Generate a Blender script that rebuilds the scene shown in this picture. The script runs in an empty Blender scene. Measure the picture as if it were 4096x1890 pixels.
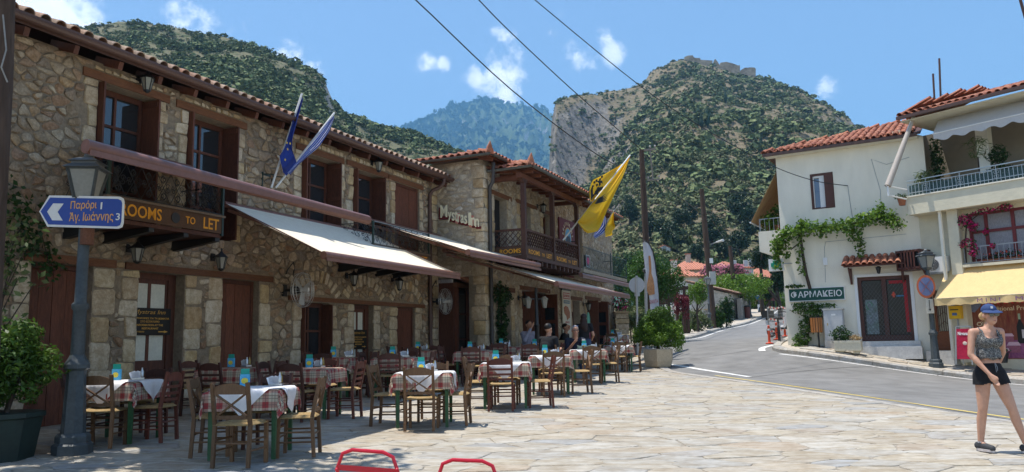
import bpy,math,random
import numpy as np
from mathutils import Vector,Matrix,noise
sc=bpy.context.scene
COL=sc.collection
PI=math.pi
R=math.radians
# ---------------------------------------------------------------- camera
CZ=1.40
PITCH,ROLL,FPX=R(7.8),R(1.15),3080.0
_f=Vector((0,math.cos(PITCH),math.sin(PITCH)));_r=Vector((1,0,0));_u=_r.cross(_f)
CR=math.cos(ROLL)*_r - math.sin(ROLL)*_u
CU=math.cos(ROLL)*_u+math.sin(ROLL)*_r
cam=bpy.data.cameras.new('camera');cam.sensor_width=36;cam.lens=36*FPX / 4096
cam.clip_start=0.1;cam.clip_end=30000
camo=bpy.data.objects.new('camera',cam);COL.objects.link(camo)
camo.matrix_world=Matrix(((CR.x,CU.x,-_f.x,0),(CR.y,CU.y,-_f.y,0),(CR.z,CU.z,-_f.z,CZ),(0,0,0,1)))
sc.camera=camo
def ray(x,y):                      # direction through a point of the picture, one metre of depth
    v=(float(x)-2048) / FPX*CR - (float(y)-945) / FPX*CU+_f
    return v / v.y
def at(x,y,Y): return Vector((0,0,CZ))+ray(x,y)*Y
# ---------------------------------------------------------------- light
SUN_EL=R(76);SH=Vector((0.975,-0.22,0)).normalized()      # horizontal direction in which shadows fall
SDIR=Vector((-SH.x*math.cos(SUN_EL),-SH.y*math.cos(SUN_EL),math.sin(SUN_EL)))
sun=bpy.data.lights.new('sun','SUN');sun.energy=5.0;sun.angle=R(0.53);sun.color=(1.0,0.955,0.89)
suno=bpy.data.objects.new('sun',sun);COL.objects.link(suno)
suno.rotation_euler=SDIR.to_track_quat('Z','Y').to_euler();suno.location=(0,0,60)
world=bpy.data.worlds.new('World');sc.world=world;world.use_nodes=True
def build_world():
    nt=world.node_tree;N=nt.nodes;L=nt.links
    for n_ in list(N): N.remove(n_)
    out=N.new('ShaderNodeOutputWorld');bg=N.new('ShaderNodeBackground');bg.inputs[1].default_value=0.145
    sky=N.new('ShaderNodeTexSky');sky.sky_type='NISHITA';sky.sun_disc=False
    sky.sun_elevation=SUN_EL;sky.sun_rotation=math.atan2(-SH.x,-SH.y);sky.altitude=300;sky.air_density=1.0;sky.dust_density=0.4;sky.ozone_density=1.0
    tc=N.new('ShaderNodeTexCoord')
    # clouds: a few fair-weather puffs, each a soft blob of directions broken up by noise
    nz=N.new('ShaderNodeTexNoise');nz.inputs['Scale'].default_value=13;nz.inputs['Detail'].default_value=8;nz.inputs['Roughness'].default_value=0.62
    L.new(tc.outputs['Generated'],nz.inputs['Vector'])
    wz=N.new('ShaderNodeTexNoise');wz.inputs['Scale'].default_value=7;wz.inputs['Detail'].default_value=5
    L.new(tc.outputs['Generated'],wz.inputs['Vector'])
    sub=N.new('ShaderNodeVectorMath');sub.operation='SUBTRACT';sub.inputs[1].default_value=(0.5,0.5,0.5);L.new(wz.outputs['Color'],sub.inputs[0])
    scl=N.new('ShaderNodeVectorMath');scl.operation='SCALE';scl.inputs['Scale'].default_value=0.055;L.new(sub.outputs[0],scl.inputs[0])
    wrp=N.new('ShaderNodeVectorMath');wrp.operation='ADD';L.new(tc.outputs['Generated'],wrp.inputs[0]);L.new(scl.outputs[0],wrp.inputs[1])
    blobs=[(1680,240,.030,.75),(1760,255,.02,.65),(2090,200,.045,.72),(2010,330,.05,.85),(1920,330,.03,.7),(2200,120,.035,.62),(2310,240,.035,.72),(2420,140,.025,.6),(2460,200,.028,.62),(2560,225,.012,.4),
             (1495,465,.024,.8),(1560,375,.017,.6),(1610,392,.013,.5),(3290,350,.036,.85),(3250,320,.02,.6),(1310,205,.014,.6),(1290,190,.01,.45),(760,70,.05,.75),(1000,120,.045,.78),(1170,215,.035,.8),(1245,265,.025,.75),(830,95,.03,.7),
             (180,40,.075,1.0),(280,75,.05,1.0),(90,10,.06,1.0)]
    acc=None
    def blob(dv,rad,amp):
        nonlocal acc
        d=N.new('ShaderNodeVectorMath');d.operation='DISTANCE';d.inputs[1].default_value=dv;L.new(wrp.outputs[0],d.inputs[0])
        m=N.new('ShaderNodeMapRange');m.interpolation_type='SMOOTHSTEP';m.inputs['From Min'].default_value=rad*1.35;m.inputs['From Max'].default_value=0.0;m.inputs['To Min'].default_value=0;m.inputs['To Max'].default_value=amp
        L.new(d.outputs['Value'],m.inputs['Value'])
        if acc is None: acc=m.outputs[0]
        else:
            a=N.new('ShaderNodeMath');a.operation='MAXIMUM';L.new(acc,a.inputs[0]);L.new(m.outputs[0],a.inputs[1]);acc=a.outputs[0]
    for x,y,rad,amp in blobs: blob(ray(x,y).normalized(),rad,amp)
    rg=random.Random(4)
    for k in range(16):                      # the same kind of puffs go on round the rest of the sky
        az=R(rg.uniform(45,315));el=R(rg.uniform(8,50));
        blob(Vector((math.sin(az)*math.cos(el),math.cos(az)*math.cos(el),math.sin(el))),rg.uniform(.03,.07),rg.uniform(.6,.9))
    mu=N.new('ShaderNodeMath');mu.operation='MULTIPLY_ADD';mu.inputs[1].default_value=2.6;mu.inputs[2].default_value=-1.42;L.new(nz.outputs['Fac'],mu.inputs[0])
    ad=N.new('ShaderNodeMath');ad.operation='ADD';L.new(mu.outputs[0],ad.inputs[0]);L.new(acc,ad.inputs[1])
    gate=N.new('ShaderNodeMapRange');gate.interpolation_type='SMOOTHSTEP';gate.inputs['From Min'].default_value=0.36;gate.inputs['From Max'].default_value=0.74;L.new(ad.outputs[0],gate.inputs['Value'])
    fac=N.new('ShaderNodeMath');fac.operation='MULTIPLY';L.new(gate.outputs[0],fac.inputs[0]);L.new(acc,fac.inputs[1]);fac.use_clamp=True
    f2=N.new('ShaderNodeMath');f2.operation='MULTIPLY';f2.inputs[1].default_value=1.25;f2.use_clamp=True;L.new(fac.outputs[0],f2.inputs[0])
    mix=N.new('ShaderNodeMixRGB');mix.inputs['Color2'].default_value=(9,9.2,9.5,1)
    L.new(f2.outputs[0],mix.inputs['Fac']);L.new(sky.outputs[0],mix.inputs['Color1'])
    L.new(mix.outputs[0],bg.inputs[0]);L.new(bg.outputs[0],out.inputs[0])
build_world()
sc.view_settings.view_transform='Standard';sc.view_settings.look='None';sc.view_settings.exposure=0.65;sc.view_settings.gamma=1
try: sc.view_settings.use_curve_mapping=False
except Exception: pass
sc.cycles.volume_bounces=0;sc.cycles.max_bounces=6;sc.cycles.transparent_max_bounces=8
# ---------------------------------------------------------------- helpers
rnd=random.Random(11)
MATS={}
def M(name,col,rough=.7,var=.18,scale=6.,rv=0.,hv=0.,bump=0.,bscale=None,metal=0.,spec=.3,col2=None,trans=0.,detail=5,stretch=None):
    """procedural surface: colour broken up by noise, rv = spread from piece to piece, col2 = second colour of the mottling"""
    if name in MATS: return MATS[name]
    m=bpy.data.materials.new(name);m.use_nodes=True;nt=m.node_tree;N=nt.nodes;L=nt.links
    b=N['Principled BSDF'];b.inputs['Roughness'].default_value=rough;b.inputs['Metallic'].default_value=metal
    b.inputs['Specular IOR Level'].default_value=spec
    tc=N.new('ShaderNodeTexCoord');src=tc.outputs['Object']
    if stretch:
        mp=N.new('ShaderNodeMapping');mp.inputs['Scale'].default_value=stretch;L.new(src,mp.inputs['Vector']);src=mp.outputs[0]
    nz=N.new('ShaderNodeTexNoise');nz.inputs['Scale'].default_value=scale;nz.inputs['Detail'].default_value=detail;nz.inputs['Roughness'].default_value=.62
    L.new(src,nz.inputs['Vector'])
    c1=tuple(col)+(1,);c2=tuple(col2)+(1,) if col2 else c1
    mx=N.new('ShaderNodeMixRGB');mx.inputs[1].default_value=c1;mx.inputs[2].default_value=c2
    cr=N.new('ShaderNodeMapRange');cr.inputs['From Min'].default_value=.36;cr.inputs['From Max'].default_value=.64;L.new(nz.outputs['Fac'],cr.inputs['Value']);L.new(cr.outputs[0],mx.inputs[0])
    hs=N.new('ShaderNodeHueSaturation');L.new(mx.outputs[0],hs.inputs['Color'])
    vm=N.new('ShaderNodeMapRange');vm.inputs['From Min'].default_value=.25;vm.inputs['From Max'].default_value=.75;vm.inputs['To Min'].default_value=1-var;vm.inputs['To Max'].default_value=1+var
    nz2=N.new('ShaderNodeTexNoise');nz2.inputs['Scale'].default_value=scale*3.7;nz2.inputs['Detail'].default_value=4;L.new(src,nz2.inputs['Vector']);L.new(nz2.outputs['Fac'],vm.inputs['Value'])
    val=vm.outputs[0]
    if rv or hv:
        oi=N.new('ShaderNodeObjectInfo');ge=N.new('ShaderNodeNewGeometry')
        ad=N.new('ShaderNodeMath');ad.operation='ADD';L.new(oi.outputs['Random'],ad.inputs[0]);L.new(ge.outputs['Random Per Island'],ad.inputs[1])
        fr=N.new('ShaderNodeMath');fr.operation='FRACT';L.new(ad.outputs[0],fr.inputs[0])
        mr=N.new('ShaderNodeMapRange');mr.inputs['To Min'].default_value=1-rv;mr.inputs['To Max'].default_value=1+rv;L.new(fr.outputs[0],mr.inputs['Value'])
        mm=N.new('ShaderNodeMath');mm.operation='MULTIPLY';L.new(val,mm.inputs[0]);L.new(mr.outputs[0],mm.inputs[1]);val=mm.outputs[0]
        if hv:
            m7=N.new('ShaderNodeMath');m7.operation='MULTIPLY';m7.inputs[1].default_value=7.31;L.new(fr.outputs[0],m7.inputs[0])
            f7=N.new('ShaderNodeMath');f7.operation='FRACT';L.new(m7.outputs[0],f7.inputs[0])
            h=N.new('ShaderNodeMapRange');h.inputs['To Min'].default_value=.5-hv;h.inputs['To Max'].default_value=.5+hv;L.new(f7.outputs[0],h.inputs['Value']);L.new(h.outputs[0],hs.inputs['Hue'])
    L.new(val,hs.inputs['Value']);L.new(hs.outputs[0],b.inputs['Base Color'])
    if bump:
        bp=N.new('ShaderNodeBump');bp.inputs['Strength'].default_value=min(1,bump);bp.inputs['Distance'].default_value=.02
        nb=N.new('ShaderNodeTexNoise');nb.inputs['Scale'].default_value=bscale or scale*4;nb.inputs['Detail'].default_value=6;L.new(src,nb.inputs['Vector'])
        L.new(nb.outputs['Fac'],bp.inputs['Height']);L.new(bp.outputs[0],b.inputs['Normal'])
    if trans:
        tr=N.new('ShaderNodeBsdfTranslucent');ms=N.new('ShaderNodeMixShader');ms.inputs[0].default_value=trans
        L.new(hs.outputs[0],tr.inputs['Color']);L.new(b.outputs[0],ms.inputs[1]);L.new(tr.outputs[0],ms.inputs[2]);L.new(ms.outputs[0],N['Material Output'].inputs[0])
    MATS[name]=m;return m
def ramp_mat(name,cols,rough=.85,scale=5.,var=.2,bump=.5,bscale=30,layer=None):
    """stone: each piece takes one of several colours, then noise on top"""
    if name in MATS: return MATS[name]
    m=M(name,(1,1,1),rough,var,scale,bump=bump,bscale=bscale,stretch=layer)
    nt=m.node_tree;N=nt.nodes;L=nt.links
    oi=N.new('ShaderNodeObjectInfo');ge=N.new('ShaderNodeNewGeometry')
    ad=N.new('ShaderNodeMath');L.new(oi.outputs['Random'],ad.inputs[0]);L.new(ge.outputs['Random Per Island'],ad.inputs[1])
    fr=N.new('ShaderNodeMath');fr.operation='FRACT';L.new(ad.outputs[0],fr.inputs[0])
    ramp=N.new('ShaderNodeValToRGB');el=ramp.color_ramp.elements
    ramp.color_ramp.interpolation='LINEAR'
    while len(el)<len(cols): el.new(.5)
    for i,c in enumerate(cols): el[i].position=i / (len(cols)-1);el[i].color=tuple(c)+(1,)
    L.new(fr.outputs[0],ramp.inputs[0])
    mxn=[n_ for n_ in N if n_.type == 'MIX_RGB'][0]
    L.new(ramp.outputs[0],mxn.inputs[1])
    dk=N.new('ShaderNodeMixRGB');dk.blend_type='MULTIPLY';dk.inputs[0].default_value=1;dk.inputs[2].default_value=(.72,.66,.58,1);L.new(ramp.outputs[0],dk.inputs[1]);L.new(dk.outputs[0],mxn.inputs[2])
    return m
class MB:
    def __init__(s): s.v=[];s.f=[]
    def add(s,vs,fs):
        o=len(s.v);s.v += [tuple(p) for p in vs];s.f += [tuple(i+o for i in f) for f in fs];return s
    def box(s,x0,x1,y0,y1,z0,z1):
        return s.add([(x0,y0,z0),(x1,y0,z0),(x1,y1,z0),(x0,y1,z0),(x0,y0,z1),(x1,y0,z1),(x1,y1,z1),(x0,y1,z1)],
                     [(0,3,2,1),(4,5,6,7),(0,1,5,4),(1,2,6,5),(2,3,7,6),(3,0,4,7)])
    def bar(s,p,q,w,h,up=(0,0,1),w2=None,h2=None):
        p,q=Vector(p),Vector(q);a=(q - p).normalized();upv=Vector(up)
        if abs(a.dot(upv))>.98: upv=Vector((0,1,0))
        x=a.cross(upv).normalized();y=x.cross(a);w2=w if w2 is None else w2;h2=h if h2 is None else h2
        vs=[]
        for c,ww,hh in ((p,w,h),(q,w2,h2)):
            for sx,sy in ((-1,-1),(1,-1),(1,1),(-1,1)): vs.append(c+x*(sx*ww / 2)+y*(sy*hh / 2))
        return s.add(vs,[(0,3,2,1),(4,5,6,7),(0,1,5,4),(1,2,6,5),(2,3,7,6),(3,0,4,7)])
    def tube(s,pts,r,seg=8,cap=True,closed=False):
        pts=[Vector(p) for p in pts];n=len(pts);rs=r if hasattr(r,'__len__') else [r]*n
        o=len(s.v);ref=None
        for i,p in enumerate(pts):
            a=(pts[min(i+1,n-1)]-pts[max(i-1,0)])
            if closed: a=pts[(i+1) % n]-pts[(i-1) % n]
            a.normalize()
            if ref is None: ref=Vector((0,0,1)) if abs(a.z)<.9 else Vector((1,0,0))
            x=a.cross(ref).normalized();y=x.cross(a);ref=y if abs(y.dot(a))<.5 else ref
            for k in range(seg):
                t=2*PI*k / seg;s.v.append(tuple(p+(x*math.cos(t)+y*math.sin(t))*rs[i]))
        m=n if closed else n - 1
        for i in range(m):
            for k in range(seg):
                a0=o+i*seg+k;a1=o+i*seg+(k+1) % seg;j=(i+1) % n
                s.f.append((a0,a1,o+j*seg+(k+1) % seg,o+j*seg+k))
        if cap and not closed:
            s.f.append(tuple(o+k for k in reversed(range(seg))));s.f.append(tuple(o+(n-1)*seg+k for k in range(seg)))
        return s
    def lathe(s,prof,seg=12,c=(0,0,0),rot=0.):
        o=len(s.v);n=len(prof)
        for r,z in prof:
            for k in range(seg):
                t=2*PI*(k+rot)/seg;s.v.append((c[0]+r*math.cos(t),c[1]+r*math.sin(t),c[2]+z))
        for i in range(n-1):
            for k in range(seg):
                s.f.append((o+i*seg+k,o+i*seg+(k+1)%seg,o+(i+1)*seg+(k+1)%seg,o+(i+1)*seg+k))
        s.f.append(tuple(o+k for k in reversed(range(seg))));s.f.append(tuple(o+(n-1)*seg+k for k in range(seg)))
        return s
    def prism(s,pts,ex):
        n=len(pts);ex=Vector(ex);pts=[Vector(p) for p in pts]
        s.add(pts+[p+ex for p in pts],[tuple(reversed(range(n))),tuple(range(n,2*n))]+[(i,(i+1) % n,n+(i+1) % n,n+i) for i in range(n)]);return s
    def quad(s,a,b,c,d): return s.add([a,b,c,d],[(0,1,2,3)])
    def ball(s,c,r,seg=10,rings=6):
        rr=r if hasattr(r,'__len__') else (r,r,r);o=len(s.v)
        s.v.append((c[0],c[1],c[2]-rr[2]))
        for i in range(1,rings):
            ph=-PI/2+PI*i/rings
            for k in range(seg):
                t=2*PI*k/seg;s.v.append((c[0]+rr[0]*math.cos(ph)*math.cos(t),c[1]+rr[1]*math.cos(ph)*math.sin(t),c[2]+rr[2]*math.sin(ph)))
        s.v.append((c[0],c[1],c[2]+rr[2]));top=len(s.v)-1
        for k in range(seg): s.f.append((o,o+1+(k+1)%seg,o+1+k))
        for i in range(rings-2):
            for k in range(seg):
                a=o+1+i*seg;s.f.append((a+k,a+(k+1)%seg,a+seg+(k+1)%seg,a+seg+k))
        a=o+1+(rings-2)*seg
        for k in range(seg): s.f.append((a+k,a+(k+1)%seg,top))
        return s
    def mesh(s,name,smooth=False):
        me=bpy.data.meshes.new(name);me.from_pydata(s.v,[],s.f);
        if smooth:
            me.polygons.foreach_set('use_smooth',[True]*len(me.polygons))
            try: me.set_sharp_from_angle(angle=R(42))
            except Exception: pass
        me.update();return me
    def build(s,name,mat,parent=None,smooth=False,loc=None,rz=0):
        return link(name,s.mesh(name,smooth),mat,parent,loc,rz)
def link(name,me,mat,parent=None,loc=None,rz=0):
    if mat is not None and len(me.materials)==0: me.materials.append(mat)
    o=bpy.data.objects.new(name,me);COL.objects.link(o)
    if parent is not None: o.parent=parent
    if loc is not None: o.location=loc
    if rz: o.rotation_euler=(0,0,rz)
    return o
def npmesh(name,V,F,smooth=False):
    me=bpy.data.meshes.new(name);V=np.asarray(V,np.float32);F=np.asarray(F,np.int32);k=F.shape[1]
    me.vertices.add(len(V));me.vertices.foreach_set('co',V.ravel());me.loops.add(F.size);me.loops.foreach_set('vertex_index',F.ravel())
    me.polygons.add(len(F));me.polygons.foreach_set('loop_start',np.arange(0,F.size,k,dtype=np.int32))
    if smooth: me.polygons.foreach_set('use_smooth',np.ones(len(F),bool))
    me.update(calc_edges=True);return me
def tag(o,label=None,cat=None,group=None,kind=None):
    if label: o['label']=label
    if cat: o['category']=cat
    if group: o['group']=group
    if kind: o['kind']=kind
    return o
def thing(name,label,cat,loc=(0,0,0),rz=0,group=None):
    o=bpy.data.objects.new(name,None);COL.objects.link(o);o.location=loc;o.rotation_euler=(0,0,rz);o.empty_display_size=.1
    return tag(o,label,cat,group)
def dup(root,loc,rz,label=None,group=None,parent=None):
    def cp(o,par):
        c=o.copy();COL.objects.link(c);c.parent=par
        for ch in kids.get(o,()): cp(ch,c)
        return c
    kids={}
    for ch in root.children_recursive: kids.setdefault(ch.parent,[]).append(ch)
    r=cp(root,parent);r.location=loc;r.rotation_euler=(0,0,rz)
    if label: r['label']=label
    if group: r['group']=group
    return r
def text_mesh(s,w,h,ex=.004,bold=.0,shear=0.):
    """lettering as a mesh in the XZ plane, w wide and h high, lower left corner at the origin, facing -Y"""
    cu=bpy.data.curves.new('t','FONT');cu.body=s;cu.offset=bold;cu.shear=shear;cu.resolution_u=3
    ob=bpy.data.objects.new('t',cu)
    me=bpy.data.meshes.new_from_object(ob);bpy.data.objects.remove(ob);bpy.data.curves.remove(cu)
    n=len(me.vertices);co=np.zeros(n*3,np.float32);me.vertices.foreach_get('co',co);co=co.reshape(-1,3)
    mn=co.min(0);mx_=co.max(0)
    x=(co[:,0]-mn[0]) / max(1e-6,mx_[0]-mn[0])*w;z=(co[:,1]-mn[1]) / max(1e-6,mx_[1]-mn[1])*h
    V=np.stack([x,np.full(n,-ex),z],1);faces=[tuple(p.vertices) for p in me.polygons]
    from collections import Counter
    ec=Counter();
    for f in faces:
        for i in range(len(f)): ec[(f[i],f[(i+1) % len(f)])] += 1
    V2=V.copy();V2[:,1]=0
    mb=MB();mb.v=[tuple(v) for v in V]+[tuple(v) for v in V2];mb.f=list(faces)
    for (a,b_) in list(ec):
        if (b_,a) not in ec: mb.f.append((b_,a,a+n,b_+n))
    bpy.data.meshes.remove(me)
    return mb.mesh('lettering')
def put_text(s,mat,parent,origin,xdir,zdir,w,h,ex=.004,bold=0.,name='lettering',shear=0.):
    me=text_mesh(s,w,h,ex,bold,shear);o=link(name,me,mat,parent)
    X=Vector(xdir).normalized();Z=Vector(zdir).normalized();Y=Z.cross(X)
    o.matrix_local=Matrix(((X.x,Y.x,Z.x,origin[0]),(X.y,Y.y,Z.y,origin[1]),(X.z,Y.z,Z.z,origin[2]),(0,0,0,1)))
    return o
# ---------------------------------------------------------------- frames and ground heights
FAC=R(23.7);DA=10.9
DV=Vector((math.sin(FAC),math.cos(FAC),0));NV=Vector((math.cos(FAC),-math.sin(FAC),0))
FO=NV*-DA                       # origin of the tavern's own axes: x = out of the wall (e), y = along the wall (u)
def W(e,u,z=0.): return FO+NV*e+DV*u+Vector((0,0,z))
_cp=[]
def _pl(X,Y): return -.0157*(X - 5.25)+.0257*(Y - 8.5)
for X in (-14,-8,-3,2,6):
    for Y in (-8,0,8,15,22):
        if X < 5 or Y < 16: _cp.append((X,Y,_pl(X,Y)+(np.interp(Y,(0,8,15,22),(-.03,-.03,.02,.05)) if X < 4 else 0)))
_cp += [(5.0,22.2,.36),(4.9,24.5,.42),(5.97,18.5,.25),(6.72,15.35,.15),(9,19,.18),(8.2,23,.42)]
for x,y,Y in ((3745,1497,23.6),(4096,1543,20.3),(3345,1443,24.6),(3200,1420,25.4),(3085,1409,26.4),(2739,1356,41),(2852,1324,53),(2966,1297,64),(3054,1262,80),(3072,1236,95),(3140,1350,33),(3120,1345,37)):
    p=at(x,y,Y);_cp.append(tuple(p))
_cp += [(40,130,7),(-5,45,1.1),(-15,36,.95),(-22,18,.5),(20,12,-.1),(22,24,.6),(22,40,2.0),(0,34,.75),(-30,80,4),(10,90,4.5),(-40,0,.3),(40,-10,-.4),(45,60,4),(0,-30,-1),(15,-5,-.3)]
_CP=np.array(_cp)
def _tps(X,Y):
    d2=(np.asarray(X)[...,None]-_CP[:,0])**2+(np.asarray(Y)[...,None]-_CP[:,1])**2
    return np.where(d2 > 1e-9,.5*d2*np.log(d2+1e-12),0)
_n=len(_CP);_K=_tps(_CP[:,0],_CP[:,1])+np.eye(_n)*.5
_Pm=np.stack([np.ones(_n),_CP[:,0],_CP[:,1]],1)
_sol=np.linalg.solve(np.block([[_K,_Pm],[_Pm.T,np.zeros((3,3))]]),np.concatenate([_CP[:,2],np.zeros(3)]))
def gza(X,Y):
    X=np.asarray(X,float);Y=np.asarray(Y,float)
    return _tps(X,Y) @ _sol[:_n]+_sol[_n]+_sol[_n+1]*X+_sol[_n+2]*Y
def gz(X,Y): return float(gza(np.array([X]),np.array([Y]))[0])
def G(X,Y,dz=0.): return Vector((X,Y,gz(X,Y)+dz))
def uzp(x,y,e):                   # along-wall and height of a picture point on the plane e metres out of the tavern wall
    v=ray(x,y);t=(-DA+e) / v.dot(NV);p=v*t;return p.dot(DV),p.z+CZ
def gpix(x,y,lo=3.,hi=120.,dz=0.):      # where the line of sight through a picture point meets the ground
    v=ray(x,y);Ys=np.linspace(lo,hi,1200);h=CZ+v.z*Ys - gza(v.x*Ys,Ys)-dz
    k=np.argmax(h < 0)
    t=Ys[k];return Vector((v.x*t,t,CZ+v.z*t))
# ================================================================ stone layout
def clip(poly,nx,ny,c):           # keep nx*x+ny*y <= c
    out=[];n=len(poly)
    for i in range(n):
        ax,ay=poly[i];bx,by=poly[(i+1) % n];da=nx*ax+ny*ay - c;db=nx*bx+ny*by - c
        if da <= 0: out.append((ax,ay))
        if (da < 0<db) or (db < 0<da):
            t=da / (da - db);out.append((ax+t*(bx-ax),ay+t*(by-ay)))
    return out
def shrink(poly,g):
    n=len(poly);P=poly
    for i in range(n):
        ax,ay=poly[i];bx,by=poly[(i+1) % n];dx,dy=bx-ax,by-ay;l=math.hypot(dx,dy)
        if l < 1e-5: continue
        nx,ny=dy/l,-dx/l
        P=clip(P,nx,ny,nx*ax+ny*ay - g)
        if len(P)<3: return []
    return P
def chaikin(P,k=.22):
    out=[]
    for i in range(len(P)):
        a=P[i];b=P[(i+1) % len(P)];out.append((a[0]+(b[0]-a[0])*k,a[1]+(b[1]-a[1])*k));out.append((a[0]+(b[0]-a[0])*(1-k),a[1]+(b[1]-a[1])*(1-k)))
    return out
def area(P): return .5*sum(P[i][0]*P[(i+1) % len(P)][1]-P[(i+1) % len(P)][0]*P[i][1] for i in range(len(P)))
def cells(x0,x1,y0,y1,w,h,gap,rg,holes=(),keep=None,drop=.16,jit=.42,rot=0.,rough=.0):
    """irregular stones filling a rectangle: cells of jittered points, shrunk by the joint"""
    nx=int((x1-x0)/w)+5;ny=int((y1-y0)/h)+5
    grid={}
    for j in range(ny):
        for i in range(nx):
            if rg.random()<drop: continue
            grid[i,j]=(x0+(i - 2+.5+(.25 if j % 2 else -.25)+rg.uniform(-jit,jit))*w,y0+(j - 2+.5+rg.uniform(-jit,jit))*h)
    out=[]
    for (i,j),(px,py) in grid.items():
        if not (x0 < px < x1 and y0 < py < y1): continue
        if any(a <= px <= b and c <= py <= d for a,b,c,d in holes): continue
        if keep and not keep(px,py): continue
        P=[(max(x0,px-2*w),max(y0,py-2*h)),(min(x1,px+2*w),max(y0,py-2*h)),(min(x1,px+2*w),min(y1,py+2*h)),(max(x0,px-2*w),min(y1,py+2*h))]
        for dj in (-2,-1,0,1,2):
            for di in (-2,-1,0,1,2):
                q=grid.get((i+di,j+dj))
                if q is None or (di == 0 and dj == 0): continue
                ex,ey=(q[0]-px)/(w*w),(q[1]-py)/(h*h);mx,my=(q[0]+px)/2,(q[1]+py)/2
                P=clip(P,ex,ey,ex*mx+ey*my)
                if len(P)<3: break
            if len(P)<3: break
        if len(P)<3: continue
        for a,b,c,d in holes:
            bx0=min(p[0] for p in P);bx1=max(p[0] for p in P);by0=min(p[1] for p in P);by1=max(p[1] for p in P)
            if bx1 <= a or bx0 >= b or by1 <= c or by0 >= d: continue
            gaps=[(a-px,(1,0,a)),(px-b,(-1,0,-b)),(c-py,(0,1,c)),(py-d,(0,-1,-d))]
            _,hp=max(gaps,key=lambda t: t[0]);P=clip(P,*hp)
            if len(P)<3: break
        if len(P)<3: continue
        P=shrink(P,gap*rg.uniform(.6,1.5))
        if len(P)<3 or area(P)<w*h*.05: continue
        if rough: P=[(p[0]+rg.uniform(-rough,rough)*w,p[1]+rg.uniform(-rough,rough)*h) for p in P]
        out.append(P)
    return out
def stone_geo(P,mp,h,rg,rnd_=True,inset=.78,tilt=0.,ck=.22):
    """one stone: skirt, shoulder and an inset crown on outline P; mp(a, b, h) -> point"""
    if rnd_: P=chaikin(P,ck)
    cx=sum(p[0] for p in P)/len(P);cy=sum(p[1] for p in P)/len(P);n=len(P);vs=[]
    tx,ty=rg.uniform(-tilt,tilt),rg.uniform(-tilt,tilt)
    for k,hh in ((1.0,-.02),(1.0,h*.45),(inset,h)):
        for p in P:
            a,b=cx+(p[0]-cx)*k,cy+(p[1]-cy)*k
            vs.append(mp(a,b,hh+(tx*(a-cx)+ty*(b-cy) if hh > 0 else 0)))
    fs=[]
    for r in (0,1):
        for i in range(n): fs.append((r*n+i,r*n+(i+1) % n,(r+1)*n+(i+1) % n,(r+1)*n+i))
    fs.append(tuple(2*n+i for i in range(n)))
    return vs,fs
def lay_stones(polys,mp,mat,parent,rg,h=(.015,.04),limit=300,name='stone',score=None,rounded=True,inset=.78,tilt=.08,stuff_name=None,smooth=True,ck=.22):
    order=sorted(range(len(polys)),key=(lambda i: -abs(area(polys[i]))) if score is None else (lambda i: score(polys[i])))
    big=MB()
    for r,i in enumerate(order):
        vs,fs=stone_geo(polys[i],mp,rg.uniform(*h),rg,rounded,inset,tilt,ck)
        if r < limit:
            MB().add(vs,fs).build(name,mat,parent,smooth=smooth)
        else: big.add(vs,fs)
    if big.v:
        o=big.build(stuff_name or name+'_fill',mat,parent,smooth=smooth);o['kind']='stuff'
# ================================================================ ground, plaza, road
EDGE=[(9.6,-12),(9.3,-2),(8.5,6),(7.75,11),(7.39,12.4),(6.72,15.35),(5.97,18.5),(5.05,22.2),(4.85,24.2),(5.2,27.5),(5.9,33),(7.2,38),(9.4,41),(14.0,53),(19.3,64),(26.3,80),(32.5,95),(39,110)]
RK=[(17.5,-12),(16.8,0),(15.2,12),(14.3,17),(13.55,20.3),(13.2,22.2),(12.7,23.35),(11.7,24.0),(10.5,24.55),(9.6,25.15),(9.0,25.9),(8.92,26.9),(9.6,28.6),(11.4,32.2),(14.8,40),(19.5,52),(26,64),(33,78),(42,95),(50,108)]
def resample(pl,step):
    pl=[Vector((p[0],p[1])) for p in pl]
    # smooth first (Catmull-Rom)
    out=[]
    for i in range(len(pl)-1):
        p0=pl[max(i-1,0)];p1=pl[i];p2=pl[i+1];p3=pl[min(i+2,len(pl)-1)];n=max(2,int((p2-p1).length/step))
        for k in range(n):
            t=k/n;out.append(.5*((2*p1)+(-p0+p2)*t+(2*p0-5*p1+4*p2-p3)*t*t+(-p0+3*p1-3*p2+p3)*t**3))
    out.append(pl[-1]);return out
def offset_line(pl,d):
    out=[]
    for i,p in enumerate(pl):
        t=(pl[min(i+1,len(pl)-1)]-pl[max(i-1,0)]).normalized();out.append(Vector((p.x+t.y*d,p.y - t.x*d)))
    return out
def strip(a,b,dz,name,mat,nc=1,parent=None,kind='structure',dzb=None):
    """sheet between two polylines of equal length, following the ground"""
    n=len(a);V=[];F=[]
    for i in range(n):
        for k in range(nc+1):
            t=k/nc;p=a[i]*(1-t)+b[i]*t;V.append((p.x,p.y,dz if dzb is None else dz*(1-t)+dzb*t))
    V=np.array(V);V[:,2] += gza(V[:,0],V[:,1])
    for i in range(n-1):
        for k in range(nc): F.append((i*(nc+1)+k,i*(nc+1)+k+1,(i+1)*(nc+1)+k+1,(i+1)*(nc+1)+k))
    o=link(name,npmesh(name,V,F,True),mat,parent)
    if kind: o['kind']=kind
    return o
EDGEr=resample(EDGE,.5);RKr=resample(RK,.5)
def to_n(pl,n):
    L_=[0]
    for i in range(1,len(pl)): L_.append(L_[-1]+(pl[i]-pl[i-1]).length)
    out=[]
    xs=np.interp(np.linspace(0,L_[-1],n),L_,[p.x for p in pl]);ys=np.interp(np.linspace(0,L_[-1],n),L_,[p.y for p in pl])
    return [Vector((x,y)) for x,y in zip(xs,ys)]
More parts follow.
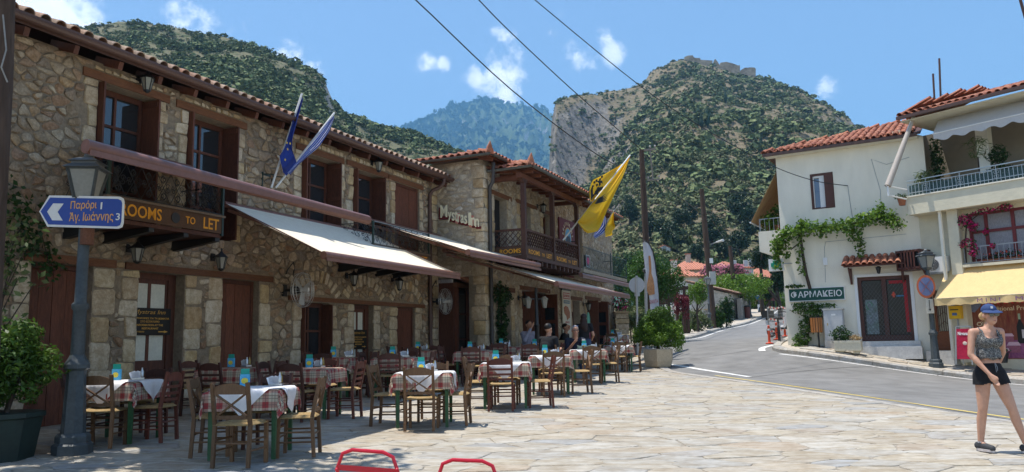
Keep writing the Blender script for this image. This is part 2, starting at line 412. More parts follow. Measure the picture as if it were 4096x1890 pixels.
def inside(pt,poly):
    c=False;x,y=pt
    for i in range(len(poly)):
        ax,ay=poly[i];bx,by=poly[i-1]
        if (ay > y) != (by > y) and x < (bx-ax)*(y-ay)/(by-ay)+ax: c=not c
    return c
earth=M('dry_earth',(.23,.18,.11),.95,.3,.5,bump=.5,col2=(.14,.13,.07))
asphalt=M('asphalt',(.168,.163,.153),.82,.2,.5,bump=.35,bscale=160,col2=(.20,.195,.185),spec=.35)
paint=M('road_paint',(.78,.77,.73),.6,.12,9,col2=(.6,.59,.56));ypaint=M('yellow_paint',(.68,.50,.12),.6,.15,9,col2=(.5,.4,.15))
mortar_f=M('paving_joint',(.32,.285,.23),.95,.25,7,bump=.6,bscale=60,col2=(.31,.275,.225))
def ground_sheet():
    xs=np.concatenate([-np.geomspace(9000,45,14),np.linspace(-40,60,70),np.geomspace(65,9000,14)])
    ys=np.concatenate([-np.geomspace(3000,35,10),np.linspace(-30,130,90),np.geomspace(140,9000,14)])
    X,Y=np.meshgrid(xs,ys);Xc=np.clip(X,-40,60);Yc=np.clip(Y,-30,130);Z=gza(Xc,Yc)-.12
    ny,nx=X.shape;idx=np.arange(nx*ny).reshape(ny,nx)
    F=np.stack([idx[:-1,:-1],idx[:-1,1:],idx[1:,1:],idx[1:,:-1]],-1).reshape(-1,4)
    o=link('ground',npmesh('ground',np.stack([X,Y,Z],-1).reshape(-1,3),F,True),earth);o['kind']='structure'
ground_sheet()
n_=240
RL,RR=to_n(EDGEr,n_),to_n(RKr,n_)
strip(RL,RR,0.0,'road',asphalt,10)
def line_on(pl,off,w,name,mat,i0,i1,dz=.004):
    a=offset_line(pl,off);b=offset_line(pl,off+w);strip(a[i0:i1],b[i0:i1],dz,name,mat)
def near_i(pl,x,y): return min(range(len(pl)),key=lambda i: (pl[i].x-x)**2+(pl[i].y-y)**2)
line_on(EDGEr,.42,.10,'yellow_line',ypaint,0,near_i(EDGEr,5.05,22.0))
def free_line(pts,w,name,mat,dz=.006):
    pl=resample([(p.x,p.y) for p in pts],.4);strip(offset_line(pl,-w/2),offset_line(pl,w/2),dz,name,mat)
free_line([gpix(2650,1455),gpix(2748,1471),gpix(2870,1490),gpix(2998,1509)],.16,'white_line_junction',paint)
line_on(RKr,-.30,.11,'white_line_kerb',paint,6,near_i(RKr,9.0,26.2))
line_on(EDGEr,.28,.13,'white_line_far',paint,near_i(EDGEr,6.6,36),len(EDGEr)-6)
free_line([gpix(3150,1372),gpix(3080,1385),gpix(3048,1395),gpix(3050,1406)],.22,'white_line_corner',paint,.008)
crackm=M('road_crack',(.05,.048,.045),.9)
for k,pts in enumerate(([(3000,1512),(3120,1497),(3300,1478),(3560,1470)],[(2760,1440),(2900,1420),(3000,1405)],[(3100,1535),(3400,1577),(3700,1625),(4096,1690)])): free_line([gpix(*p) for p in pts],.025,'road_crack_%s' % ('across','far','edge')[k],crackm,.005)
# plaza of irregular flagstones
slate=ramp_mat('flagstone',[(.40,.355,.28),(.44,.395,.315),(.385,.37,.335),(.46,.425,.35),(.42,.355,.275),(.35,.355,.35),(.45,.405,.325),(.40,.38,.335),(.48,.45,.39),(.385,.34,.27)],.72,3.5,.16,.55,26,layer=(1,2.2,1))
PLZ=[(p.x,p.y) for p in EDGEr if p.y < 34]+[tuple(W(1.3,31.5))[:2],tuple(W(1.3,19.6))[:2],tuple(W(-.2,19.5))[:2],tuple(W(-.2,-2))[:2],(-16,-12)]
plaza=thing('plaza',None,None);del_=[plaza.pop(k,None) for k in ('label','category')]
plaza['kind']='structure'
def plaza_build():
    rg=random.Random(5);X0,X1,Y0,Y1=-13,9.6,1.5,34
    # bed of the paving
    left=to_n(resample([(-12,-12),(-12,0),tuple(W(-.2,4))[:2],tuple(W(-.2,12))[:2],tuple(W(-.2,19.5))[:2],tuple(W(1.2,20.5))[:2],tuple(W(1.2,32))[:2]],.5),120)
    right=to_n([p for p in EDGEr if p.y < 34.5],120)
    strip(left,right,.022,'paving_bed',mortar_f,24,plaza,None)
    cs=cells(X0,X1,Y0,Y1,.60,.34,.007,rg,keep=lambda x,y: inside((x,y),PLZ),drop=.14,rough=.035)
    cs=[P for P in cs if all(inside(p,PLZ) for p in P)]
    def score(P):
        x=sum(p[0] for p in P)/len(P);y=sum(p[1] for p in P)/len(P)
        if y < 5.2 or abs(x/y)>.72: return 1e3+y
        return y - abs(area(P))*4
    order=sorted(range(len(cs)),key=lambda i: score(cs[i]));big=MB()
    for r,i in enumerate(order):
        P=cs[i];x=sum(p[0] for p in P)/len(P);y=sum(p[1] for p in P)/len(P);z0=gz(x,y);gx=(gz(x+.3,y)-z0)/.3;gy=(gz(x,y+.3)-z0)/.3
        vs,fs=stone_geo(P,lambda a,b_,h: (a,b_,z0+.022+h+gx*(a-x)+gy*(b_-y)),rg.uniform(.006,.013),rg,True,.97,.006,.12)
        if r < 300: MB().add(vs,fs).build('flagstone',slate,plaza)
        else: big.add(vs,fs)
    o=big.build('flagstone_fill',slate,plaza);o['kind']='stuff'
plaza_build()
# pale stone edging between plaza and road
kerbm=ramp_mat('kerb_stone',[(.42,.40,.36),(.36,.35,.33),(.46,.44,.40),(.39,.37,.34)],.85,6,.2,.5,40)
def kerb(pl,w,h,name,parent,seg=.9,jog=.008,lo=-.1):
    """row of kerb stones, each its own piece"""
    pl=to_n(pl,int(sum((pl[i+1]-pl[i]).length for i in range(len(pl)-1))/(seg/3))*1+1);rg=random.Random(3)
    inner=offset_line(pl,w)
    zs=gza(np.array([p.x for p in pl]),np.array([p.y for p in pl]))
    for i in range(0,len(pl)-3,3):
        b=MB();vs=[];d=rg.uniform(-jog,jog)
        for k in range(4):
            j=i+k;g=.006 if k == 0 else (-.006 if k == 3 else 0);t=(pl[min(j+1,len(pl)-1)]-pl[j-1 if j else 0]).normalized()*g
            p,q=pl[j]+t,inner[j]+t;c=p*.8+q*.2
            for pp,zz in ((p,lo),(p,h*.72+d),(c,h+d),(q,h+d),(q,lo)): vs.append((pp.x,pp.y,zs[j]+zz))
        fs=[]
        for k in range(3):
            for m in range(4): fs.append((k*5+m,(k+1)*5+m,(k+1)*5+m+1,k*5+m+1))
        fs += [(0,1,2,3,4),(19,18,17,16,15)]
        b.add(vs,fs).build(name,kerbm,parent)
edging=tag(thing('plaza_edging',None,None),kind='structure')
kerb([p for p in EDGEr if p.y < 34],-.28,.036,'edging_stone',edging,1.2,.003,-.05)
pave=tag(thing('pavement_right',None,None),kind='structure')
kerb([p for p in RKr if 14<p.y < 60],.30,.15,'kerb_stone',pave,.95)
pave2=tag(thing('pavement_far',None,None),kind='structure')
kerb([p for p in EDGEr if 34.3<p.y < 100],-.30,.15,'kerb_stone',pave2,1.1)
# right pavement surface: crazy paving like the plaza
slabm=M('pavement_slabs',(.47,.41,.33),.85,.2,3,bump=.4,bscale=25,col2=(.40,.35,.28))
seg_=[p for p in RKr if 13<p.y < 45]
strip(to_n(offset_line(seg_,.29),80),to_n([Vector(p) for p in ((18.5,13),(17.5,20),(16,25),(14.5,28),(13,29),(11.5,29.5),(13.5,33),(18,41),(20,45))],80),.125,'pavement_bed',slabm,8,pave,None,.25)
def right_slabs():
    rg=random.Random(8);poly=[tuple(p) for p in offset_line([p for p in RKr if 16<p.y < 27.0],.36)]+[(11.2,27.5),(13.2,26.2),(15.2,22.8),(17,18),(16.8,16)]
    cs=cells(8.5,17,16,28,.55,.42,.012,rg,keep=lambda x,y: inside((x,y),poly),rough=.03)
    cs=[P for P in cs if all(inside(p,poly) for p in P)]
    # height of the bed below
    big=MB();k=0
    for P in sorted(cs,key=lambda P: P[0][1]):
        x=sum(p[0] for p in P)/len(P);y=sum(p[1] for p in P)/len(P)
        def mp(a,b_,h): return (a,b_,pz(a,b_)+h)
        vs,fs=stone_geo(P,mp,.014,rg,True,.95,0)
        big.add(vs,fs)
    o=big.build('paving_slab_fill',slate,pave);o['kind']='stuff'
def pz(a,b_):                       # height of the right-hand pavement
    i=near_i(RKr,a,b_);k=RKr[i];dd=math.hypot(a-k.x,b_-k.y);return gz(a,b_)+.125+.125*min(1,dd/4.2)*.9+.012
right_slabs()
seg2=[p for p in EDGEr if 34<p.y < 100]
strip(to_n(offset_line(seg2,-.29),80),to_n(offset_line(seg2,-2.6),80),.125,'pavement_bed',slabm,3,pave2,None,.16)
# ================================================================ the stone tavern (left)
mortar=M('wall_mortar',(.26,.205,.145),.95,.22,5,bump=.7,bscale=45,col2=(.20,.16,.115))
rubble=ramp_mat('rubble_stone',[(.36,.28,.19),(.25,.195,.14),(.47,.40,.30),(.32,.20,.125),(.41,.33,.23),(.24,.20,.165),(.42,.30,.18),(.53,.46,.36),(.33,.25,.17),(.29,.19,.13),(.44,.37,.27)],.9,9,.28,.8,38)
dressed=ramp_mat('dressed_stone',[(.56,.48,.36),(.48,.38,.26),(.60,.53,.42),(.50,.38,.21),(.57,.50,.38),(.43,.30,.16)],.88,10,.2,.7,40)
wood=M('dark_wood',(.115,.040,.022),.6,.25,5,rv=.22,bump=.25,bscale=20,col2=(.075,.027,.016),stretch=(6,6,1),spec=.35)
lintel_w=M('lintel_wood',(.17,.075,.035),.75,.25,5,rv=.2,bump=.4,bscale=25,col2=(.12,.05,.026),stretch=(6,1,6))
shutter_red=M('shutter_wood',(.16,.055,.03),.65,.22,5,rv=.15,bump=.3,bscale=25,col2=(.10,.036,.02),stretch=(6,6,1))
glass=M('window_glass',(.02,.024,.028),.04,.05,2,spec=.8);glass.node_tree.nodes['Principled BSDF'].inputs['IOR'].default_value=1.7
curtain=M('curtain_cloth',(.62,.61,.52),.8,.08,6,col2=(.55,.55,.47))
iron=M('black_iron',(.012,.012,.012),.45,.2,20,spec=.5)
greeniron=M('green_iron',(.015,.035,.028),.4,.2,20,spec=.5)
awn_brown=M('awning_brown',(.19,.085,.06),.42,.12,8,spec=.4,col2=(.16,.072,.05))
cream=M('awning_cream',(.86,.78,.62),.8,.05,5,col2=(.82,.73,.57),trans=.12)
orange_p=M('orange_lettering',(.72,.32,.025),.6,.05,10)
signbrown=M('sign_brown',(.10,.055,.03),.7,.15,10,col2=(.085,.045,.026))
tile_m=ramp_mat('roof_tile_old',[(.40,.25,.18),(.33,.24,.19),(.44,.30,.22),(.27,.21,.17),(.46,.34,.26),(.36,.20,.14),(.31,.27,.22)],.9,7,.3,.4,40)
tile_red=ramp_mat('roof_tile_red',[(.42,.16,.095),(.36,.135,.085),(.47,.20,.12),(.40,.18,.12),(.33,.12,.08),(.45,.22,.15)],.85,6,.25,.35,40)
gutter_m=M('brown_gutter',(.085,.045,.035),.45,.15,10,spec=.4)
lampglass=M('lamp_glass',(.25,.26,.24),.25,.1,8,spec=.5)
def lantern_glow():
    m=bpy.data.materials.new('lit_bulb');m.use_nodes=True;b=m.node_tree.nodes['Principled BSDF']
    nz=m.node_tree.nodes.new('ShaderNodeTexNoise');nz.inputs['Scale'].default_value=30
    b.inputs['Base Color'].default_value=(1,.8,.5,1);b.inputs['Emission Color'].default_value=(1,.72,.38,1);b.inputs['Emission Strength'].default_value=9;m.node_tree.links.new(nz.outputs['Fac'],b.inputs['Roughness']);return m
bulb_m=lantern_glow();lantglass=M('lantern_glass',(.22,.22,.19),.2,.1,8,spec=.5)
def uz(e0=0.): return lambda a,b,h: (e0+h,a,b)
def wall_mesh(u0,u1,z0,z1,openings,mp,thick):
    """wall front with reveals; openings are (a, b, c, d) rectangles"""
    us=sorted({u0,u1,*[v for o in openings for v in o[:2]]});zs=sorted({z0,z1,*[v for o in openings for v in o[2:]]})
    us=[v for v in us if u0 <= v <= u1];zs=[v for v in zs if z0 <= v <= z1];b=MB()
    for i in range(len(us)-1):
        for j in range(len(zs)-1):
            cu,cz_=(us[i]+us[i+1])/2,(zs[j]+zs[j+1])/2
            if any(o[0]<cu < o[1] and o[2]<cz_ < o[3] for o in openings): continue
            b.quad(mp(us[i],zs[j],0),mp(us[i+1],zs[j],0),mp(us[i+1],zs[j+1],0),mp(us[i],zs[j+1],0))
            b.quad(mp(us[i],zs[j],-thick),mp(us[i],zs[j+1],-thick),mp(us[i+1],zs[j+1],-thick),mp(us[i+1],zs[j],-thick))
    for a,c,d,e in openings:
        b.quad(mp(a,d,0),mp(a,e,0),mp(a,e,-thick),mp(a,d,-thick));b.quad(mp(c,d,0),mp(c,d,-thick),mp(c,e,-thick),mp(c,e,0))
        b.quad(mp(a,e,0),mp(c,e,0),mp(c,e,-thick),mp(a,e,-thick));b.quad(mp(a,d,0),mp(a,d,-thick),mp(c,d,-thick),mp(c,d,0))
    for q in ([(u0,z0),(u0,z1)],[(u1,z1),(u1,z0)],[(u0,z1),(u1,z1)]):
        b.quad(mp(*q[0],0),mp(*q[1],0),mp(*q[1],-thick),mp(*q[0],-thick))
    return b
def quoins(openings,rg,lo=.22,hi=.42,wmin=.2,wmax=.42,zmin=-1,jit=.02):
    out=[]
    for a,b,c,d in openings:
        for s,x in ((-1,a),(1,b)):
            z=max(c,zmin)
            while z < d - .1:
                h=min(rg.uniform(lo,hi),d - z);w=rg.uniform(wmin,wmax)
                x0,x1=sorted((x,x+s*w));g=.012
                P=[(x0+g,z+g),(x1-g,z+g),(x1-g,z+h-g),(x0+g,z+h-g)]
                out.append([(p[0]+rg.uniform(-jit,jit),p[1]+rg.uniform(-jit,jit)) for p in P]);z += h
    return out
def tile_mesh(name='tile',r0=.088,r1=.074,L_=.44,th=.014):
    """barrel tile: lower end at the origin, running up +Y, arched up +Z"""
    b=MB();n=6
    for y,r in ((0,r0),(L_,r1)):
        for rr in (r,r - th):
            for k in range(n+1):
                t=PI*k/n;b.v.append((rr*math.cos(t),y,rr*math.sin(t)*.92))
    m=n+1
    for k in range(n):
        b.f.append((k+1,k,2*m+k,2*m+k+1));b.f.append((m+k,m+k+1,3*m+k+1,3*m+k));b.f.append((k,k+1,m+k+1,m+k))
    return b.mesh(name,True)
TILE_ME={}
def tiled(parent,O,a,s,length,depth,mat,sp=.23,row=.36,limit=300,lo=None,hi=None,seed=1,single_rows=99,bed=True,name='roof_tile'):
    """barrel-tiled slope: O = lower left eave corner, a = along the eave, s = up the slope; lo/hi(t) bound the slope for hips"""
    a=Vector(a).normalized();s=Vector(s).normalized();nrm=a.cross(s);rg=random.Random(seed);O=Vector(O)
    if nrm.z < 0: nrm=-nrm
    if mat.name not in TILE_ME: me=tile_mesh();me.materials.append(mat);TILE_ME[mat.name]=me
    me=TILE_ME[mat.name];cand=[]
    n=int(length/sp)
    for i in range(n+1):
        x=i*sp;dmax=depth if hi is None else min(depth,hi(x));j=0
        while j*row < dmax - .05: cand.append((j,i,x+rg.uniform(-.012,.012),j*row+rg.uniform(-.012,.012)));j += 1
    cand.sort();big=MB();tv=[v.co.copy() for v in me.vertices];tf=[tuple(p.vertices) for p in me.polygons]
    for r,(j,i,x,y) in enumerate(cand):
        tw=rg.uniform(-.03,.03);ca,cs_=a*math.cos(tw)+s*math.sin(tw),s*math.cos(tw)-a*math.sin(tw);n2=(nrm+s*(-.035)).normalized()
        org=O+a*x+s*(y - .05)+nrm*(.02+rg.uniform(0,.01))
        mt=Matrix(((ca.x,cs_.x,n2.x,org.x),(ca.y,cs_.y,n2.y,org.y),(ca.z,cs_.z,n2.z,org.z),(0,0,0,1)))
        if r < limit and j < single_rows:
            o=link(name,me,None,parent);o.matrix_local=mt
        else: big.add([mt @ v for v in tv],tf)
    if big.v: big.build(name+'_fill',mat,parent,True)['kind']='stuff'
    if bed:                       # channel tiles below: hollow waves
        b=MB();cols=[]
        for i in range(n+1):
            for k in range(4):
                x=(i - .5+k/4)*sp;dz=-.05*abs(math.sin(PI*k/4));dmax=depth if hi is None else max(.02,min(depth,hi(min(max(x,0),length))))
                b.v.append(tuple(O+a*x+s*(-.03)+nrm*(.025+dz)));b.v.append(tuple(O+a*x+s*dmax+nrm*(.025+dz)))
        for i in range((n+1)*4-1): b.f.append((2*i,2*i+2,2*i+3,2*i+1))
        b.build('channel_tiles',mat,parent,True)['kind']='stuff'
A=thing('stone_tavern','long two-storey rubble stone tavern with brown shutters on the left','building',FO,-FAC)
UPW=[(8.31,9.43,3.42,5.72),(10.15,11.32,3.42,5.71),(13.37,14.65,3.9,5.67),(15.27,16.53,3.42,5.68),(17.15,18.40,3.9,5.68)]
LOW=[(7.40,8.40,.18,2.70),(9.25,10.23,.3,2.70),(11.13,12.12,.35,2.70),(13.43,14.42,.55,2.34),(15.36,16.17,.5,2.36),(17.25,18.15,.6,2.36)]
def tavern_walls():
    rg=random.Random(21);ops=UPW+LOW
    wl=wall_mesh(4.6,19.42,-.2,6.02,ops,uz(0),.55).build('wall',mortar,A)
    MB().box(-7.5,-7.2,4.6,19.42,-.2,6.0).box(-7.2,-.56,4.6,4.9,-.2,6.0).box(-7.2,-.56,19.1,19.42,-.2,6.0).build('wall',mortar,A)
    MB().box(-1.6,-1.5,4.9,19.1,0,6).box(-1.5,-.56,4.9,19.1,3.0,3.1).build('dark_room_backing',M('room_shade',(.05,.045,.04),.9),A)  # near-black backing: the shade inside the rooms put into its colour
    q=quoins(LOW,rg,.24,.46,.24,.42,.45)+quoins(UPW,rg,.2,.36,.16,.3)
    # corner blocks at the right end
    z=.4
    while z < 5.8:
        h=rg.uniform(.22,.38);w=rg.uniform(.22,.4);q.append([(19.40-w,z+.01),(19.40,z+.01),(19.40,z+h-.01),(19.40-w,z+h-.01)]);z += h
    # upright stones over the lintels and relieving arches over the low windows
    for a,b,c,d in UPW:
        x=a - .1
        while x < b+.1:
            w=rg.uniform(.1,.2);q.append([(x+.012,d+.17),(x+w-.012,d+.17),(x+w-.012,5.95+rg.uniform(-.05,.0)),(x+.012,5.95)]);x += w
    arch=[]
    for a,b,c,d in LOW[3:]:
        cx=(a+b)/2;cz_=d - .35;r=.82
        for k in range(-5,6):
            t=R(90+k*10.5);t0,t1=t - R(rg.uniform(2.8,4.4)),t+R(rg.uniform(2.8,4.4));r1=r+rg.uniform(.2,.27)
            r=.82+rg.uniform(-.03,.03);arch.append([(cx+r*math.cos(t1),cz_+r*math.sin(t1)),(cx+r*math.cos(t0),cz_+r*math.sin(t0)),(cx+r1*math.cos(t0),cz_+r1*math.sin(t0)),(cx+r1*math.cos(t1),cz_+r1*math.sin(t1))])
    for P in arch: P.reverse()
    q += [P if area(P)>0 else P[::-1] for P in arch]
    holes=[(a-.0,b+.0,c,d+.14) for a,b,c,d in ops]
    hq=holes+[(min(p[0] for p in P),max(p[0] for p in P),min(p[1] for p in P),max(p[1] for p in P)) for P in q]
    hq += [(8.02,9.71,5.70,5.88),(9.87,11.63,5.70,5.88),(13.15,14.88,5.7,5.88),(15.0,16.78,5.7,5.88),(16.83,18.6,5.7,5.88),(7.27,8.79,2.68,2.84),(8.97,12.5,2.68,2.84),(13.0,18.6,2.36,2.5)]
    cs=cells(5.2,19.4,.15,6.0,.165,.115,.012,rg,holes=hq,drop=.32,rough=.08)
    cs=[P for P in cs if abs(area(P))>.002]
    lay_stones(q,uz(0),dressed,wl,rg,(.018,.04),400,'dressed_stone',inset=.9,ck=.09)
    lay_stones(cs,uz(0),rubble,wl,rg,(.014,.045),300,'stone',inset=.72,tilt=.15)
tavern_walls()
def lintels():
    for (a,b,z0,z1) in [(8.02,9.71,5.725,5.86),(9.87,11.63,5.715,5.85),(13.15,14.88,5.68,5.81),(15.0,16.78,5.69,5.82),(16.83,18.6,5.69,5.81),(7.27,8.79,2.705,2.83),(8.97,12.5,2.705,2.82),(13.0,18.65,2.365,2.46)]:
        MB().box(-.3,.035,a,b,z0,z1).build('lintel',lintel_w,A)
lintels()
def window_unit(parent,a,b,c,d,e=-.28,panes=(2,3),shutters=True,open_leaf=False,pm=None,fm=None,sh_out=.14):
    """frame, glazing bars, single panes and folded shutters of one window; (a, b) along the wall"""
    fm=fm or wood;g=.07;f=MB().box(e-.07,e,a,a+g,c,d).box(e-.07,e,b-g,b,c,d).box(e-.069,e-.001,a+g,b-g,d-g,d).box(e-.069,e-.001,a+g,b-g,c,c+g)
    w=f.build('window',fm,parent)
    nx,nz_=panes;x0,x1,z0,z1=a+g,b-g,c+g,d-g;lb=.045
    if d - c > 1.9 and c < 1.2: z0=c+.75;MB().box(e-.05,e-.012,x0,x1,c+g,z0-.02).build('panel',fm,w)
    pw,ph=(x1-x0)/nx,(z1-z0)/nz_
    bars=MB()
    for i in range(nx+1): bars.box(e-.055,e-.006,x0+i*pw-lb/2,x0+i*pw+lb/2,z0,z1)
    for j in range(nz_+1): bars.box(e-.054,e-.007,x0,x1,z0+j*ph-lb/2,z0+j*ph+lb/2)
    bars.build('glazing_bar',fm,w)
    for i in range(nx):
        for j in range(nz_): MB().box(e-.045,e-.035,x0+i*pw+lb/2-.004,x0+(i+1)*pw-lb/2+.004,z0+j*ph+lb/2-.004,z0+(j+1)*ph-lb/2+.004).build('pane',pm or glass,w)
    if shutters:
        for x,s in ((a,1),(b,-1)):
            t=.035;x0_,x1_=sorted((x+s*.004,x+s*(.004+t)))
            sb=MB().box(e+.02,sh_out,x0_,x1_,c+.02,d-.03);
            for k in range(3): zz=c+.1+k*(d-c-.25)/2;sb.box(e+.05,sh_out-.03,*sorted((x+s*(.004+t),x+s*(.02+t))),zz,zz+.08)
            sb.build('shutter',fm,w)
    return w
def plank_door(parent,a,b,c,d,e=-.1,n=4,mat=None,split=None):
    mat=mat or shutter_red;w=MB().box(e-.06,e+.015,a,a+.06,c,d).box(e-.06,e+.015,b-.06,b,c,d).box(e-.06,e+.014,a+.06,b-.06,d-.07,d).build('door',wood,parent)
    x0,x1=a+.06,b-.06;pw=(x1-x0)/n;zz=[c,split,d-.07] if split else [c,d-.07]
    for j in range(len(zz)-1):
        for i in range(n): MB().box(e-.05,e - (.004 if i % 2 else 0),x0+i*pw+.004,x0+(i+1)*pw-.004,zz[j]+.006,zz[j+1]-.006).build('plank',mat,w)
    return w
for o in UPW[:4]: window_unit(A,*o,panes=(2,4 if o[2]<3.6 else 3))
plank_door(A,*UPW[4],e=-.06,n=3)
plank_door(A,*LOW[0],e=-.22,n=4,split=1.0);plank_door(A,*LOW[2],e=-.16,n=4,split=.95);plank_door(A,*LOW[5],e=-.08,n=2)
window_unit(A,*LOW[3],panes=(2,3),pm=None,e=-.2,sh_out=.1)
def glazed_door(a,b,c,d,e,small=False):
    w=MB().box(e-.07,e,a,a+.07,c,d).box(e-.07,e,b-.16,b,c,d).box(e-.069,e-.001,a+.07,b-.16,d-.1,d).build('door',wood,A)
    x0,x1=a+.07,b-.16;m=(x0+x1)/2;zt,zs,zb,zp=d-.18,d-.18-.42,d-1.07,d-1.5
    for p,q in ((x0+.04,m-.03),(m+.03,x1-.04)):
        MB().box(e-.05,e-.04,p,q,zs,zt).build('pane',curtain,w);MB().box(e-.05,e-.04,p,q,zp,zb).build('pane',curtain,w)
        MB().box(e-.06,e-.02,p,q,c+.12,zp-.25).build('panel',wood,w)
    lf=MB().box(e-.055,e-.025,x0,x0+.04,c,d-.1).box(e-.055,e-.025,x1-.04,x1,c,d-.1).box(e-.054,e-.026,m-.03,m+.03,zp,zt)
    for z0,z1 in ((zt,d-.1),(zb,zs),(zp-.25,zp),(c,c+.12)): lf.box(e-.056,e-.024,x0+.04,x1-.04,z0,z1)
    lf.build('door_leaf',wood,w)
    MB().ball((e-.01,x0+.03,zp-.02),.022).build('door_knob',M('brass',(.4,.3,.12),.3,metal=1.),w)
    return zs,zb
zs1,zb1=glazed_door(*LOW[1],-.22);zs2,zb2=glazed_door(*LOW[4],-.14)
blackboard=M('black_sign',(.012,.010,.008),.5,.1,12);gold=M('gold_lettering',(.50,.27,.05),.5,.08,12)
def inn_board(u0,u1,z0,z1,e,label):
    t=thing('inn_sign_board',label,'sign',W(e,u0,z0),-FAC,'black inn boards on the doors');w,h=u1-u0,z1-z0
    MB().box(0,.02,0,w,0,h).build('board',blackboard,t)
    def tx(s,y,z,ww,hh,bold=.01,sh=0.): put_text(s,gold,t,(.0205,y,z),(0,1,0),(0,0,1),ww,hh,.002,bold,shear=sh)
    tx('Mystras Inn',w*.1,h*.73,w*.76,h*.2,.0,.25);tx('ΠΛΗΡΟΦΟΡΙΕΣ ΓΙΑ ΤΑ ΔΩΜΑΤΙΑ',w*.04,h*.58,w*.92,h*.075,.03);tx('ΣΤΟ ΕΣΤΙΑΤΟΡΙΟ',w*.26,h*.46,w*.46,h*.075,.03)
    tx('INFORMATION AT THE',w*.17,h*.33,w*.64,h*.075,.03);tx('RESTAURANT',w*.3,h*.205,w*.4,h*.075,.03);tx('6977718060',w*.06,h*.09,w*.3,h*.06,.02)
    MB().add([(.0225,w*.70,h*.1),(.0225,w*.70,h*.14),(.0225,w*.84,h*.14),(.0225,w*.84,h*.17),(.0225,w*.94,h*.12),(.0225,w*.84,h*.07),(.0225,w*.84,h*.1)],[(0,6,5,4,3,2,1)]).build('arrow',gold,t)
inn_board(9.26,10.12,zb1+.005,zs1-.005,-.21,'black board with gold inn lettering on the glazed door nearest the lamp post')
inn_board(15.36,16.06,zb2+.005,zs2-.005,-.13,'smaller-looking black inn board on the farther glazed door between two shutters')
# roof with round tiles, gutter and rafters
def tavern_roof():
    sl=Vector((-math.cos(R(20)),0,math.sin(R(20))));rf=MB().prism([(.42,4.3,6.06),(.42,19.75,6.06),(-3.6,19.75,7.50),(-3.6,4.3,7.50)],(0,0,.06)).prism([(-7.9,4.3,6.0),(-3.6,4.3,7.50),(-3.6,19.75,7.50),(-7.9,19.75,6.0)],(0,0,.06)).build('roof',wood,A)
    tiled(rf,(.47,5.6,6.14),(0,1,0),sl,14.1,4.2,tile_m,.235,.36,300,seed=4)
    u=5.3
    while u < 19.6:
        MB().bar((-.2,u,6.13),(.36,u,5.94),.08,.13).build('rafter',wood,rf);u += .78
    g=MB();n=7;pts=[(.5+.075*math.cos(PI+PI*k/n),6.10+.075*math.sin(PI+PI*k/n)) for k in range(n+1)]
    for k in range(n):
        for (p,q,o) in ((pts[k],pts[k+1],0),): g.quad((p[0],4.3,p[1]),(p[0],19.85,p[1]),(q[0],19.85,q[1]),(q[0],4.3,q[1]))
    g.box(.572,.578,4.3,19.85,6.09,6.125).box(.42,.428,4.3,19.85,6.0,6.13).prism([(p[0],19.85,p[1]) for p in pts],(0,.004,0)).build('gutter',gutter_m,rf,True)
    MB().tube([(.5,18.95,6.03),(.5,18.93,5.9),(.4,18.9,5.8),(.18,18.86,5.72),(.09,18.85,5.6),(.09,18.85,.5)],.055,10).build('downpipe',gutter_m,A,True)
tavern_roof()
# ---------------------------------------------------------------- balconies with scrolled iron and lettered fascia
def spiral(c,r,turns,rot,plane,flip=1):
    pts=[]
    for k in range(15):
        t=k/14;a=rot+flip*turns*2*PI*t;rr=r*(1-.82*t);pts.append(plane(c[0]+rr*math.cos(a),c[1]+rr*math.sin(a)))
    return pts
def scroll_panel(b,plane,x0,x1,z0,z1,cell=.27):
    n=max(1,round((x1-x0)/cell));w=(x1-x0)/n;h=z1-z0
    for i in range(n):
        xa,xb=x0+i*w,x0+(i+1)*w;xm=(xa+xb)/2;zm=(z0+z1)/2
        b.tube([plane(xa,z0),plane(xb,z1)],.006,4);b.tube([plane(xb,z0),plane(xa,z1)],.006,4)
        for sx in (-1,1):
            for sz in (-1,1):
                b.tube(spiral((xm+sx*w*.0,zm+sz*h*.27),h*.13,1.3,PI/2+(0 if sx > 0 else PI),plane,sx*sz),.0065,4,False)
                b.tube(spiral((xm+sx*w*.3,zm+sz*h*.06),h*.10,1.2,0 if sz > 0 else PI,plane,sx),.0065,4,False)
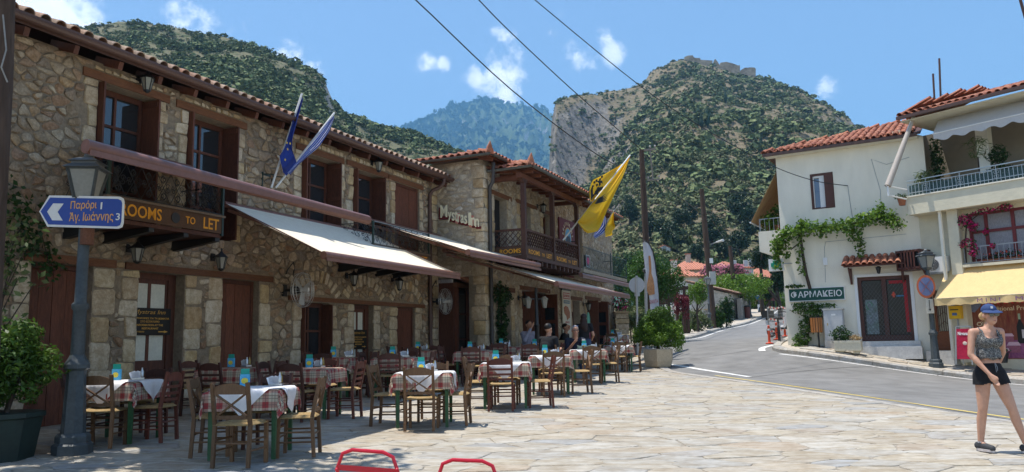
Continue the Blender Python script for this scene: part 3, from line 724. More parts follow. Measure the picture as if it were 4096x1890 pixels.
def iron_balcony(u0,u1,words,disc):
    bl=MB().box(.03,1.0,u0,u1,3.27,3.33).build('balcony',wood,A)
    for k in range(4): u=u0+.08+k*(u1-u0-.24)/3;MB().prism([(0,u,3.08),(0,u,3.26),(1.02,u,3.26),(1.02,u,3.2)],(0,.1,0)).build('beam',iron,bl)
    for x in (1.0,): sb=MB().box(1.005,1.03,u0,u1,3.34,3.62).box(.06,1.0,u0-.025,u0,3.34,3.62).box(.06,1.0,u1,u1+.025,3.34,3.62).build('sign_board',signbrown,bl)
    MB().box(.98,1.055,u0-.03,u1+.03,3.62,3.655).build('sign_ledge',M('grey_wood',(.16,.12,.09),.8,.2,10),bl)
    for s,a,w,h in words: put_text(s,orange_p,bl,(1.0315,u0+a,3.48-h/2),(0,1,0),(0,0,1),w,h,.003,.014)
    if disc: MB().prism([(1.031,u0+disc+.085*math.cos(2*PI*k/16),3.48+.085*math.sin(2*PI*k/16)) for k in range(16)],(.01,0,0)).build('round_speaker',iron,bl)
    sw=MB();fr=lambda x,z: (1.02,x,z)
    scroll_panel(sw,fr,u0+.03,u1-.03,3.68,4.17);scroll_panel(sw,lambda x,z: (x,u0+.01,z),.1,.98,3.68,4.17);scroll_panel(sw,lambda x,z: (x,u1-.01,z),.1,.98,3.68,4.17)
    sw.build('scrollwork',iron,bl,True)
    rl=MB()
    for z in (3.675,4.18): rl.bar((1.02,u0,z),(1.02,u1,z),.025,.016).bar((.05,u0+.01,z),(1.0,u0+.01,z),.02,.015).bar((.05,u1-.01,z),(1.0,u1-.01,z),.02,.015)
    rl.build('rail',iron,bl)
    for u in (u0+.015,u1-.015): MB().box(1.0,1.04,u-.02,u+.02,3.3,4.2).build('corner_post',greeniron,bl)
iron_balcony(7.77,10.05,[('ROOMS',.22,.76,.19),('TO',1.46,.2,.12),('LET',1.84,.34,.19)],1.25)
iron_balcony(14.62,17.17,[('ROOMS',.2,.8,.19),('TO',1.5,.22,.12),('LET',2.05,.38,.19)],1.3)
# ---------------------------------------------------------------- awnings
def awning(label,u0,u1,eb,zb,ef,zf,cover=None,arms=True,zf2=None,sk=0.):
    t=thing('awning',label,'awning',W(0,u0,0),-FAC,'fold-out awnings over the tables');L_=u1-u0;zf2=zf if zf2 is None else zf2
    n,m=14,12;V=[];F=[]
    for i in range(n+1):
        for j in range(m+1):
            x=i/n;y=j/m;zf_=zf+(zf2-zf)*y
            sag=-.05*math.sin(PI*x)*(.6+.4*math.sin(PI*y));V.append((eb+(ef-eb)*x,sk*(1-x)+(L_-sk*(1-x))*y,zb+(zf_-zb)*x+sag+.03))
    for i in range(n):
        for j in range(m): a=i*(m+1)+j;F.append((a,a+m+1,a+m+2,a+1))
    link('fabric',npmesh('fabric',V,F,True),cream,t)
    fb=MB();prof=[(.07*math.cos(2*PI*k/10),.075*math.sin(2*PI*k/10)) for k in range(10)]
    fb.prism([(ef+p[0],-.02,zf-.01+p[1]) for p in prof],(0,L_+.04,zf2-zf)).build('front_bar',awn_brown,t,True)
    MB().box(ef+.055,ef+.07,-.01,L_+.01,zf-.11,zf-.05).build('valance_rail',awn_brown,t)
    MB().tube([(eb,sk,zb),(eb,L_,zb)],.06,10).build('roller',awn_brown,t,True)
    if arms:
        for y,s in ((.12,1),(L_-.12,-1)):
            kx,ky=(eb+ef)/2,y+s*min(.9,L_*.28)+(sk*.5 if s > 0 else 0);zz=lambda x: zb+(zf-zb)*(x-eb)/(ef-eb)-.1
            ar=MB().bar((eb,max(y,sk+.1),zb-.1),(kx,ky,zz(kx)),.05,.06).bar((kx,ky,zz(kx)),(ef,y,zf-.04),.045,.05).ball((kx,ky,zz(kx)),.045,8,5)
            ar.build('arm',awn_brown,t)
    for y in (0,L_): MB().bar((eb,max(y,sk),zb+.02),(ef,y,(zf if y == 0 else zf2)+.02),.02,.02).build('side_hem',awn_brown,t)
    return t
aw0=awning('highest awning at the left, seen edge-on above the road sign with its rounded brown bar',5.25,10.2,.1,4.62,3.9,3.46,zf2=3.38,sk=2.9)
awning('lowest cream awning, sunlit top sheet over the left-hand tables and wall fan',10.99,16.0,.1,4.1,2.46,2.98)
awning('narrow upper cream awning crossing in front of the inn lettering',15.68,20.03,.1,4.44,2.91,3.46,zf2=3.52)
aw3=awning('long low cream awning reaching the far end of the tavern terrace',18.73,25.67,.6,3.95,3.91,2.87)
awning('grey-cream awning tucked under the wooden veranda',24.2,30.7,1.55,4.05,2.75,3.55,arms=False)
# ================================================================ the inn with the wooden veranda (middle)
B=thing('stone_inn','stone inn with tiled hip roof and wooden veranda in the middle','building',FO,-FAC)
EB=1.5
BUP=[(20.15,21.05,3.86,5.66),(22.08,22.95,3.86,5.7),(24.05,24.9,3.86,5.7),(27.3,28.15,3.9,5.75)]
BLO=[(20.3,21.2,.3,2.85),(22.08,24.2,.3,2.98),(26.72,27.6,.8,2.86),(28.5,30.0,.3,2.95),(30.45,31.4,.8,2.84)]
def inn_walls():
    rg=random.Random(31)
    pale=ramp_mat('pale_rubble',[(.48,.42,.33),(.38,.32,.24),(.57,.52,.43),(.44,.35,.24),(.52,.47,.39),(.35,.31,.26),(.54,.45,.31),(.62,.57,.49)],.9,9,.25,.7,38)
    mort2=M('pale_mortar',(.40,.34,.26),.95,.2,5,bump=.6,bscale=45,col2=(.34,.285,.215))
    wl=wall_mesh(19.45,32.2,-.2,6.6,BUP+BLO,uz(EB),.5).build('wall',mort2,B)
    q=quoins(BUP+BLO,rg,.26,.5,.2,.36)
    hq=[(a,b,c,d+.13) for a,b,c,d in BUP+BLO]+[(min(p[0] for p in P),max(p[0] for p in P),min(p[1] for p in P),max(p[1] for p in P)) for P in q]
    cs=cells(19.75,32.1,.3,6.55,.22,.155,.013,rg,holes=hq,drop=.2,rough=.06)
    lay_stones(q,uz(EB),dressed,wl,rg,(.016,.03),300,'dressed_stone',inset=.92,ck=.08)
    lay_stones([P for P in cs if abs(area(P))>.005],uz(EB),pale,wl,rg,(.012,.03),260,'stone',inset=.76,tilt=.12)
    # side wall that faces the square, standing on a corner pillar over the porch
    sm=lambda a,b,h: (a,19.45-h,b)
    w2=wall_mesh(-3.5,EB,3.25,6.6,[],sm,.5).build('side_wall',mort2,B)
    wall_mesh(1.0,EB,-.2,3.25,[],sm,.5).build('corner_pillar',mort2,B)
    qq=[]
    z=.35
    while z < 6.4:
        h=rg.uniform(.24,.42);w=rg.uniform(.24,.44);qq.append([(EB-w,z+.008),(EB,z+.008),(EB,z+h-.008),(EB-w,z+h-.008)]);z += h
    lay_stones([[p for p in P] for P in qq],sm,dressed,w2,rg,(.012,.028),60,'dressed_stone',inset=.92,ck=.07)
    q2=[[(19.45,P[0][1]),(19.45+rg.uniform(.22,.42),P[0][1]),(0,P[2][1]),(19.45,P[2][1])] for P in qq]
    for P in q2: P[2]=(P[1][0],P[2][1])
    lay_stones(q2,uz(EB),dressed,wl,rg,(.012,.028),60,'dressed_stone',inset=.92,ck=.07)
    cs=cells(-1.2,EB-.02,3.3,6.55,.25,.14,.014,rg,holes=[(min(p[0] for p in P),max(p[0] for p in P),min(p[1] for p in P),max(p[1] for p in P)) for P in qq],drop=.2,rough=.08)
    lay_stones(cs,sm,pale,w2,rg,(.012,.03),200,'stone',inset=.76,tilt=.12)
    MB().box(-7,-6.8,19.5,32.2,-.2,6.6).box(-7,EB-.5,31.9,32.2,-.2,6.6).build('wall',mort2,B)
    MB().box(.2,.3,20,31.9,0,6.4).box(.3,EB-.51,20,31.9,3.3,3.4).build('dark_room_backing',MATS['room_shade'],B)  # added backing, its dark colour stands for the unlit rooms
    for (a,b,z0,z1) in [(19.86,21.4,5.67,5.8),(21.7,23.5,5.71,5.83),(23.76,25.1,5.71,5.83),(27.1,28.4,5.76,5.88),(20.1,21.5,2.86,3.0),(21.9,24.5,2.99,3.12),(26.5,27.9,2.87,3.0),(28.3,30.2,2.96,3.08),(30.3,31.6,2.85,2.97)]:
        MB().box(EB-.3,EB+.03,a,b,z0,z1).build('lintel',lintel_w,B)
    pz_=wood
    for o in (BUP[1],BUP[2],BUP[3]): plank_or=window_at(o,3)
    w=MB().box(EB-.3,EB-.24,BUP[0][0],BUP[0][1],BUP[0][2],BUP[0][3]).build('door',M('opening_shade',(.02,.017,.015),.8),B)  # flat near-black panel, colour stands for shade in the open doorway
    window_at(BLO[2],3);window_at(BLO[4],3)
    for o in (BLO[1],BLO[3]):
        a,b,c,d=o;dr=MB().box(EB-.3,EB-.22,a,a+.08,c,d).box(EB-.3,EB-.22,b-.08,b,c,d).box(EB-.3,EB-.22,a+.08,b-.08,d-.1,d).build('door',wood,B)
        MB().box(EB-.45,EB-.40,a,b,c,d).build('doorway_shade',MATS['opening_shade'],dr)  # black backing painting the shade inside the doorway
        for x,s in ((a,1),(b,-1)):      # open leaves standing out from the wall
            MB().bar((EB-.2,x+s*.04,(c+d)/2),(EB+.42,x+s*.1,(c+d)/2),.045,d-c-.1).build('door_leaf',shutter_red,dr)
            for k in range(3): MB().bar((EB-.02,x+s*.075,c+.95+k*.52),(EB+.32,x+s*.105,c+.95+k*.52),.06,.4).build('pane',glass,dr)
def window_at(o,n):
    a,b,c,d=o;e=EB-.25;w=MB().box(e-.06,e,a,a+.07,c,d).box(e-.06,e,b-.07,b,c,d).box(e-.059,e-.001,a+.07,b-.07,d-.08,d).box(e-.058,e-.002,(a+b)/2-.04,(a+b)/2+.04,c,d-.08).build('window',shutter_red,B)
    for i in range(2):
        x0=a+.07 if i == 0 else (a+b)/2+.04;x1=(a+b)/2-.04 if i == 0 else b-.07
        for k in range(n): z0=c+.5+k*(d-c-.6)/n;MB().box(e-.045,e-.03,x0+.02,x1-.02,z0+.03,z0+(d-c-.6)/n-.02).build('pane',glass,w)
        MB().box(e-.05,e-.02,x0,x1,c,c+.5).build('panel',shutter_red,w)
    return w
inn_walls()
ver_w=M('veranda_wood',(.085,.035,.022),.55,.22,5,rv=.15,bump=.25,col2=(.06,.024,.015),stretch=(5,5,1),spec=.35)
raft=M('rafter_wood',(.16,.06,.032),.65,.22,5,rv=.15,col2=(.11,.04,.022))
EV=2.46;VU=(20.1,22.4,24.76)
def veranda():
    v=MB().box(EB-.02,EV+.08,20.05,24.82,3.74,3.84).build('veranda',ver_w,B)
    u=20.15
    while u < 24.8: MB().box(EB,EV+.06,u,u+.08,3.6,3.735).build('joist',ver_w,v);u += .38
    for u in VU:
        MB().box(EV-.065,EV+.065,u-.065,u+.065,3.62,5.98).prism([(EV-.065,u-.22,6.03),(EV-.065,u+.22,6.03),(EV-.065,u+.1,5.93),(EV-.065,u-.1,5.93)],(.13,0,0)).build('post',ver_w,v)
    MB().box(EV-.07,EV+.07,19.75,25.2,6.032,6.17).build('beam',raft,v);MB().box(EB,EV-.07,20.03,20.17,6.032,6.16).box(EB,EV-.07,24.7,24.84,6.032,6.16).build('beam',raft,v)
    def lattice(plane,x0,x1,nm='lattice'):
        b=MB();n=max(3,round((x1-x0)/.17));w=(x1-x0)/n;h=.43;z0=4.115;slope=h/2
        import itertools
        sp=w;run=h      # 45 degree slats
        k=-int(run/sp)-1
        while k < n+1:
            for s in (1,-1):
                xa=x0+k*sp if s > 0 else x0+k*sp+run;xb=xa+s*run;za,zb=z0,z0+h
                # clip to the bay
                def cl(x_,xo,z_,zo):
                    if x_ < x0: t=(x0-x_)/(xo-x_);return x0,z_+t*(zo-z_)
                    if x_ > x1: t=(x_-x1)/(x_-xo);return x1,z_+t*(zo-z_)
                    return x_,z_
                if max(xa,xb) <= x0+.01 or min(xa,xb) >= x1 - .01: continue
                a2=cl(xa,xb,za,zb);b2=cl(xb,xa,zb,za)
                b.bar(plane(a2[0],a2[1],s*.008),plane(b2[0],b2[1],s*.008),.014,.03,up=plane(1,0,0,True))
            k += 1
        b.build(nm,ver_w,v)
    fp=lambda x,z,o,dr=False: (1,0,0) if dr else (EV+o,x,z)
    sp_=lambda x,z,o,dr=False: (0,1,0) if dr else (x,20.1+o,z)
    for a,b in ((VU[0]+.07,VU[1]-.07),(VU[1]+.07,VU[2]-.07)):
        lattice(fp,a,b);MB().box(EV-.035,EV+.035,a,b,4.55,4.61).box(EV-.03,EV+.03,a,b,4.08,4.115).build('rail',ver_w,v)
        sb=MB().box(EV+.0,EV+.035,a,b,3.86,4.075).build('sign_board',signbrown,v)
        L_=b-a
        for s,x,w,h in (('ROOMS',.07,.40,.13),('TO',.55,.1,.085),('LET',.73,.2,.13)):
            put_text(s,orange_p,v,(EV+.0355,a+L_*x,3.9+(0 if h > .1 else .015)),(0,1,0),(0,0,1),L_*w,h,.003,.012)
    lattice(sp_,EB+.05,EV-.07);MB().box(EB+.05,EV-.07,20.065,20.135,4.55,4.61).box(EB+.05,EV-.07,20.07,20.13,4.08,4.115).build('rail',ver_w,v)
    lattice(lambda x,z,o,dr=False: (0,1,0) if dr else (x,24.76+o,z),EB+.05,EV-.07);MB().box(EB+.05,EV-.07,24.725,24.795,4.55,4.61).build('rail',ver_w,v)
    MB().box(EB+.05,EV-.07,20.06,20.09,3.86,4.075).build('sign_board',signbrown,v)
    put_text('ROOMS',orange_p,v,(EB+.2,20.059,3.9),(1,0,0),(0,0,1),.66,.13,.003,.012)
veranda()
def inn_roofs():
    # main hip roof
    zE=6.58;e1,u0,u1=1.88,19.08,32.5;rise=math.tan(R(15));dep=4.4
    rf=MB().prism([(e1-.05,u0+.05,zE),(e1-.05,u1,zE),(e1-.05-dep,u1,zE+dep*rise),(e1-.05-dep,u0+.05+dep,zE+dep*rise)],(0,0,.05)).prism([(e1-.05,u0+.05,zE),(e1-.05-dep,u0+.05+dep,zE+dep*rise),(e1-.05-2*dep,u0+.05,zE)],(0,0,.05)).build('roof',raft,B)
    sl=Vector((-math.cos(R(15)),0,math.sin(R(15))));sd=dep/math.cos(R(15))
    tiled(rf,(e1+.03,u0,zE+.06),(0,1,0),sl,u1-u0,sd,tile_red,.235,.36,130,hi=lambda x: (x+.05)/math.cos(R(15)),seed=7)
    tiled(rf,(e1-2*dep+.6,u0-.03,zE+.06),(1,0,0),Vector((0,math.cos(R(15)),math.sin(R(15)))),2*dep-.6,sd,tile_red,.235,.36,90,hi=lambda x: (2*dep-.6-x+.05)/math.cos(R(15)) if x > dep else 99,seed=8)
    # hip cap with upright end tile
    hip(rf,(e1+.03,u0-.03,zE+.12),(e1-2.2,u0+2.2,zE+.12+2.2*rise))
    gut(rf,(e1+.09,u0,zE+.02),(e1+.09,20.0,zE+.02));gut(rf,(e1+.09,24.9,zE+.02),(e1+.09,u1,zE+.02));gut(rf,(-1.8,u0-.09,zE+.02),(e1+.09,u0-.09,zE+.02))
    for k in range(18): u=u0+.3+k*.75;MB().bar((EB-.1,u,zE+.06),(e1-.04,u,zE-.04),.07,.1).build('rafter',raft,rf)
    # veranda roof, lower, hipped at its near end
    zV=6.27;eo,uL,uR=2.86,19.72,25.25;rr=math.tan(R(17));dp=eo - EB
    r2=MB().prism([(eo-.04,uL+.04,zV),(eo-.04,uR,zV),(EB,uR,zV+dp*rr),(EB,uL+dp,zV+dp*rr)],(0,0,.04)).prism([(eo-.04,uL+.04,zV),(EB,uL+dp,zV+dp*rr),(EB,uL+.04,zV)],(0,0,.04)).build('veranda_roof',raft,B)
    s2=Vector((-math.cos(R(17)),0,math.sin(R(17))))
    tiled(r2,(eo+.03,uL,zV+.05),(0,1,0),s2,uR-uL,dp/math.cos(R(17)),tile_red,.235,.36,90,hi=lambda x: (x+.06)/math.cos(R(17)),seed=9)
    tiled(r2,(EB,uL-.03,zV+.05),(1,0,0),Vector((0,math.cos(R(17)),math.sin(R(17)))),dp,dp/math.cos(R(17)),tile_red,.235,.36,30,hi=lambda x: (dp-x+.06)/math.cos(R(17)),seed=10)
    hip(r2,(eo+.03,uL-.03,zV+.11),(EB,uL+dp,zV+.11+dp*rr))
    gut(r2,(eo+.09,uL-.08,zV+.0),(eo+.09,uR,zV+.0));gut(r2,(EB+.05,uL-.09,zV-.02),(eo+.09,uL-.09,zV+.0))
    for k in range(9): u=20.0+k*.62;MB().bar((EB,u,6.33),(eo-.05,u,6.2),.07,.09).build('rafter',raft,r2)
    MB().tube([(1.75,19.62,6.5),(1.75,19.6,6.15),(1.72,19.62,5.95),(1.6,19.66,5.8),(1.58,19.7,5.6),(1.58,19.7,.5)],.055,10).build('downpipe',M('dark_pipe',(.05,.045,.045),.45,.2,12,spec=.4),B,True)
def gut(par,p,q):
    p,q=Vector(p),Vector(q);a=(q-p).normalized();x=a.cross(Vector((0,0,1)));g=MB();n=6
    for k in range(n):
        t0,t1=PI+PI*k/n,PI+PI*(k+1)/n;o0=x*(.065*math.cos(t0))+Vector((0,0,.065*math.sin(t0)+.04));o1=x*(.065*math.cos(t1))+Vector((0,0,.065*math.sin(t1)+.04))
        g.quad(p+o0,q+o0,q+o1,p+o1)
    g.build('gutter',M('grey_gutter',(.075,.078,.07),.45,.2,10,spec=.4),par,True)
def hip(par,p,q):
    p,q=Vector(p),Vector(q);n=5;d_=(q-p)/n
    for i in range(n): MB().tube([p+d_*i-d_*.08,p+d_*(i+1)],[.105,.085],8).build('hip_tile',tile_red,par,True)
    t=(p - q).normalized();x=t.cross(Vector((0,0,1))).normalized()
    MB().prism([p+x*.12-Vector((0,0,.06)),p - x*.12-Vector((0,0,.06)),p - x*.08+Vector((0,0,.12)),p+t*.06+Vector((0,0,.3)),p+x*.08+Vector((0,0,.12))],-t*.05).build('end_tile',tile_red,par)
inn_roofs()
# ---------------------------------------------------------------- porch with tiled canopy between tavern and inn
def porch():
    p=MB().box(.5,.58,19.46,22.6,.3,.75).build('porch',wood,B)
    MB().box(.03,.5,19.44,19.49,.3,3.1).build('side_panel',wood,p)
    for k,u in enumerate((19.5,20.15,20.8,21.5,22.2)): MB().box(.5,.6,u,u+.09,.75,2.98).build('mullion',wood,p)
    MB().box(.49,.61,19.45,22.6,2.98,3.1).build('lintel',lintel_w,p)
    for k,u in enumerate((19.59,20.24,20.89,21.59)):
        for j in range(3): MB().box(.53,.55,u+.03,u+.53,.8+j*.72,1.46+j*.72).build('pane',glass,p)
        for j in range(2): MB().box(.515,.565,u,u+.56,1.47+j*.72,1.51+j*.72).build('glazing_bar',wood,p)
    rf=MB().prism([(1.0,19.5,3.03),(1.0,22.4,3.03),(.35,22.4,3.3),(.35,19.5,3.3)],(0,0,.03)).build('canopy',wood,p)
    s=Vector((-.65,0,.27)).normalized();
    tiled(p,(1.03,19.55,3.07),(0,1,0),s,2.8,.7,tile_red,.2,.34,60,seed=12)
porch()
# ---------------------------------------------------------------- signs on the inn
redm=M('dark_red_board',(.13,.018,.022),.6,.12,10);pinkm=M('sign_salmon',(.62,.24,.19),.7,.08,8);cream_l=M('cream_lettering',(.72,.66,.46),.6,.06,10)
def inn_sign():
    t=thing('inn_lettering_sign','raised cream Mystras Inn lettering stepping down the pale stone side wall','sign',W(0,19.4,0),-FAC)
    x0,z0=.2,4.98;dx,dz=1.24,-.40
    word='Mystras Inn';n=len(word);wd=dict(M=.20,y=.11,s=.085,t=.075,r=.08,a=.095,I=.075,n=.105);x=0.;tot=sum(wd.get(c,.03) for c in word)
    MB().box(.1,.2,-.05,.04,4.95,5.3).build('end_box',redm,t)
    for c in word:
        w=wd.get(c,.03);f=x/tot
        if c != ' ':
            xx=x0+dx*f;zz=z0+dz*f;h=.36 if c in 'MI' else (.24 if c != 't' else .31);zl=zz - (.07 if c == 'y' else 0);hh=h+(.05 if c == 'y' else 0)
            put_text(c,cream_l,t,(xx,-.12,zl),(1,0,0),(.0,0,1),w*dx/tot*.93,hh,.02,.012)
            MB().box(xx-.01,xx+w*dx/tot*.92,-.085,.045,zz-.04,zz+h*(.8 if c in 'tI' else .12)).build('backing',pinkm if c in 'tI' else redm,t)
        x += w
inn_sign()
def restaurant_sign():
    t=thing('restaurant_sign','dark red restaurant board with round blue landscape behind the veranda post','sign',W(EB+.04,25.42,4.6),-FAC)
    MB().box(0,.04,0,1.68,0,1.16).build('board',redm,t)
    cy,cz_=.86,.5;r=.36
    MB().prism([(.041,cy+r*math.cos(2*PI*k/24),cz_+r*1.05*math.sin(2*PI*k/24)) for k in range(24)],(.012,0,0)).build('rim',M('sand_paint',(.55,.42,.22),.6),t)
    MB().prism([(.054,cy+.31*math.cos(2*PI*k/24),cz_+.31*1.05*math.sin(2*PI*k/24)) for k in range(24)],(.006,0,0)).build('painted_sky',M('sky_paint',(.12,.38,.62),.6,.1,4),t)
    MB().prism([(.061,cy-.26,cz_-.2),(.061,cy+.26,cz_-.2),(.061,cy+.2,cz_-.02),(.061,cy+.1,cz_+.1),(.061,cy,cz_+.02),(.061,cy-.14,cz_+.12),(.061,cy-.2,cz_-.04)],(.005,0,0)).build('painted_hill',M('hill_paint',(.05,.06,.09),.6),t)
    for k,ch in enumerate('RESTAURANT'):
        a=R(168-k*17.3);q=(.0415,cy+.44*math.cos(a),cz_+.46*math.sin(a));put_text(ch,cream_l,t,(q[0],q[1]-.04*math.sin(a),q[2]+.04*math.cos(a)),(0,math.sin(a),-math.cos(a)),(0,math.cos(a),math.sin(a)),.085,.13,.004,.03)
restaurant_sign()
def small_signs():
    u,z=uzp(2345,1047,EV);t=thing('square_box_sign','black square box sign with magenta rosette at the veranda end','sign',W(EV-.02,u-.2,z-.2),-FAC)
    MB().box(0,.08,0,.42,0,.42).build('box',iron,t)
    MB().prism([(.081,.21+(.12+.02*math.cos(8*2*PI*k/32))*math.cos(2*PI*k/32),.22+(.12+.02*math.cos(8*2*PI*k/32))*math.sin(2*PI*k/32)) for k in range(32)],(.004,0,0)).build('rosette',M('magenta',(.45,.03,.13),.5),t)
    MB().box(.0,.081,.0,.42,.0,.012).box(0,.083,0,.02,.0,.42).box(0,.083,.4,.42,.0,.42).box(0,.083,.02,.4,.4,.42).build('frame',M('silver_trim',(.45,.45,.45),.35,metal=.7),t)
    u,z=uzp(2272,1118,1.75);t=thing('name_sign','dark red name sign in Greek letters under the far awning','sign',W(1.72,u-.62,z-.12),-FAC)
    MB().box(0,.03,0,1.3,0,.27).build('board',redm,t);put_text('Γ. ΜΠΟΥΡΛΟΚΑΣ',cream_l,t,(.0305,.07,.07),(0,1,0),(0,0,1),1.15,.13,.004,.02)
    MB().bar((0.015,.1,.27),(.015,.1,.5),.01,.01).bar((0.015,1.2,.27),(.015,1.2,.5),.01,.01).build('hanger',iron,t)
    # tall menu board with food pictures
    t=thing('menu_banner','tall cream menu banner with roast meat pictures on the inn wall','sign',W(EB+.06,25.5,1.5),-FAC)
    MB().box(0,.03,0,.86,0,1.66).build('board',M('cream_board',(.62,.60,.50),.7,.06,5),t)
    MB().box(-.005,.045,-.03,.89,1.66,1.71).build('top_rail',iron,t)
    MB().box(.031,.034,.08,.78,1.36,1.58).build('red_frame',M('menu_red',(.42,.06,.05),.6),t);MB().box(.035,.037,.11,.75,1.39,1.55).build('title_field',M('cream_board2',(.66,.62,.55),.7),t)
    put_text('ΚΑΘΗΜΕΡΙΝΑ',MATS['menu_red'],t,(.0375,.13,1.42),(0,1,0),(0,0,1),.6,.1,.002,.02)
    MB().box(.031,.035,.12,.74,1.2,1.31).build('blue_field',M('menu_blue',(.08,.2,.33),.6),t);put_text('ΓΟΥΡΝΟΠΟΥΛΑ',cream_l,t,(.0355,.15,1.225),(0,1,0),(0,0,1),.56,.06,.002,.01)
    meat=M('roast_print',(.38,.15,.06),.6,.3,14,col2=(.25,.09,.04))
    MB().prism([(.031,.1,1.05),(.031,.3,1.12),(.031,.55,1.08),(.031,.74,.9),(.031,.72,.7),(.031,.55,.66),(.031,.42,.6),(.031,.36,.75),(.031,.15,.85)][::-1],(.004,0,0)).build('roast_picture',meat,t)
    put_text('ΑΡΝΙ ΨΗΤΟ',MATS['menu_red'],t,(.031,.25,.5),(0,1,0),(0,0,1),.42,.07,.002,.02)
    MB().prism([(.031,.12,.42),(.031,.4,.46),(.031,.74,.42),(.031,.68,.28),(.031,.4,.3),(.031,.2,.24)][::-1],(.004,0,0)).build('roast_picture',meat,t)
    # ice cream cone boards leaning by the door
    for u,nm in ((28.25,'pink and mint ice-cream cone board on the left of the far door'),(30.2,'pink and mint ice-cream cone board on the right of the far door')):
        t=thing('ice_cream_board',nm,'sign',W(EB+.1,u,.95),-FAC,'ice-cream boards');MB().box(0,.03,-.13,.13,0,1.05).build('pink_body',M('pink_print',(.62,.16,.26),.6,.2,12),t)
        MB().prism([(.0,.16*math.cos(2*PI*k/20),1.2+.3*math.sin(2*PI*k/20)) for k in range(20)],(.034,0,0)).build('mint_top',M('mint_print',(.16,.48,.38),.6,.15,12),t)
small_signs()
def green_balcony():
    b=MB().box(EB,2.5,25.25,30.8,3.72,3.84).build('balcony',MATS['pale_mortar'],B)
    rl=MB()
    for z in (3.92,4.62): rl.bar((2.48,25.25,z),(2.48,30.8,z),.025,.02).bar((EB,30.79,z),(2.48,30.79,z),.025,.02)
    rl.build('rail',greeniron,b)
    for k in range(47):
        u=25.3+k*.118;MB().bar((2.48,u,3.85),(2.48,u,4.62),.012,.012,(0,1,0)).build('baluster',greeniron,b)
    MB().bar((2.48,28.6,3.84),(2.48,28.6,4.7),.03,.03,(0,1,0)).bar((2.48,30.79,3.84),(2.48,30.79,4.7),.03,.03,(0,1,0)).build('post',greeniron,b)
green_balcony()
# ---------------------------------------------------------------- wall lanterns and fans
def make_lantern(label,group='black wall lanterns'):
    t=thing('wall_lantern',label,'lantern',(0,0,0),0,group)
    MB().lathe([(.06,-.02),(.06,.0),(.03,.02)],8).mesh('x')
    b=MB().box(0,.02,-.05,.05,-.07,.07);b.tube([(.02,0,0),(.1,0,.03),(.2,0,.06),(.22,0,.02)],.012,6);b.build('bracket',iron,t)
    MB().lathe([(.02,.10),(.035,.07),(.12,.0),(.13,-.015),(.105,-.02)],6,(.22,0,0)).lathe([(.008,.10),(.02,.12),(.006,.16)],6,(.22,0,0)).build('cap',iron,t)
    MB().lathe([(.1,-.02),(.055,-.22)],6,(.22,0,0)).build('glass',lantglass,t)
    fr=MB()
    for k in range(6): a=2*PI*k/6;fr.bar((.22+.103*math.cos(a),.103*math.sin(a),-.02),(.22+.058*math.cos(a),.058*math.sin(a),-.22),.012,.012)
    fr.lathe([(.06,-.22),(.06,-.24),(.02,-.27)],6,(.22,0,0)).build('cage',iron,t);return t
LN=[(0,9.0,3.05,'black wall lantern below the left end of the first balcony'),(0,10.84,3.07,'black wall lantern over the pier between glazed door and plank shutter'),(0,15.01,3.02,'black wall lantern over the left relieving arch'),(0,17.0,3.02,'black wall lantern with white junction box under the second balcony'),
      (0,9.04,5.96,'black lantern on the lintel of the upper left window'),(0,16.03,5.95,'black lantern on the lintel of the fourth upper window'),(EB,23.5,5.85,'black lantern on the veranda wall'),(EB,21.75,2.72,'lit lantern left of the big open inn door'),(EB,27.95,2.75,'lit lantern left of the far door'),(EB,30.3,2.75,'lit lantern beside the last window of the inn')]
lan0=None
for e,u,z,lb in LN:
    if lan0 is None: lan0=make_lantern(lb);lan0.location=W(e+.02,u,z);lan0.rotation_euler=(0,0,-FAC);o=lan0
    else: o=dup(lan0,W(e+.02,u,z),-FAC,lb)
    if 'lit lantern' in lb: MB().ball((.22,0,-.12),.035).build('bulb',bulb_m,o)
for u,z in ((8.98,3.3),(16.95,3.28)):
    t=tag(MB().box(0,.07,0,.11,0,.09).build('junction_box',M('white_plastic',(.6,.6,.56),.5),None,loc=W(.01,u-.02,z),rz=-FAC),'small white junction box over the lantern at the '+('first' if u < 10 else 'second')+' balcony','box','junction boxes')
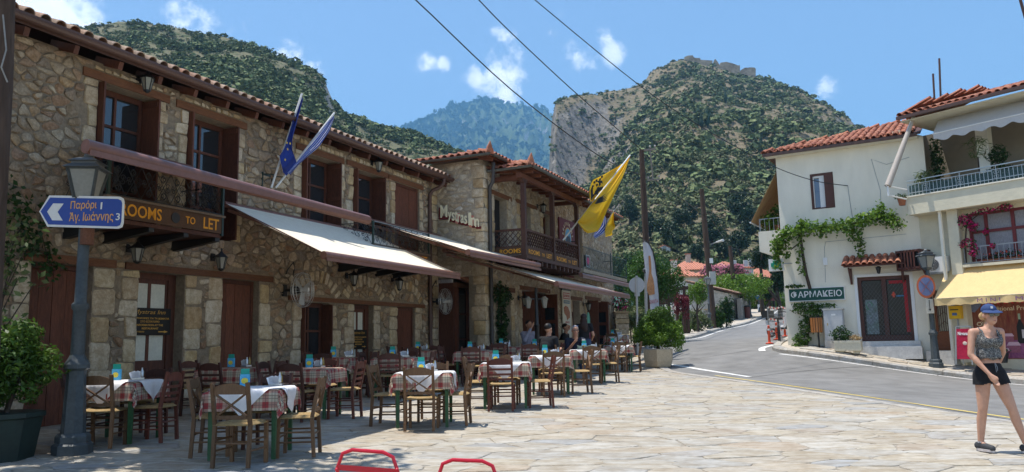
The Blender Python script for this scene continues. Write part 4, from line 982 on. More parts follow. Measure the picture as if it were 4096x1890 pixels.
def make_fan(label,u,z,rz):
    steel=M('fan_steel',(.42,.42,.42),.35,.1,20,metal=.6);t=thing('wall_fan',label,'fan',W(.0,u,z),-FAC+rz,'wall fans')
    MB().box(-.0,.05,-.06,.06,-.12,.12).bar((.04,0,0),(.3,0,0),.05,.05).build('arm',iron,t);MB().tube([(.2,0,0),(.42,0,0)],.09,12).build('motor',iron,t,True)
    cg=MB();Rr=.36
    for r,x in ((Rr,.46),(Rr*.97,.40),(Rr*.97,.52),(Rr*.66,.57),(Rr*.35,.59),(Rr*.66,.36)): cg.tube([(x,r*math.cos(2*PI*k/28),r*math.sin(2*PI*k/28)) for k in range(28)],.006 if r < Rr else .011,4,closed=True)
    for k in range(36):
        a=2*PI*k/36;c,s=math.cos(a),math.sin(a);cg.tube([(.595,.05*c,.05*s),(.57,.24*c,.24*s),(.46,Rr*c,Rr*s),(.37,.24*c,.24*s),(.35,.08*c,.08*s)],.0022,3,False)
    cg.build('cage',steel,t)
    for k in range(3):
        a=2*PI*k/3+.5;ca,sa=math.cos(a),math.sin(a);pr=lambda r,w,x: (x,r*ca - w*sa,r*sa+w*ca)
        MB().prism([pr(.06,-.05,.44),pr(.30,-.09,.42),pr(.32,.06,.47),pr(.06,.05,.47)],(.006,0,0)).build('blade',M('fan_blade',(.38,.38,.37),.45,.1,10,metal=.3),t)
    MB().lathe([(.05,0),(.055,.03),(.03,.06)],12).mesh('hub');MB().tube([(.42,0,0),(.60,0,0)],[.05,.045],12).build('hub',M('fan_hub',(.55,.55,.55),.4),t,True)
    MB().tube([(.02,.02,.3),(.06,.05,.45),(.1,.2,.62),(.06,.3,.5),(.03,.28,.3)],.012,6).build('cable',iron,t)
make_fan('steel wall fan between the plank shutter and the dark open window',12.85,2.55,.12);make_fan('steel wall fan by the downpipe next to the glazed porch',19.0,2.55,.12)
# ---------------------------------------------------------------- flags
def pole_cloth(t,name,mat,A_,B_,e,rip=.06,seed=0,n=16,m=12):
    """cloth between two outlines given on a plane e out of the wall; it hangs in folds"""
    def rs(pl,k):
        pl=[Vector(p) for p in pl];L_=[0]
        for i in range(1,len(pl)): L_.append(L_[-1]+(pl[i]-pl[i-1]).length)
        q=np.linspace(0,L_[-1],k);return [(np.interp(x,L_,[p.x for p in pl]),np.interp(x,L_,[p.y for p in pl])) for x in q]
    a,b=rs(A_,n+1),rs(B_,n+1);V=[];UV=[];F=[]
    for i in range(n+1):
        for j in range(m+1):
            s=j/m;x=a[i][0]*(1-s)+b[i][0]*s;y=a[i][1]*(1-s)+b[i][1]*s
            ee=e+rip*math.sin(s*7.5+i*.22+seed)*s**.5+rip*.5*math.sin(s*15+seed*2+i*.1)*s;u,z=uzp(x,y,ee);V.append((ee,u,z));UV.append((i/n,s))
    for i in range(n):
        for j in range(m): k=i*(m+1)+j;F.append((k,k+1,k+m+2,k+m+1))
    me=npmesh(name,V,F,True);uv=me.uv_layers.new(name='UVMap');co=np.array(UV,np.float32)[np.array(F).ravel()];uv.data.foreach_set('uv',co.ravel())
    o=link(name,me,mat,t);return o
def uvmat(name,rough=.75):
    m=bpy.data.materials.new(name);m.use_nodes=True;N=m.node_tree.nodes;L=m.node_tree.links;uv=N.new('ShaderNodeUVMap');uv.uv_map='UVMap';sx=N.new('ShaderNodeSeparateXYZ');L.new(uv.outputs[0],sx.inputs[0])
    b=N['Principled BSDF'];b.inputs['Roughness'].default_value=rough;tr=N.new('ShaderNodeBsdfTranslucent');ms=N.new('ShaderNodeMixShader');ms.inputs[0].default_value=.3
    L.new(b.outputs[0],ms.inputs[1]);L.new(tr.outputs[0],ms.inputs[2]);L.new(ms.outputs[0],N['Material Output'].inputs[0])
    def math_(op,a,b_=None,c=None):
        k=N.new('ShaderNodeMath');k.operation=op
        for i,v in enumerate((a,b_,c)):
            if v is None: continue
            if isinstance(v,(int,float)): k.inputs[i].default_value=v
            else: L.new(v,k.inputs[i])
        return k.outputs[0]
    def mix_(f,c1,c2):
        k=N.new('ShaderNodeMixRGB')
        for i,v in enumerate((f,c1,c2)):
            if isinstance(v,tuple): k.inputs[i].default_value=v+(1,)
            elif isinstance(v,(int,float)): k.inputs[i].default_value=v
            else: L.new(v,k.inputs[i])
        return k.outputs[0]
    def fin(c): L.new(c,b.inputs['Base Color']);L.new(c,tr.inputs['Color']);return m
    return m,sx.outputs[0],sx.outputs[1],math_,mix_,fin,uv.outputs[0],N,L
def striped_flag():
    m,u,v,mt,mx,fin,_,N,L=uvmat('blue_white_stripes');s=mt('GREATER_THAN',mt('FRACT',mt('MULTIPLY',mt('ADD',v,mt('MULTIPLY',u,.35)),4.2)),.72);return fin(mx(s,(.02,.06,.36),(.66,.69,.75)))
eu_blue=M('flag_blue',(.025,.05,.27),.75,.12,6,trans=.25);greek=striped_flag();flag_yel=M('flag_yellow',(.80,.50,.015),.7,.06,5,trans=.35)
whitepole=M('white_pole',(.68,.68,.66),.45,.06,10)
def pole3(t,e0,p0,e1,p1,r=.02):
    a=uzp(*p0,e0);b=uzp(*p1,e1);MB().tube([(e0,a[0],a[1]),(e1,b[0],b[1])],r,8).build('flag_pole',whitepole,t,True)
def flags():
    t=thing('eu_flag','dark blue flag with gold stars bunched on a white pole on the tavern wall','flag',FO,-FAC);pole3(t,.25,(1085,752),.62,(1208,375),.022)
    pole_cloth(t,'cloth',eu_blue,[(1206,382),(1172,480),(1140,590),(1118,625)],[(1212,400),(1188,490),(1168,560),(1170,620),(1192,650),(1182,655),(1158,690),(1145,706),(1132,690)],.55,.05,1)
    st=MB()
    for x,y in ((1150,598),(1147,572),(1140,640),(1160,575)):
        u,z=uzp(x,y,.64);st.prism([(.64,u+(.03 if k % 2==0 else .012)*math.sin(2*PI*k/10),z+(.03 if k % 2==0 else .012)*math.cos(2*PI*k/10)) for k in range(10)],(.006,0,0))
    st.build('gold_stars',M('gold_star',(.7,.5,.05),.6),t)
    t=thing('striped_flag','blue and white striped flag twisted round its pole beside the dark blue flag','flag',FO,-FAC);pole3(t,.25,(1103,752),.75,(1338,452),.022)
    pole_cloth(t,'cloth',greek,[(1333,462),(1290,520),(1235,590),(1190,645),(1150,692)],[(1338,470),(1315,530),(1275,590),(1225,632),(1195,660),(1160,700)],.72,.04,2)
    t=thing('flag_bracket','small green iron bracket holding two flag poles on the tavern wall','bracket',W(0,12.0,4.45),-FAC)
    b=MB()
    for y in (.12,.42): b.bar((0,y,0),(0.02,y,.5),.03,.03).bar((.02,y,.0),(.22,y,.06),.025,.025).bar((.02,y,.46),(.3,y,.42),.02,.02)
    b.bar((.01,.12,.45),(.01,.42,.45),.03,.03).bar((.01,.12,.03),(.01,.42,.03),.03,.03).build('frame',greeniron,t)
    # large yellow flag over the street
    t=thing('yellow_flag','large yellow flag with black double-headed eagle on a slanting white pole','flag',FO,-FAC);pole3(t,2.5,(2252,962),3.6,(2520,622),.026)
    def pole_e(y): return 2.5+(962-y)/340*1.1
    pole_cloth(t,'cloth',flag_yel,[(2519,626),(2470,690),(2420,752),(2370,812),(2310,888)],[(2520,630),(2495,700),(2462,770),(2425,850),(2405,905),(2386,932),(2362,930),(2345,937),(2310,890)],3.15,.10,3,20,14)
    pole_cloth(t,'cloth',flag_yel,[(2505,645),(2465,692),(2420,745),(2372,805)],[(2480,662),(2420,697),(2370,722),(2357,755),(2358,780),(2362,808)],3.3,.06,5,14,10)
    eg=MB();rg=random.Random(9)
    def blk(pts,e):
        q=[]
        for x,y in pts: u,z=uzp(x,y,e);q.append((e,u,z))
        eg.prism(q,(.008,0,0))
    for k in range(15):                      # feathers of the eagle
        x=2362+rg.uniform(0,46);y=728+(x-2362)*-.3+rg.uniform(0,66)-(x-2362)*.35;blk([(x,y),(x+7,y-4),(x+8,y+3),(x+2,y+9)],3.43)
    blk([(2384,728),(2398,722),(2408,724),(2410,736),(2404,732),(2398,738),(2392,730)],3.43);blk([(2362,760),(2370,752),(2372,790),(2364,806)],3.43);blk([(2390,752),(2413,746),(2408,760),(2392,770),(2380,782),(2376,776)],3.43)
    for k in range(5): blk([(2378+k*3,812-k*4),(2432-k*2,800-k*6),(2420-k*2,806-k*5),(2384+k*4,817-k*4)],3.33)
    eg.build('eagle',M('flag_black',(.015,.013,.01),.8),t)
    t=thing('small_striped_flag','small blue and white striped flag below the large yellow flag','flag',FO,-FAC);pole3(t,1.6,(2378,968),2.9,(2415,835),.018)
    pole_cloth(t,'cloth',greek,[(2413,838),(2402,870),(2390,905),(2374,945)],[(2414,842),(2428,885),(2433,912),(2410,938),(2380,955)],2.85,.05,4)
    t=thing('small_yellow_flag','small yellow flag beside the far corner of the inn','flag',FO,-FAC);pole3(t,1.6,(2385,962),3.0,(2456,842),.018)
    pole_cloth(t,'cloth',flag_yel,[(2454,848),(2440,875),(2428,895),(2420,920)],[(2455,852),(2455,885),(2462,912),(2448,925),(2450,942),(2422,948)],2.9,.05,6)
    t=thing('flag_bracket','green iron flag bracket on the inn wall under the small flags','bracket',W(EB,26.6,4.6),-FAC);MB().bar((0,0,0),(.02,0,.45),.05,.03).bar((.02,0,.05),(.35,0,.02),.03,.03).bar((.02,0,.4),(.3,0,.38),.03,.03).build('frame',greeniron,t)
flags()
# ================================================================ tables, chairs and what stands on them
chair_brown=M('chair_brown',(.155,.082,.036),.55,.22,4,rv=.22,bump=.15,bscale=30,col2=(.115,.058,.026),stretch=(8,8,1.5),spec=.35)
chair_red=M('chair_red',(.145,.038,.02),.5,.2,4,rv=.25,bump=.15,bscale=30,col2=(.10,.026,.015),stretch=(8,8,1.5),spec=.35)
chair_dark=M('chair_dark',(.085,.030,.018),.5,.2,4,rv=.3,bump=.15,bscale=30,col2=(.06,.02,.013),stretch=(8,8,1.5),spec=.35)
rush=M('rush_seat',(.46,.32,.15),.9,.3,9,bump=.7,bscale=90,col2=(.36,.24,.10),stretch=(1,5,5))
table_green=M('table_green',(.028,.095,.035),.5,.2,6,col2=(.02,.07,.028),spec=.35);table_wood=M('table_top_wood',(.2,.12,.06),.6,.2,5)
def make_chair(kind):
    wm={'x': chair_brown,'r': chair_red,'d': chair_dark}[kind]
    t=thing('taverna_chair','x','chair',(0,0,0),0,'rush-seated taverna chairs')
    W2,hb=.2,.885
    post=lambda z: -.19-max(0,z-.44)*.19-max(0,.44-z)*.06
    for s in (-1,1):
        b=MB();zs=(0,.44,.7,hb)
        for i in range(3): b.bar((s*(W2-.0),post(zs[i]),zs[i]),(s*(W2-.0),post(zs[i+1]),zs[i+1]+.001),.036,.04 if i < 2 else .038)
        b.build('back_post',wm,t);MB().bar((s*W2,.19,0),(s*W2,.18,.455),.038,.038,(0,1,0)).build('front_leg',wm,t)
    def rail(z,h,bow,arch=0.):
        b=MB();n=6;P=[]
        for k in range(n+1):
            x=-W2+.012+(2*W2-.024)*k/n;c=1-(2*k/n-1)**2;y=post(z+h/2)-bow*c;P.append((x,y,z,h+arch*c))
        vs=[]
        for x,y,z_,hh in P: vs += [(x,y-.011,z_),(x,y+.011,z_),(x,y+.011,z_+hh),(x,y-.011,z_+hh)]
        fs=[(3,2,1,0)]+[(4*n,4*n+1,4*n+2,4*n+3)]
        for k in range(n):
            for m in range(4): fs.append((4*k+m,4*k+(m+1) % 4,4*k+4+(m+1) % 4,4*k+4+m))
        return b.add(vs,fs)
    rail(.765,.07,.015,.045).build('top_rail',wm,t)
    if kind == 'x':
        rail(.50,.04,.008).build('lower_rail',wm,t)
        for s in (-1,1): MB().bar((-s*(W2-.03),post(.54)+s*.006,.535),(s*(W2-.03),post(.77)+s*.006,.77),.016,.034,(0,1,0)).build('cross_slat',wm,t)
    else:
        for z in (.51,.59,.675): rail(z,.036,.012).build('back_slat',wm,t)
    # woven seat: four triangles bulging over the frame
    b=MB();n=8;V=[]
    for i in range(n+1):
        for j in range(n+1):
            x=-1+2*i/n;y=-1+2*j/n;m=max(abs(x),abs(y));z=.468-.014*(1-m)-(.022 if m > .99 else 0)+.006*math.cos(m*9);V.append((x*.222,y*.212-.003,z))
    F=[(i*(n+1)+j,(i+1)*(n+1)+j,(i+1)*(n+1)+j+1,i*(n+1)+j+1) for i in range(n) for j in range(n)]
    b.add(V,F).box(-.215,.215,-.208,.203,.432,.446).build('seat',rush,t,True)
    for z,y in ((.22,.19),(.33,.19)): MB().tube([(-W2,y,z),(W2,y,z)],.011,6).build('stretcher',wm,t)
    MB().tube([(-W2,-.2,.25),(W2,-.2,.25)],.011,6).build('stretcher',wm,t)
    for s in (-1,1):
        for z in (.17,.28): MB().tube([(s*W2,-.2,z),(s*W2,.19,z)],.011,6).build('stretcher',wm,t)
    return t
PROTO={}
NCH={}
def chair(kind,x,y,rz,label,dz=0.):
    z=gz(x,y)+.036
    if kind not in PROTO: PROTO[kind]=o=make_chair(kind);o.location=(x,y,z);o.rotation_euler=(0,0,rz);o['label']=label
    else: o=dup(PROTO[kind],(x,y,z),rz,label)
    return o
# ---- checked cloth
def check_mat():
    m,u,v,mt,mx,fin,uvo,N,L=uvmat('red_check_cloth',.85)
    def band(c):
        f=mt('FRACT',mt('MULTIPLY',c,6.0));red=mt('LESS_THAN',f,.40);l1=mt('MULTIPLY',mt('GREATER_THAN',f,.60),mt('LESS_THAN',f,.635));l2=mt('MULTIPLY',mt('GREATER_THAN',f,.80),mt('LESS_THAN',f,.835));l3=mt('MULTIPLY',mt('GREATER_THAN',f,.18),mt('LESS_THAN',f,.21))
        return red,mt('MINIMUM',mt('ADD',mt('ADD',l1,l2),l3),1)
    ru,lu=band(u);rv_,lv=band(v);both=mt('MULTIPLY',mt('ADD',ru,rv_),.5)
    c=mx(both,(.66,.58,.43),(.42,.028,.035));c=mx(mt('MULTIPLY',mt('MAXIMUM',lu,lv),.75),c,(.05,.03,.03))
    nz=N.new('ShaderNodeTexNoise');nz.inputs['Scale'].default_value=30;L.new(uvo,nz.inputs['Vector'])
    return fin(mx(mt('MULTIPLY',nz.outputs['Fac'],.18),c,(.5,.42,.34)))
check=check_mat();whitecl=M('white_table_cover',(.80,.79,.78),.75,.04,8,trans=.12,col2=(.76,.75,.75))
def drape(half,size,rot,z,seed,n=30,lift=.0):
    rg=random.Random(seed);V=[];UV=[];F=[];ph=[rg.uniform(0,6.28) for _ in range(6)]
    c_,s_=math.cos(rot),math.sin(rot)
    for i in range(n+1):
        for j in range(n+1):
            p=(-1+2*i/n)*size;q=(-1+2*j/n)*size;x=p*c_ - q*s_;y=p*s_+q*c_
            dx,dy=max(0,abs(x)-half),max(0,abs(y)-half);sx,sy=(1 if x > 0 else -1),(1 if y > 0 else -1)
            if dx == 0 and dy == 0: X,Y,Z=x,y,0
            elif dx and not dy:
                w=.012*math.sin(y*16+ph[0])+.01*math.sin(y*29+ph[1]);X,Y,Z=sx*(half+.012+lift+w*min(1,dx*8)+.06*dx),y*(1+.03*dx),-dx*.985
            elif dy and not dx:
                w=.012*math.sin(x*16+ph[2])+.01*math.sin(x*29+ph[3]);X,Y,Z=x*(1+.03*dy),sy*(half+.012+lift+w*min(1,dy*8)+.06*dy),-dy*.985
            else:
                r=math.hypot(dx,dy);a=math.atan2(dy,dx);k=a/(PI/2)          # corner: folds out into a hanging point
                fold=.045*math.sin(k*PI*3+ph[4])*min(1,r*6);out=.012+lift+.10*r*math.sin(k*PI)
                X=sx*(half+out*math.cos(a)*1.2+.03*(1-k)+fold*math.sin(a));Y=sy*(half+out*math.sin(a)*1.2+.03*k - fold*math.cos(a));Z=-r*.97
            V.append((X,Y,z+Z));UV.append((p+.6,q+.6))
    for i in range(n):
        for j in range(n): a=i*(n+1)+j;F.append((a,a+n+1,a+n+2,a+1))
    me=npmesh('cloth',V,F,True);uv=me.uv_layers.new(name='UVMap');uv.data.foreach_set('uv',np.array(UV,np.float32)[np.array(F).ravel()].ravel());return me
TB_H=.40;CL=[drape(TB_H,.63,0,.762,50+k) for k in range(5)];OV=[drape(TB_H+.012,.50,PI/4,.770,60+k,26,.012) for k in range(4)]
for me in CL: me.materials.append(check)
for me in OV: me.materials.append(whitecl)
blue_p=M('menu_blue_card',(.05,.33,.58),.5,.15,14,col2=(.12,.45,.66));teal_p=M('menu_teal_card',(.02,.30,.22),.5,.08,14);lemon=M('lemon_print',(.75,.6,.08),.6);napk=M('paper_napkin',(.78,.78,.80),.8,.05,10);steel_c=M('steel_caddy',(.5,.5,.5),.3,.1,10,metal=.8)
oil=M('oil_bottle',(.25,.17,.02),.1,.1,6,spec=.6)
tab0=None
def table(x,y,rz,near,chairs,items=True,cover=True,seed=0):
    """near = words that single out this table; chairs = list of (side, kind)"""
    global tab0
    z=gz(x,y)+.036;rg=random.Random(seed)
    lb=f'green-legged square table under the checked cloth, {near}'
    if tab0 is None:
        t=tab0=thing('taverna_table',lb,'table',(x,y,z),rz,'taverna tables');MB().box(-TB_H,TB_H,-TB_H,TB_H,.725,.755).build('tabletop',table_wood,t);MB().box(-TB_H+.05,TB_H-.05,-TB_H+.05,TB_H-.05,.64,.724).build('apron',table_green,t)
        for a in (-1,1):
            for b in (-1,1): MB().bar((a*.35,b*.35,0),(a*.35,b*.35,.72),.042,.042,(0,1,0),.055,.055).build('leg',table_green,t)
    else: dup(tab0,(x,y,z),rz,lb)
    tag(link('tablecloth',CL[seed % 5],None,None,(x,y,z),rz),f'red and cream checked tablecloth on the table {near}','tablecloth','checked tablecloths')
    if cover: tag(link('table_cover',OV[seed % 4],None,None,(x,y,z),rz),f'white square cover laid cornerwise on the table {near}','table cover','white table covers')
    zt=z+.775;c,s=math.cos(rz),math.sin(rz)
    for side,kind in chairs:
        d=.47+rg.uniform(-.05,.13);j=rg.uniform(-.07,.07);a=rg.uniform(-.2,.2)
        ox,oy,rr,nm={'f': (j,-d,0,'street-side'),'b': (j,d,PI,'wall-side'),'l': (-d,j,-PI/2,'left-hand'),'r': (d,j,PI/2,'right-hand')}[side]
        adj={'x': 'brown cross-backed','r': 'reddish slat-backed','d': 'dark slat-backed'}[kind]
        chair(kind,x+ox*c - oy*s,y+ox*s+oy*c,rz+rr+a,f'{adj} {nm} chair at the table {near}')
    if items:
        kx,ky=rg.uniform(-.2,-.05),rg.uniform(.05,.25);px,py=x+kx*c - ky*s,y+kx*s+ky*c
        t=thing('menu_stand',f'blue and teal menu card standing on the table {near}','menu card',(px,py,zt),rz+rg.uniform(-.3,.3),'menu cards on the tables')
        MB().box(-.055,.055,-.022,.022,0,.145).build('blue_sleeve',blue_p,t);MB().box(-.05,.05,-.008,.008,.145,.21).build('teal_card',teal_p,t);MB().prism([(.04*math.cos(2*PI*k/12),-.0255,.07+.035*math.sin(2*PI*k/12)) for k in range(12)],(0,-.001,0)).build('lemon_picture',lemon,t)
        kx,ky=rg.uniform(.06,.2),rg.uniform(.1,.26);px,py=x+kx*c - ky*s,y+kx*s+ky*c
        t=thing('condiment_caddy',f'napkins and oil bottles on the table {near}','caddy',(px,py,zt),rz+rg.uniform(-.5,.5),'napkin caddies');MB().box(-.075,.075,-.05,.05,0,.025).build('tray',steel_c,t)
        nb=MB();
        for k in range(5): a=-.5+k*.25;nb.bar((-.05+k*.012,-.02,.025),(-.05+k*.012+.055*a,-.02,.105),.075,.005,(0,1,0))
        nb.build('napkins',napk,t)
        for q in (0,1): MB().lathe([(.022,0),(.022,.07),(.009,.1),(.009,.12)],8,(.045,-.02+q*.05,.035)).build('bottle',oil if q else steel_c,t,True)
    return Vector((x,y,zt))
def tp(x,y): p=gpix(x,y,dz=.786);return p.x,p.y
def terrace():
    k=[0]
    def T(pos,near,ch,rz=0.,**kw): k[0] += 1;return table(pos[0],pos[1],rz,near,ch,seed=k[0],**kw)
    T(tp(482,1530),'behind the lamp post',[('f','x'),('r','r'),('b','d'),('l','d')],-.05)
    T(tp(1012,1560),'nearest the camera',[('f','x'),('l','x'),('r','x'),('b','d')],.03)
    T(tp(1700,1496),'first in full sun',[('f','x'),('l','x'),('r','x'),('b','x')],.0)
    T(tp(2022,1456),'with the red street chair',[('f','r'),('l','x'),('r','r'),('b','x')],-.03)
    T(tp(2200,1426),'fifth along the street row',[('f','x'),('r','x'),('b','x')],-.04)
    T(tp(2352,1402),'where the man in glasses sits',[('f','x'),('r','x'),('l','x')],-.04)
    T(tp(2472,1385),'next to the corner planter',[('f','x'),('l','x'),('r','x'),('b','x')],-.05)
    w=lambda e,u: (W(e,u).x,W(e,u).y)
    T(w(1.55,9.85),'against the first pier',[('f','d'),('l','d'),('r','d')],-.2,cover=False)
    T(w(2.85,10.2),'shaded behind the nearest table',[('f','d'),('r','r'),('b','d'),('l','d')],-.12,cover=False)
    T(w(1.3,13.0),'under the left relieving arch',[('f','d'),('l','d'),('r','d')],-.2,cover=False)
    T(w(2.5,13.35),'in shade below the first wall fan',[('f','d'),('l','d'),('r','d'),('b','d')],-.15,cover=False)
    T(w(1.5,15.9),'by the second inn board',[('f','d'),('l','d'),('b','d')],-.2,cover=False)
    T(w(2.75,16.3),'in shade below the low awning',[('f','d'),('l','d'),('r','d'),('b','d')],-.15,cover=False)
    T(w(2.3,18.9),'in front of the glazed porch',[('f','d'),('l','d'),('r','d')],-.2,cover=False)
    T(w(3.35,18.6),'one row before the porch',[('f','d'),('r','d'),('l','d')],-.15,cover=False)
    T(w(2.55,21.6),'of the striped-shirt man',[('f','d'),('r','d')],-.2,cover=False)
    T(w(2.7,28.2),'by the far door of the inn',[('l','x'),('r','d'),('f','x')],-.2)
terrace()
# ================================================================ foliage
def leafmat(name,col,col2,tr=.35,rv=.35,rough=.5):
    m=M(name,col,rough,.12,3.,rv=rv,hv=.012,col2=col2,trans=tr,spec=.35);return m
NP=np.random.default_rng(77)
def leaves(name,pts,size,out=None,aspect=.45,up=.35,rg=None,droop=0.):
    """one leaf-shaped face pair per point: a folded diamond"""
    rg=rg or NP;P=np.asarray(pts,float);n=len(P)
    nr=rg.normal(size=(n,3));nr[:,2] += up
    if out is not None: nr += np.asarray(out)*1.1
    nr /= np.linalg.norm(nr,axis=1)[:,None]+1e-9
    t=np.cross(nr,rg.normal(size=(n,3)));t /= np.linalg.norm(t,axis=1)[:,None]+1e-9
    if droop: t[:,2] -= droop;t /= np.linalg.norm(t,axis=1)[:,None]
    s=np.cross(nr,t);L_=size*rg.uniform(.65,1.3,n)[:,None];w=L_*aspect
    fold=nr*L_*.12
    V=np.stack([P - t*L_*.5,P+s*w*.5+fold,P+t*L_*.5,P - s*w*.5+fold],1).reshape(-1,3)
    F=np.arange(4*n).reshape(n,4)
    return npmesh(name,V,F)
def ell_pts(c,r,n,rg=None,inner=.45,lump=.18,flat=None):
    rg=rg or NP;d=rg.normal(size=(n,3));d /= np.linalg.norm(d,axis=1)[:,None]
    k=(inner**3+(1-inner**3)*rg.random(n))**(1/3)
    ph=rg.uniform(0,6.28,3);lm=1+lump*np.sin(d[:,0]*5+ph[0])*np.sin(d[:,1]*5+ph[1])*1.2+lump*np.sin(d[:,2]*6+ph[2])
    return np.asarray(c)+d*np.asarray(r)*(k*lm)[:,None],d
def crown_pts(blobs,per,rg=None,inner=.5,lump=.15):
    Ps,Ds=[],[]
    for c,r,w in blobs:
        p,d=ell_pts(c,r,int(per*w),rg,inner,lump);Ps.append(p);Ds.append(d)
    return np.concatenate(Ps),np.concatenate(Ds)
def clump_blobs(c,r,n,sub,rg):
    """crown volume split into n smaller clumps sitting on an uneven surface, so that the outline is ragged"""
    out=[]
    for k in range(n):
        v=Vector((rg.gauss(0,1),rg.gauss(0,1),rg.gauss(0,1))).normalized();q=rg.uniform(.45,.95);s=sub*rg.uniform(.65,1.3)
        out.append(((c[0]+v.x*r[0]*q,c[1]+v.y*r[1]*q,c[2]+v.z*r[2]*q),(r[0]*s,r[1]*s,r[2]*s),s*s/(sub*sub)))
    return out
bark=M('bark',(.075,.055,.04),.9,.3,10,bump=.8,bscale=40,col2=(.045,.033,.025),stretch=(1,1,.3))
g_bush=leafmat('leaf_bush',(.085,.16,.022),(.05,.11,.015));g_dark=leafmat('leaf_dark',(.035,.085,.018),(.022,.055,.014));g_vine=leafmat('leaf_vine',(.13,.22,.028),(.08,.16,.02),.45);g_lime=leafmat('leaf_lime',(.14,.25,.025),(.10,.19,.02),.4);g_pale=leafmat('leaf_pale',(.16,.19,.07),(.10,.15,.05),.3);g_conif=leafmat('leaf_conifer',(.028,.06,.022),(.018,.042,.016),.15);g_orange=leafmat('leaf_orange',(.055,.14,.016),(.035,.09,.012),.3)
magenta_l=leafmat('bougainvillea',(.55,.02,.14),(.42,.015,.12),.35);pink_l=leafmat('oleander_pink',(.58,.24,.32),(.48,.16,.24),.35);straw_l=leafmat('dry_grass',(.42,.30,.14),(.36,.24,.12),.3);redleaf=leafmat('leaf_red',(.17,.02,.03),(.11,.014,.022),.3)
def trunk(parent,base,top,r0,r1,limbs,rg,name='trunk',spread=.5):
    b=MB();base,top=Vector(base),Vector(top);n=5;pts=[]
    for k in range(n+1):
        t=k/n;p=base.lerp(top,t)+Vector((rg.uniform(-1,1),rg.uniform(-1,1),0))*r0*.5*(k > 0);pts.append(p)
    b.tube(pts,[r0*(1-t_/n)+r1*t_/n for t_ in range(n+1)],8)
    for k in range(limbs):
        s=pts[rg.randint(2,n)];a=rg.uniform(0,6.28);L_=(top-base).length*spread*rg.uniform(.6,1.2);e=s+Vector((math.cos(a)*L_*.7,math.sin(a)*L_*.7,L_*rg.uniform(.5,.9)));m=s.lerp(e,.5)+Vector((0,0,-.06*L_))
        b.tube([s,m,e],[r1*.9,r1*.6,r1*.2],6)
    return b.build(name,bark,parent,True)
def tree(name,label,cat,base,height,blobs,per,lsize,mat,r0=.15,trunk_top=None,limbs=6,seed=0,group=None,crown='crown',inner=.5,up=.35):
    rg=random.Random(seed);t=thing(name,label,cat,base,0,group);tt=trunk_top or height*.6
    trunk(t,(0,0,-.15),(0,0,tt),r0,r0*.55,limbs,rg)
    P,D=crown_pts(blobs,per,np.random.default_rng(seed),inner)
    link(crown,leaves(crown,P,lsize,D,up=up,rg=np.random.default_rng(seed+1)),mat,t);return t
# ================================================================ pharmacy house and shop house on the right
plaster=M('cream_plaster',(.80,.755,.63),.9,.06,.9,bump=.3,bscale=12,stretch=(1,1,.35),col2=(.75,.705,.58));plaster2=M('ochre_plaster',(.68,.63,.47),.9,.06,1.2,bump=.2,bscale=14,col2=(.62,.57,.43))
marble=M('marble_step',(.58,.57,.54),.5,.12,5,col2=(.48,.47,.45));darkred_w=M('door_brown',(.085,.028,.018),.5,.15,6,spec=.4);white_p=M('white_paint',(.75,.75,.73),.5,.04,8);grey_m=M('grey_metal',(.33,.35,.36),.45,.1,8,metal=.3);sgreen=M('sign_green',(.010,.075,.055),.45,.06,8)
PRZ=math.atan2(-.521,.853);PO=Vector((11.62,26.0,0));BRZ=-R(55);BO=Vector((13.3,25.0,0))
def wp(a,y,z=0.): v=Matrix.Rotation(PRZ,3,'Z') @ Vector((a,y,z));return PO+v
def wb(a,y,z=0.): v=Matrix.Rotation(BRZ,3,'Z') @ Vector((a,y,z));return BO+v
xz=lambda a,b,h: (a,-h,b)
PH=thing('pharmacy_house','two-storey cream plastered house with the pharmacy sign','building',PO,PRZ)
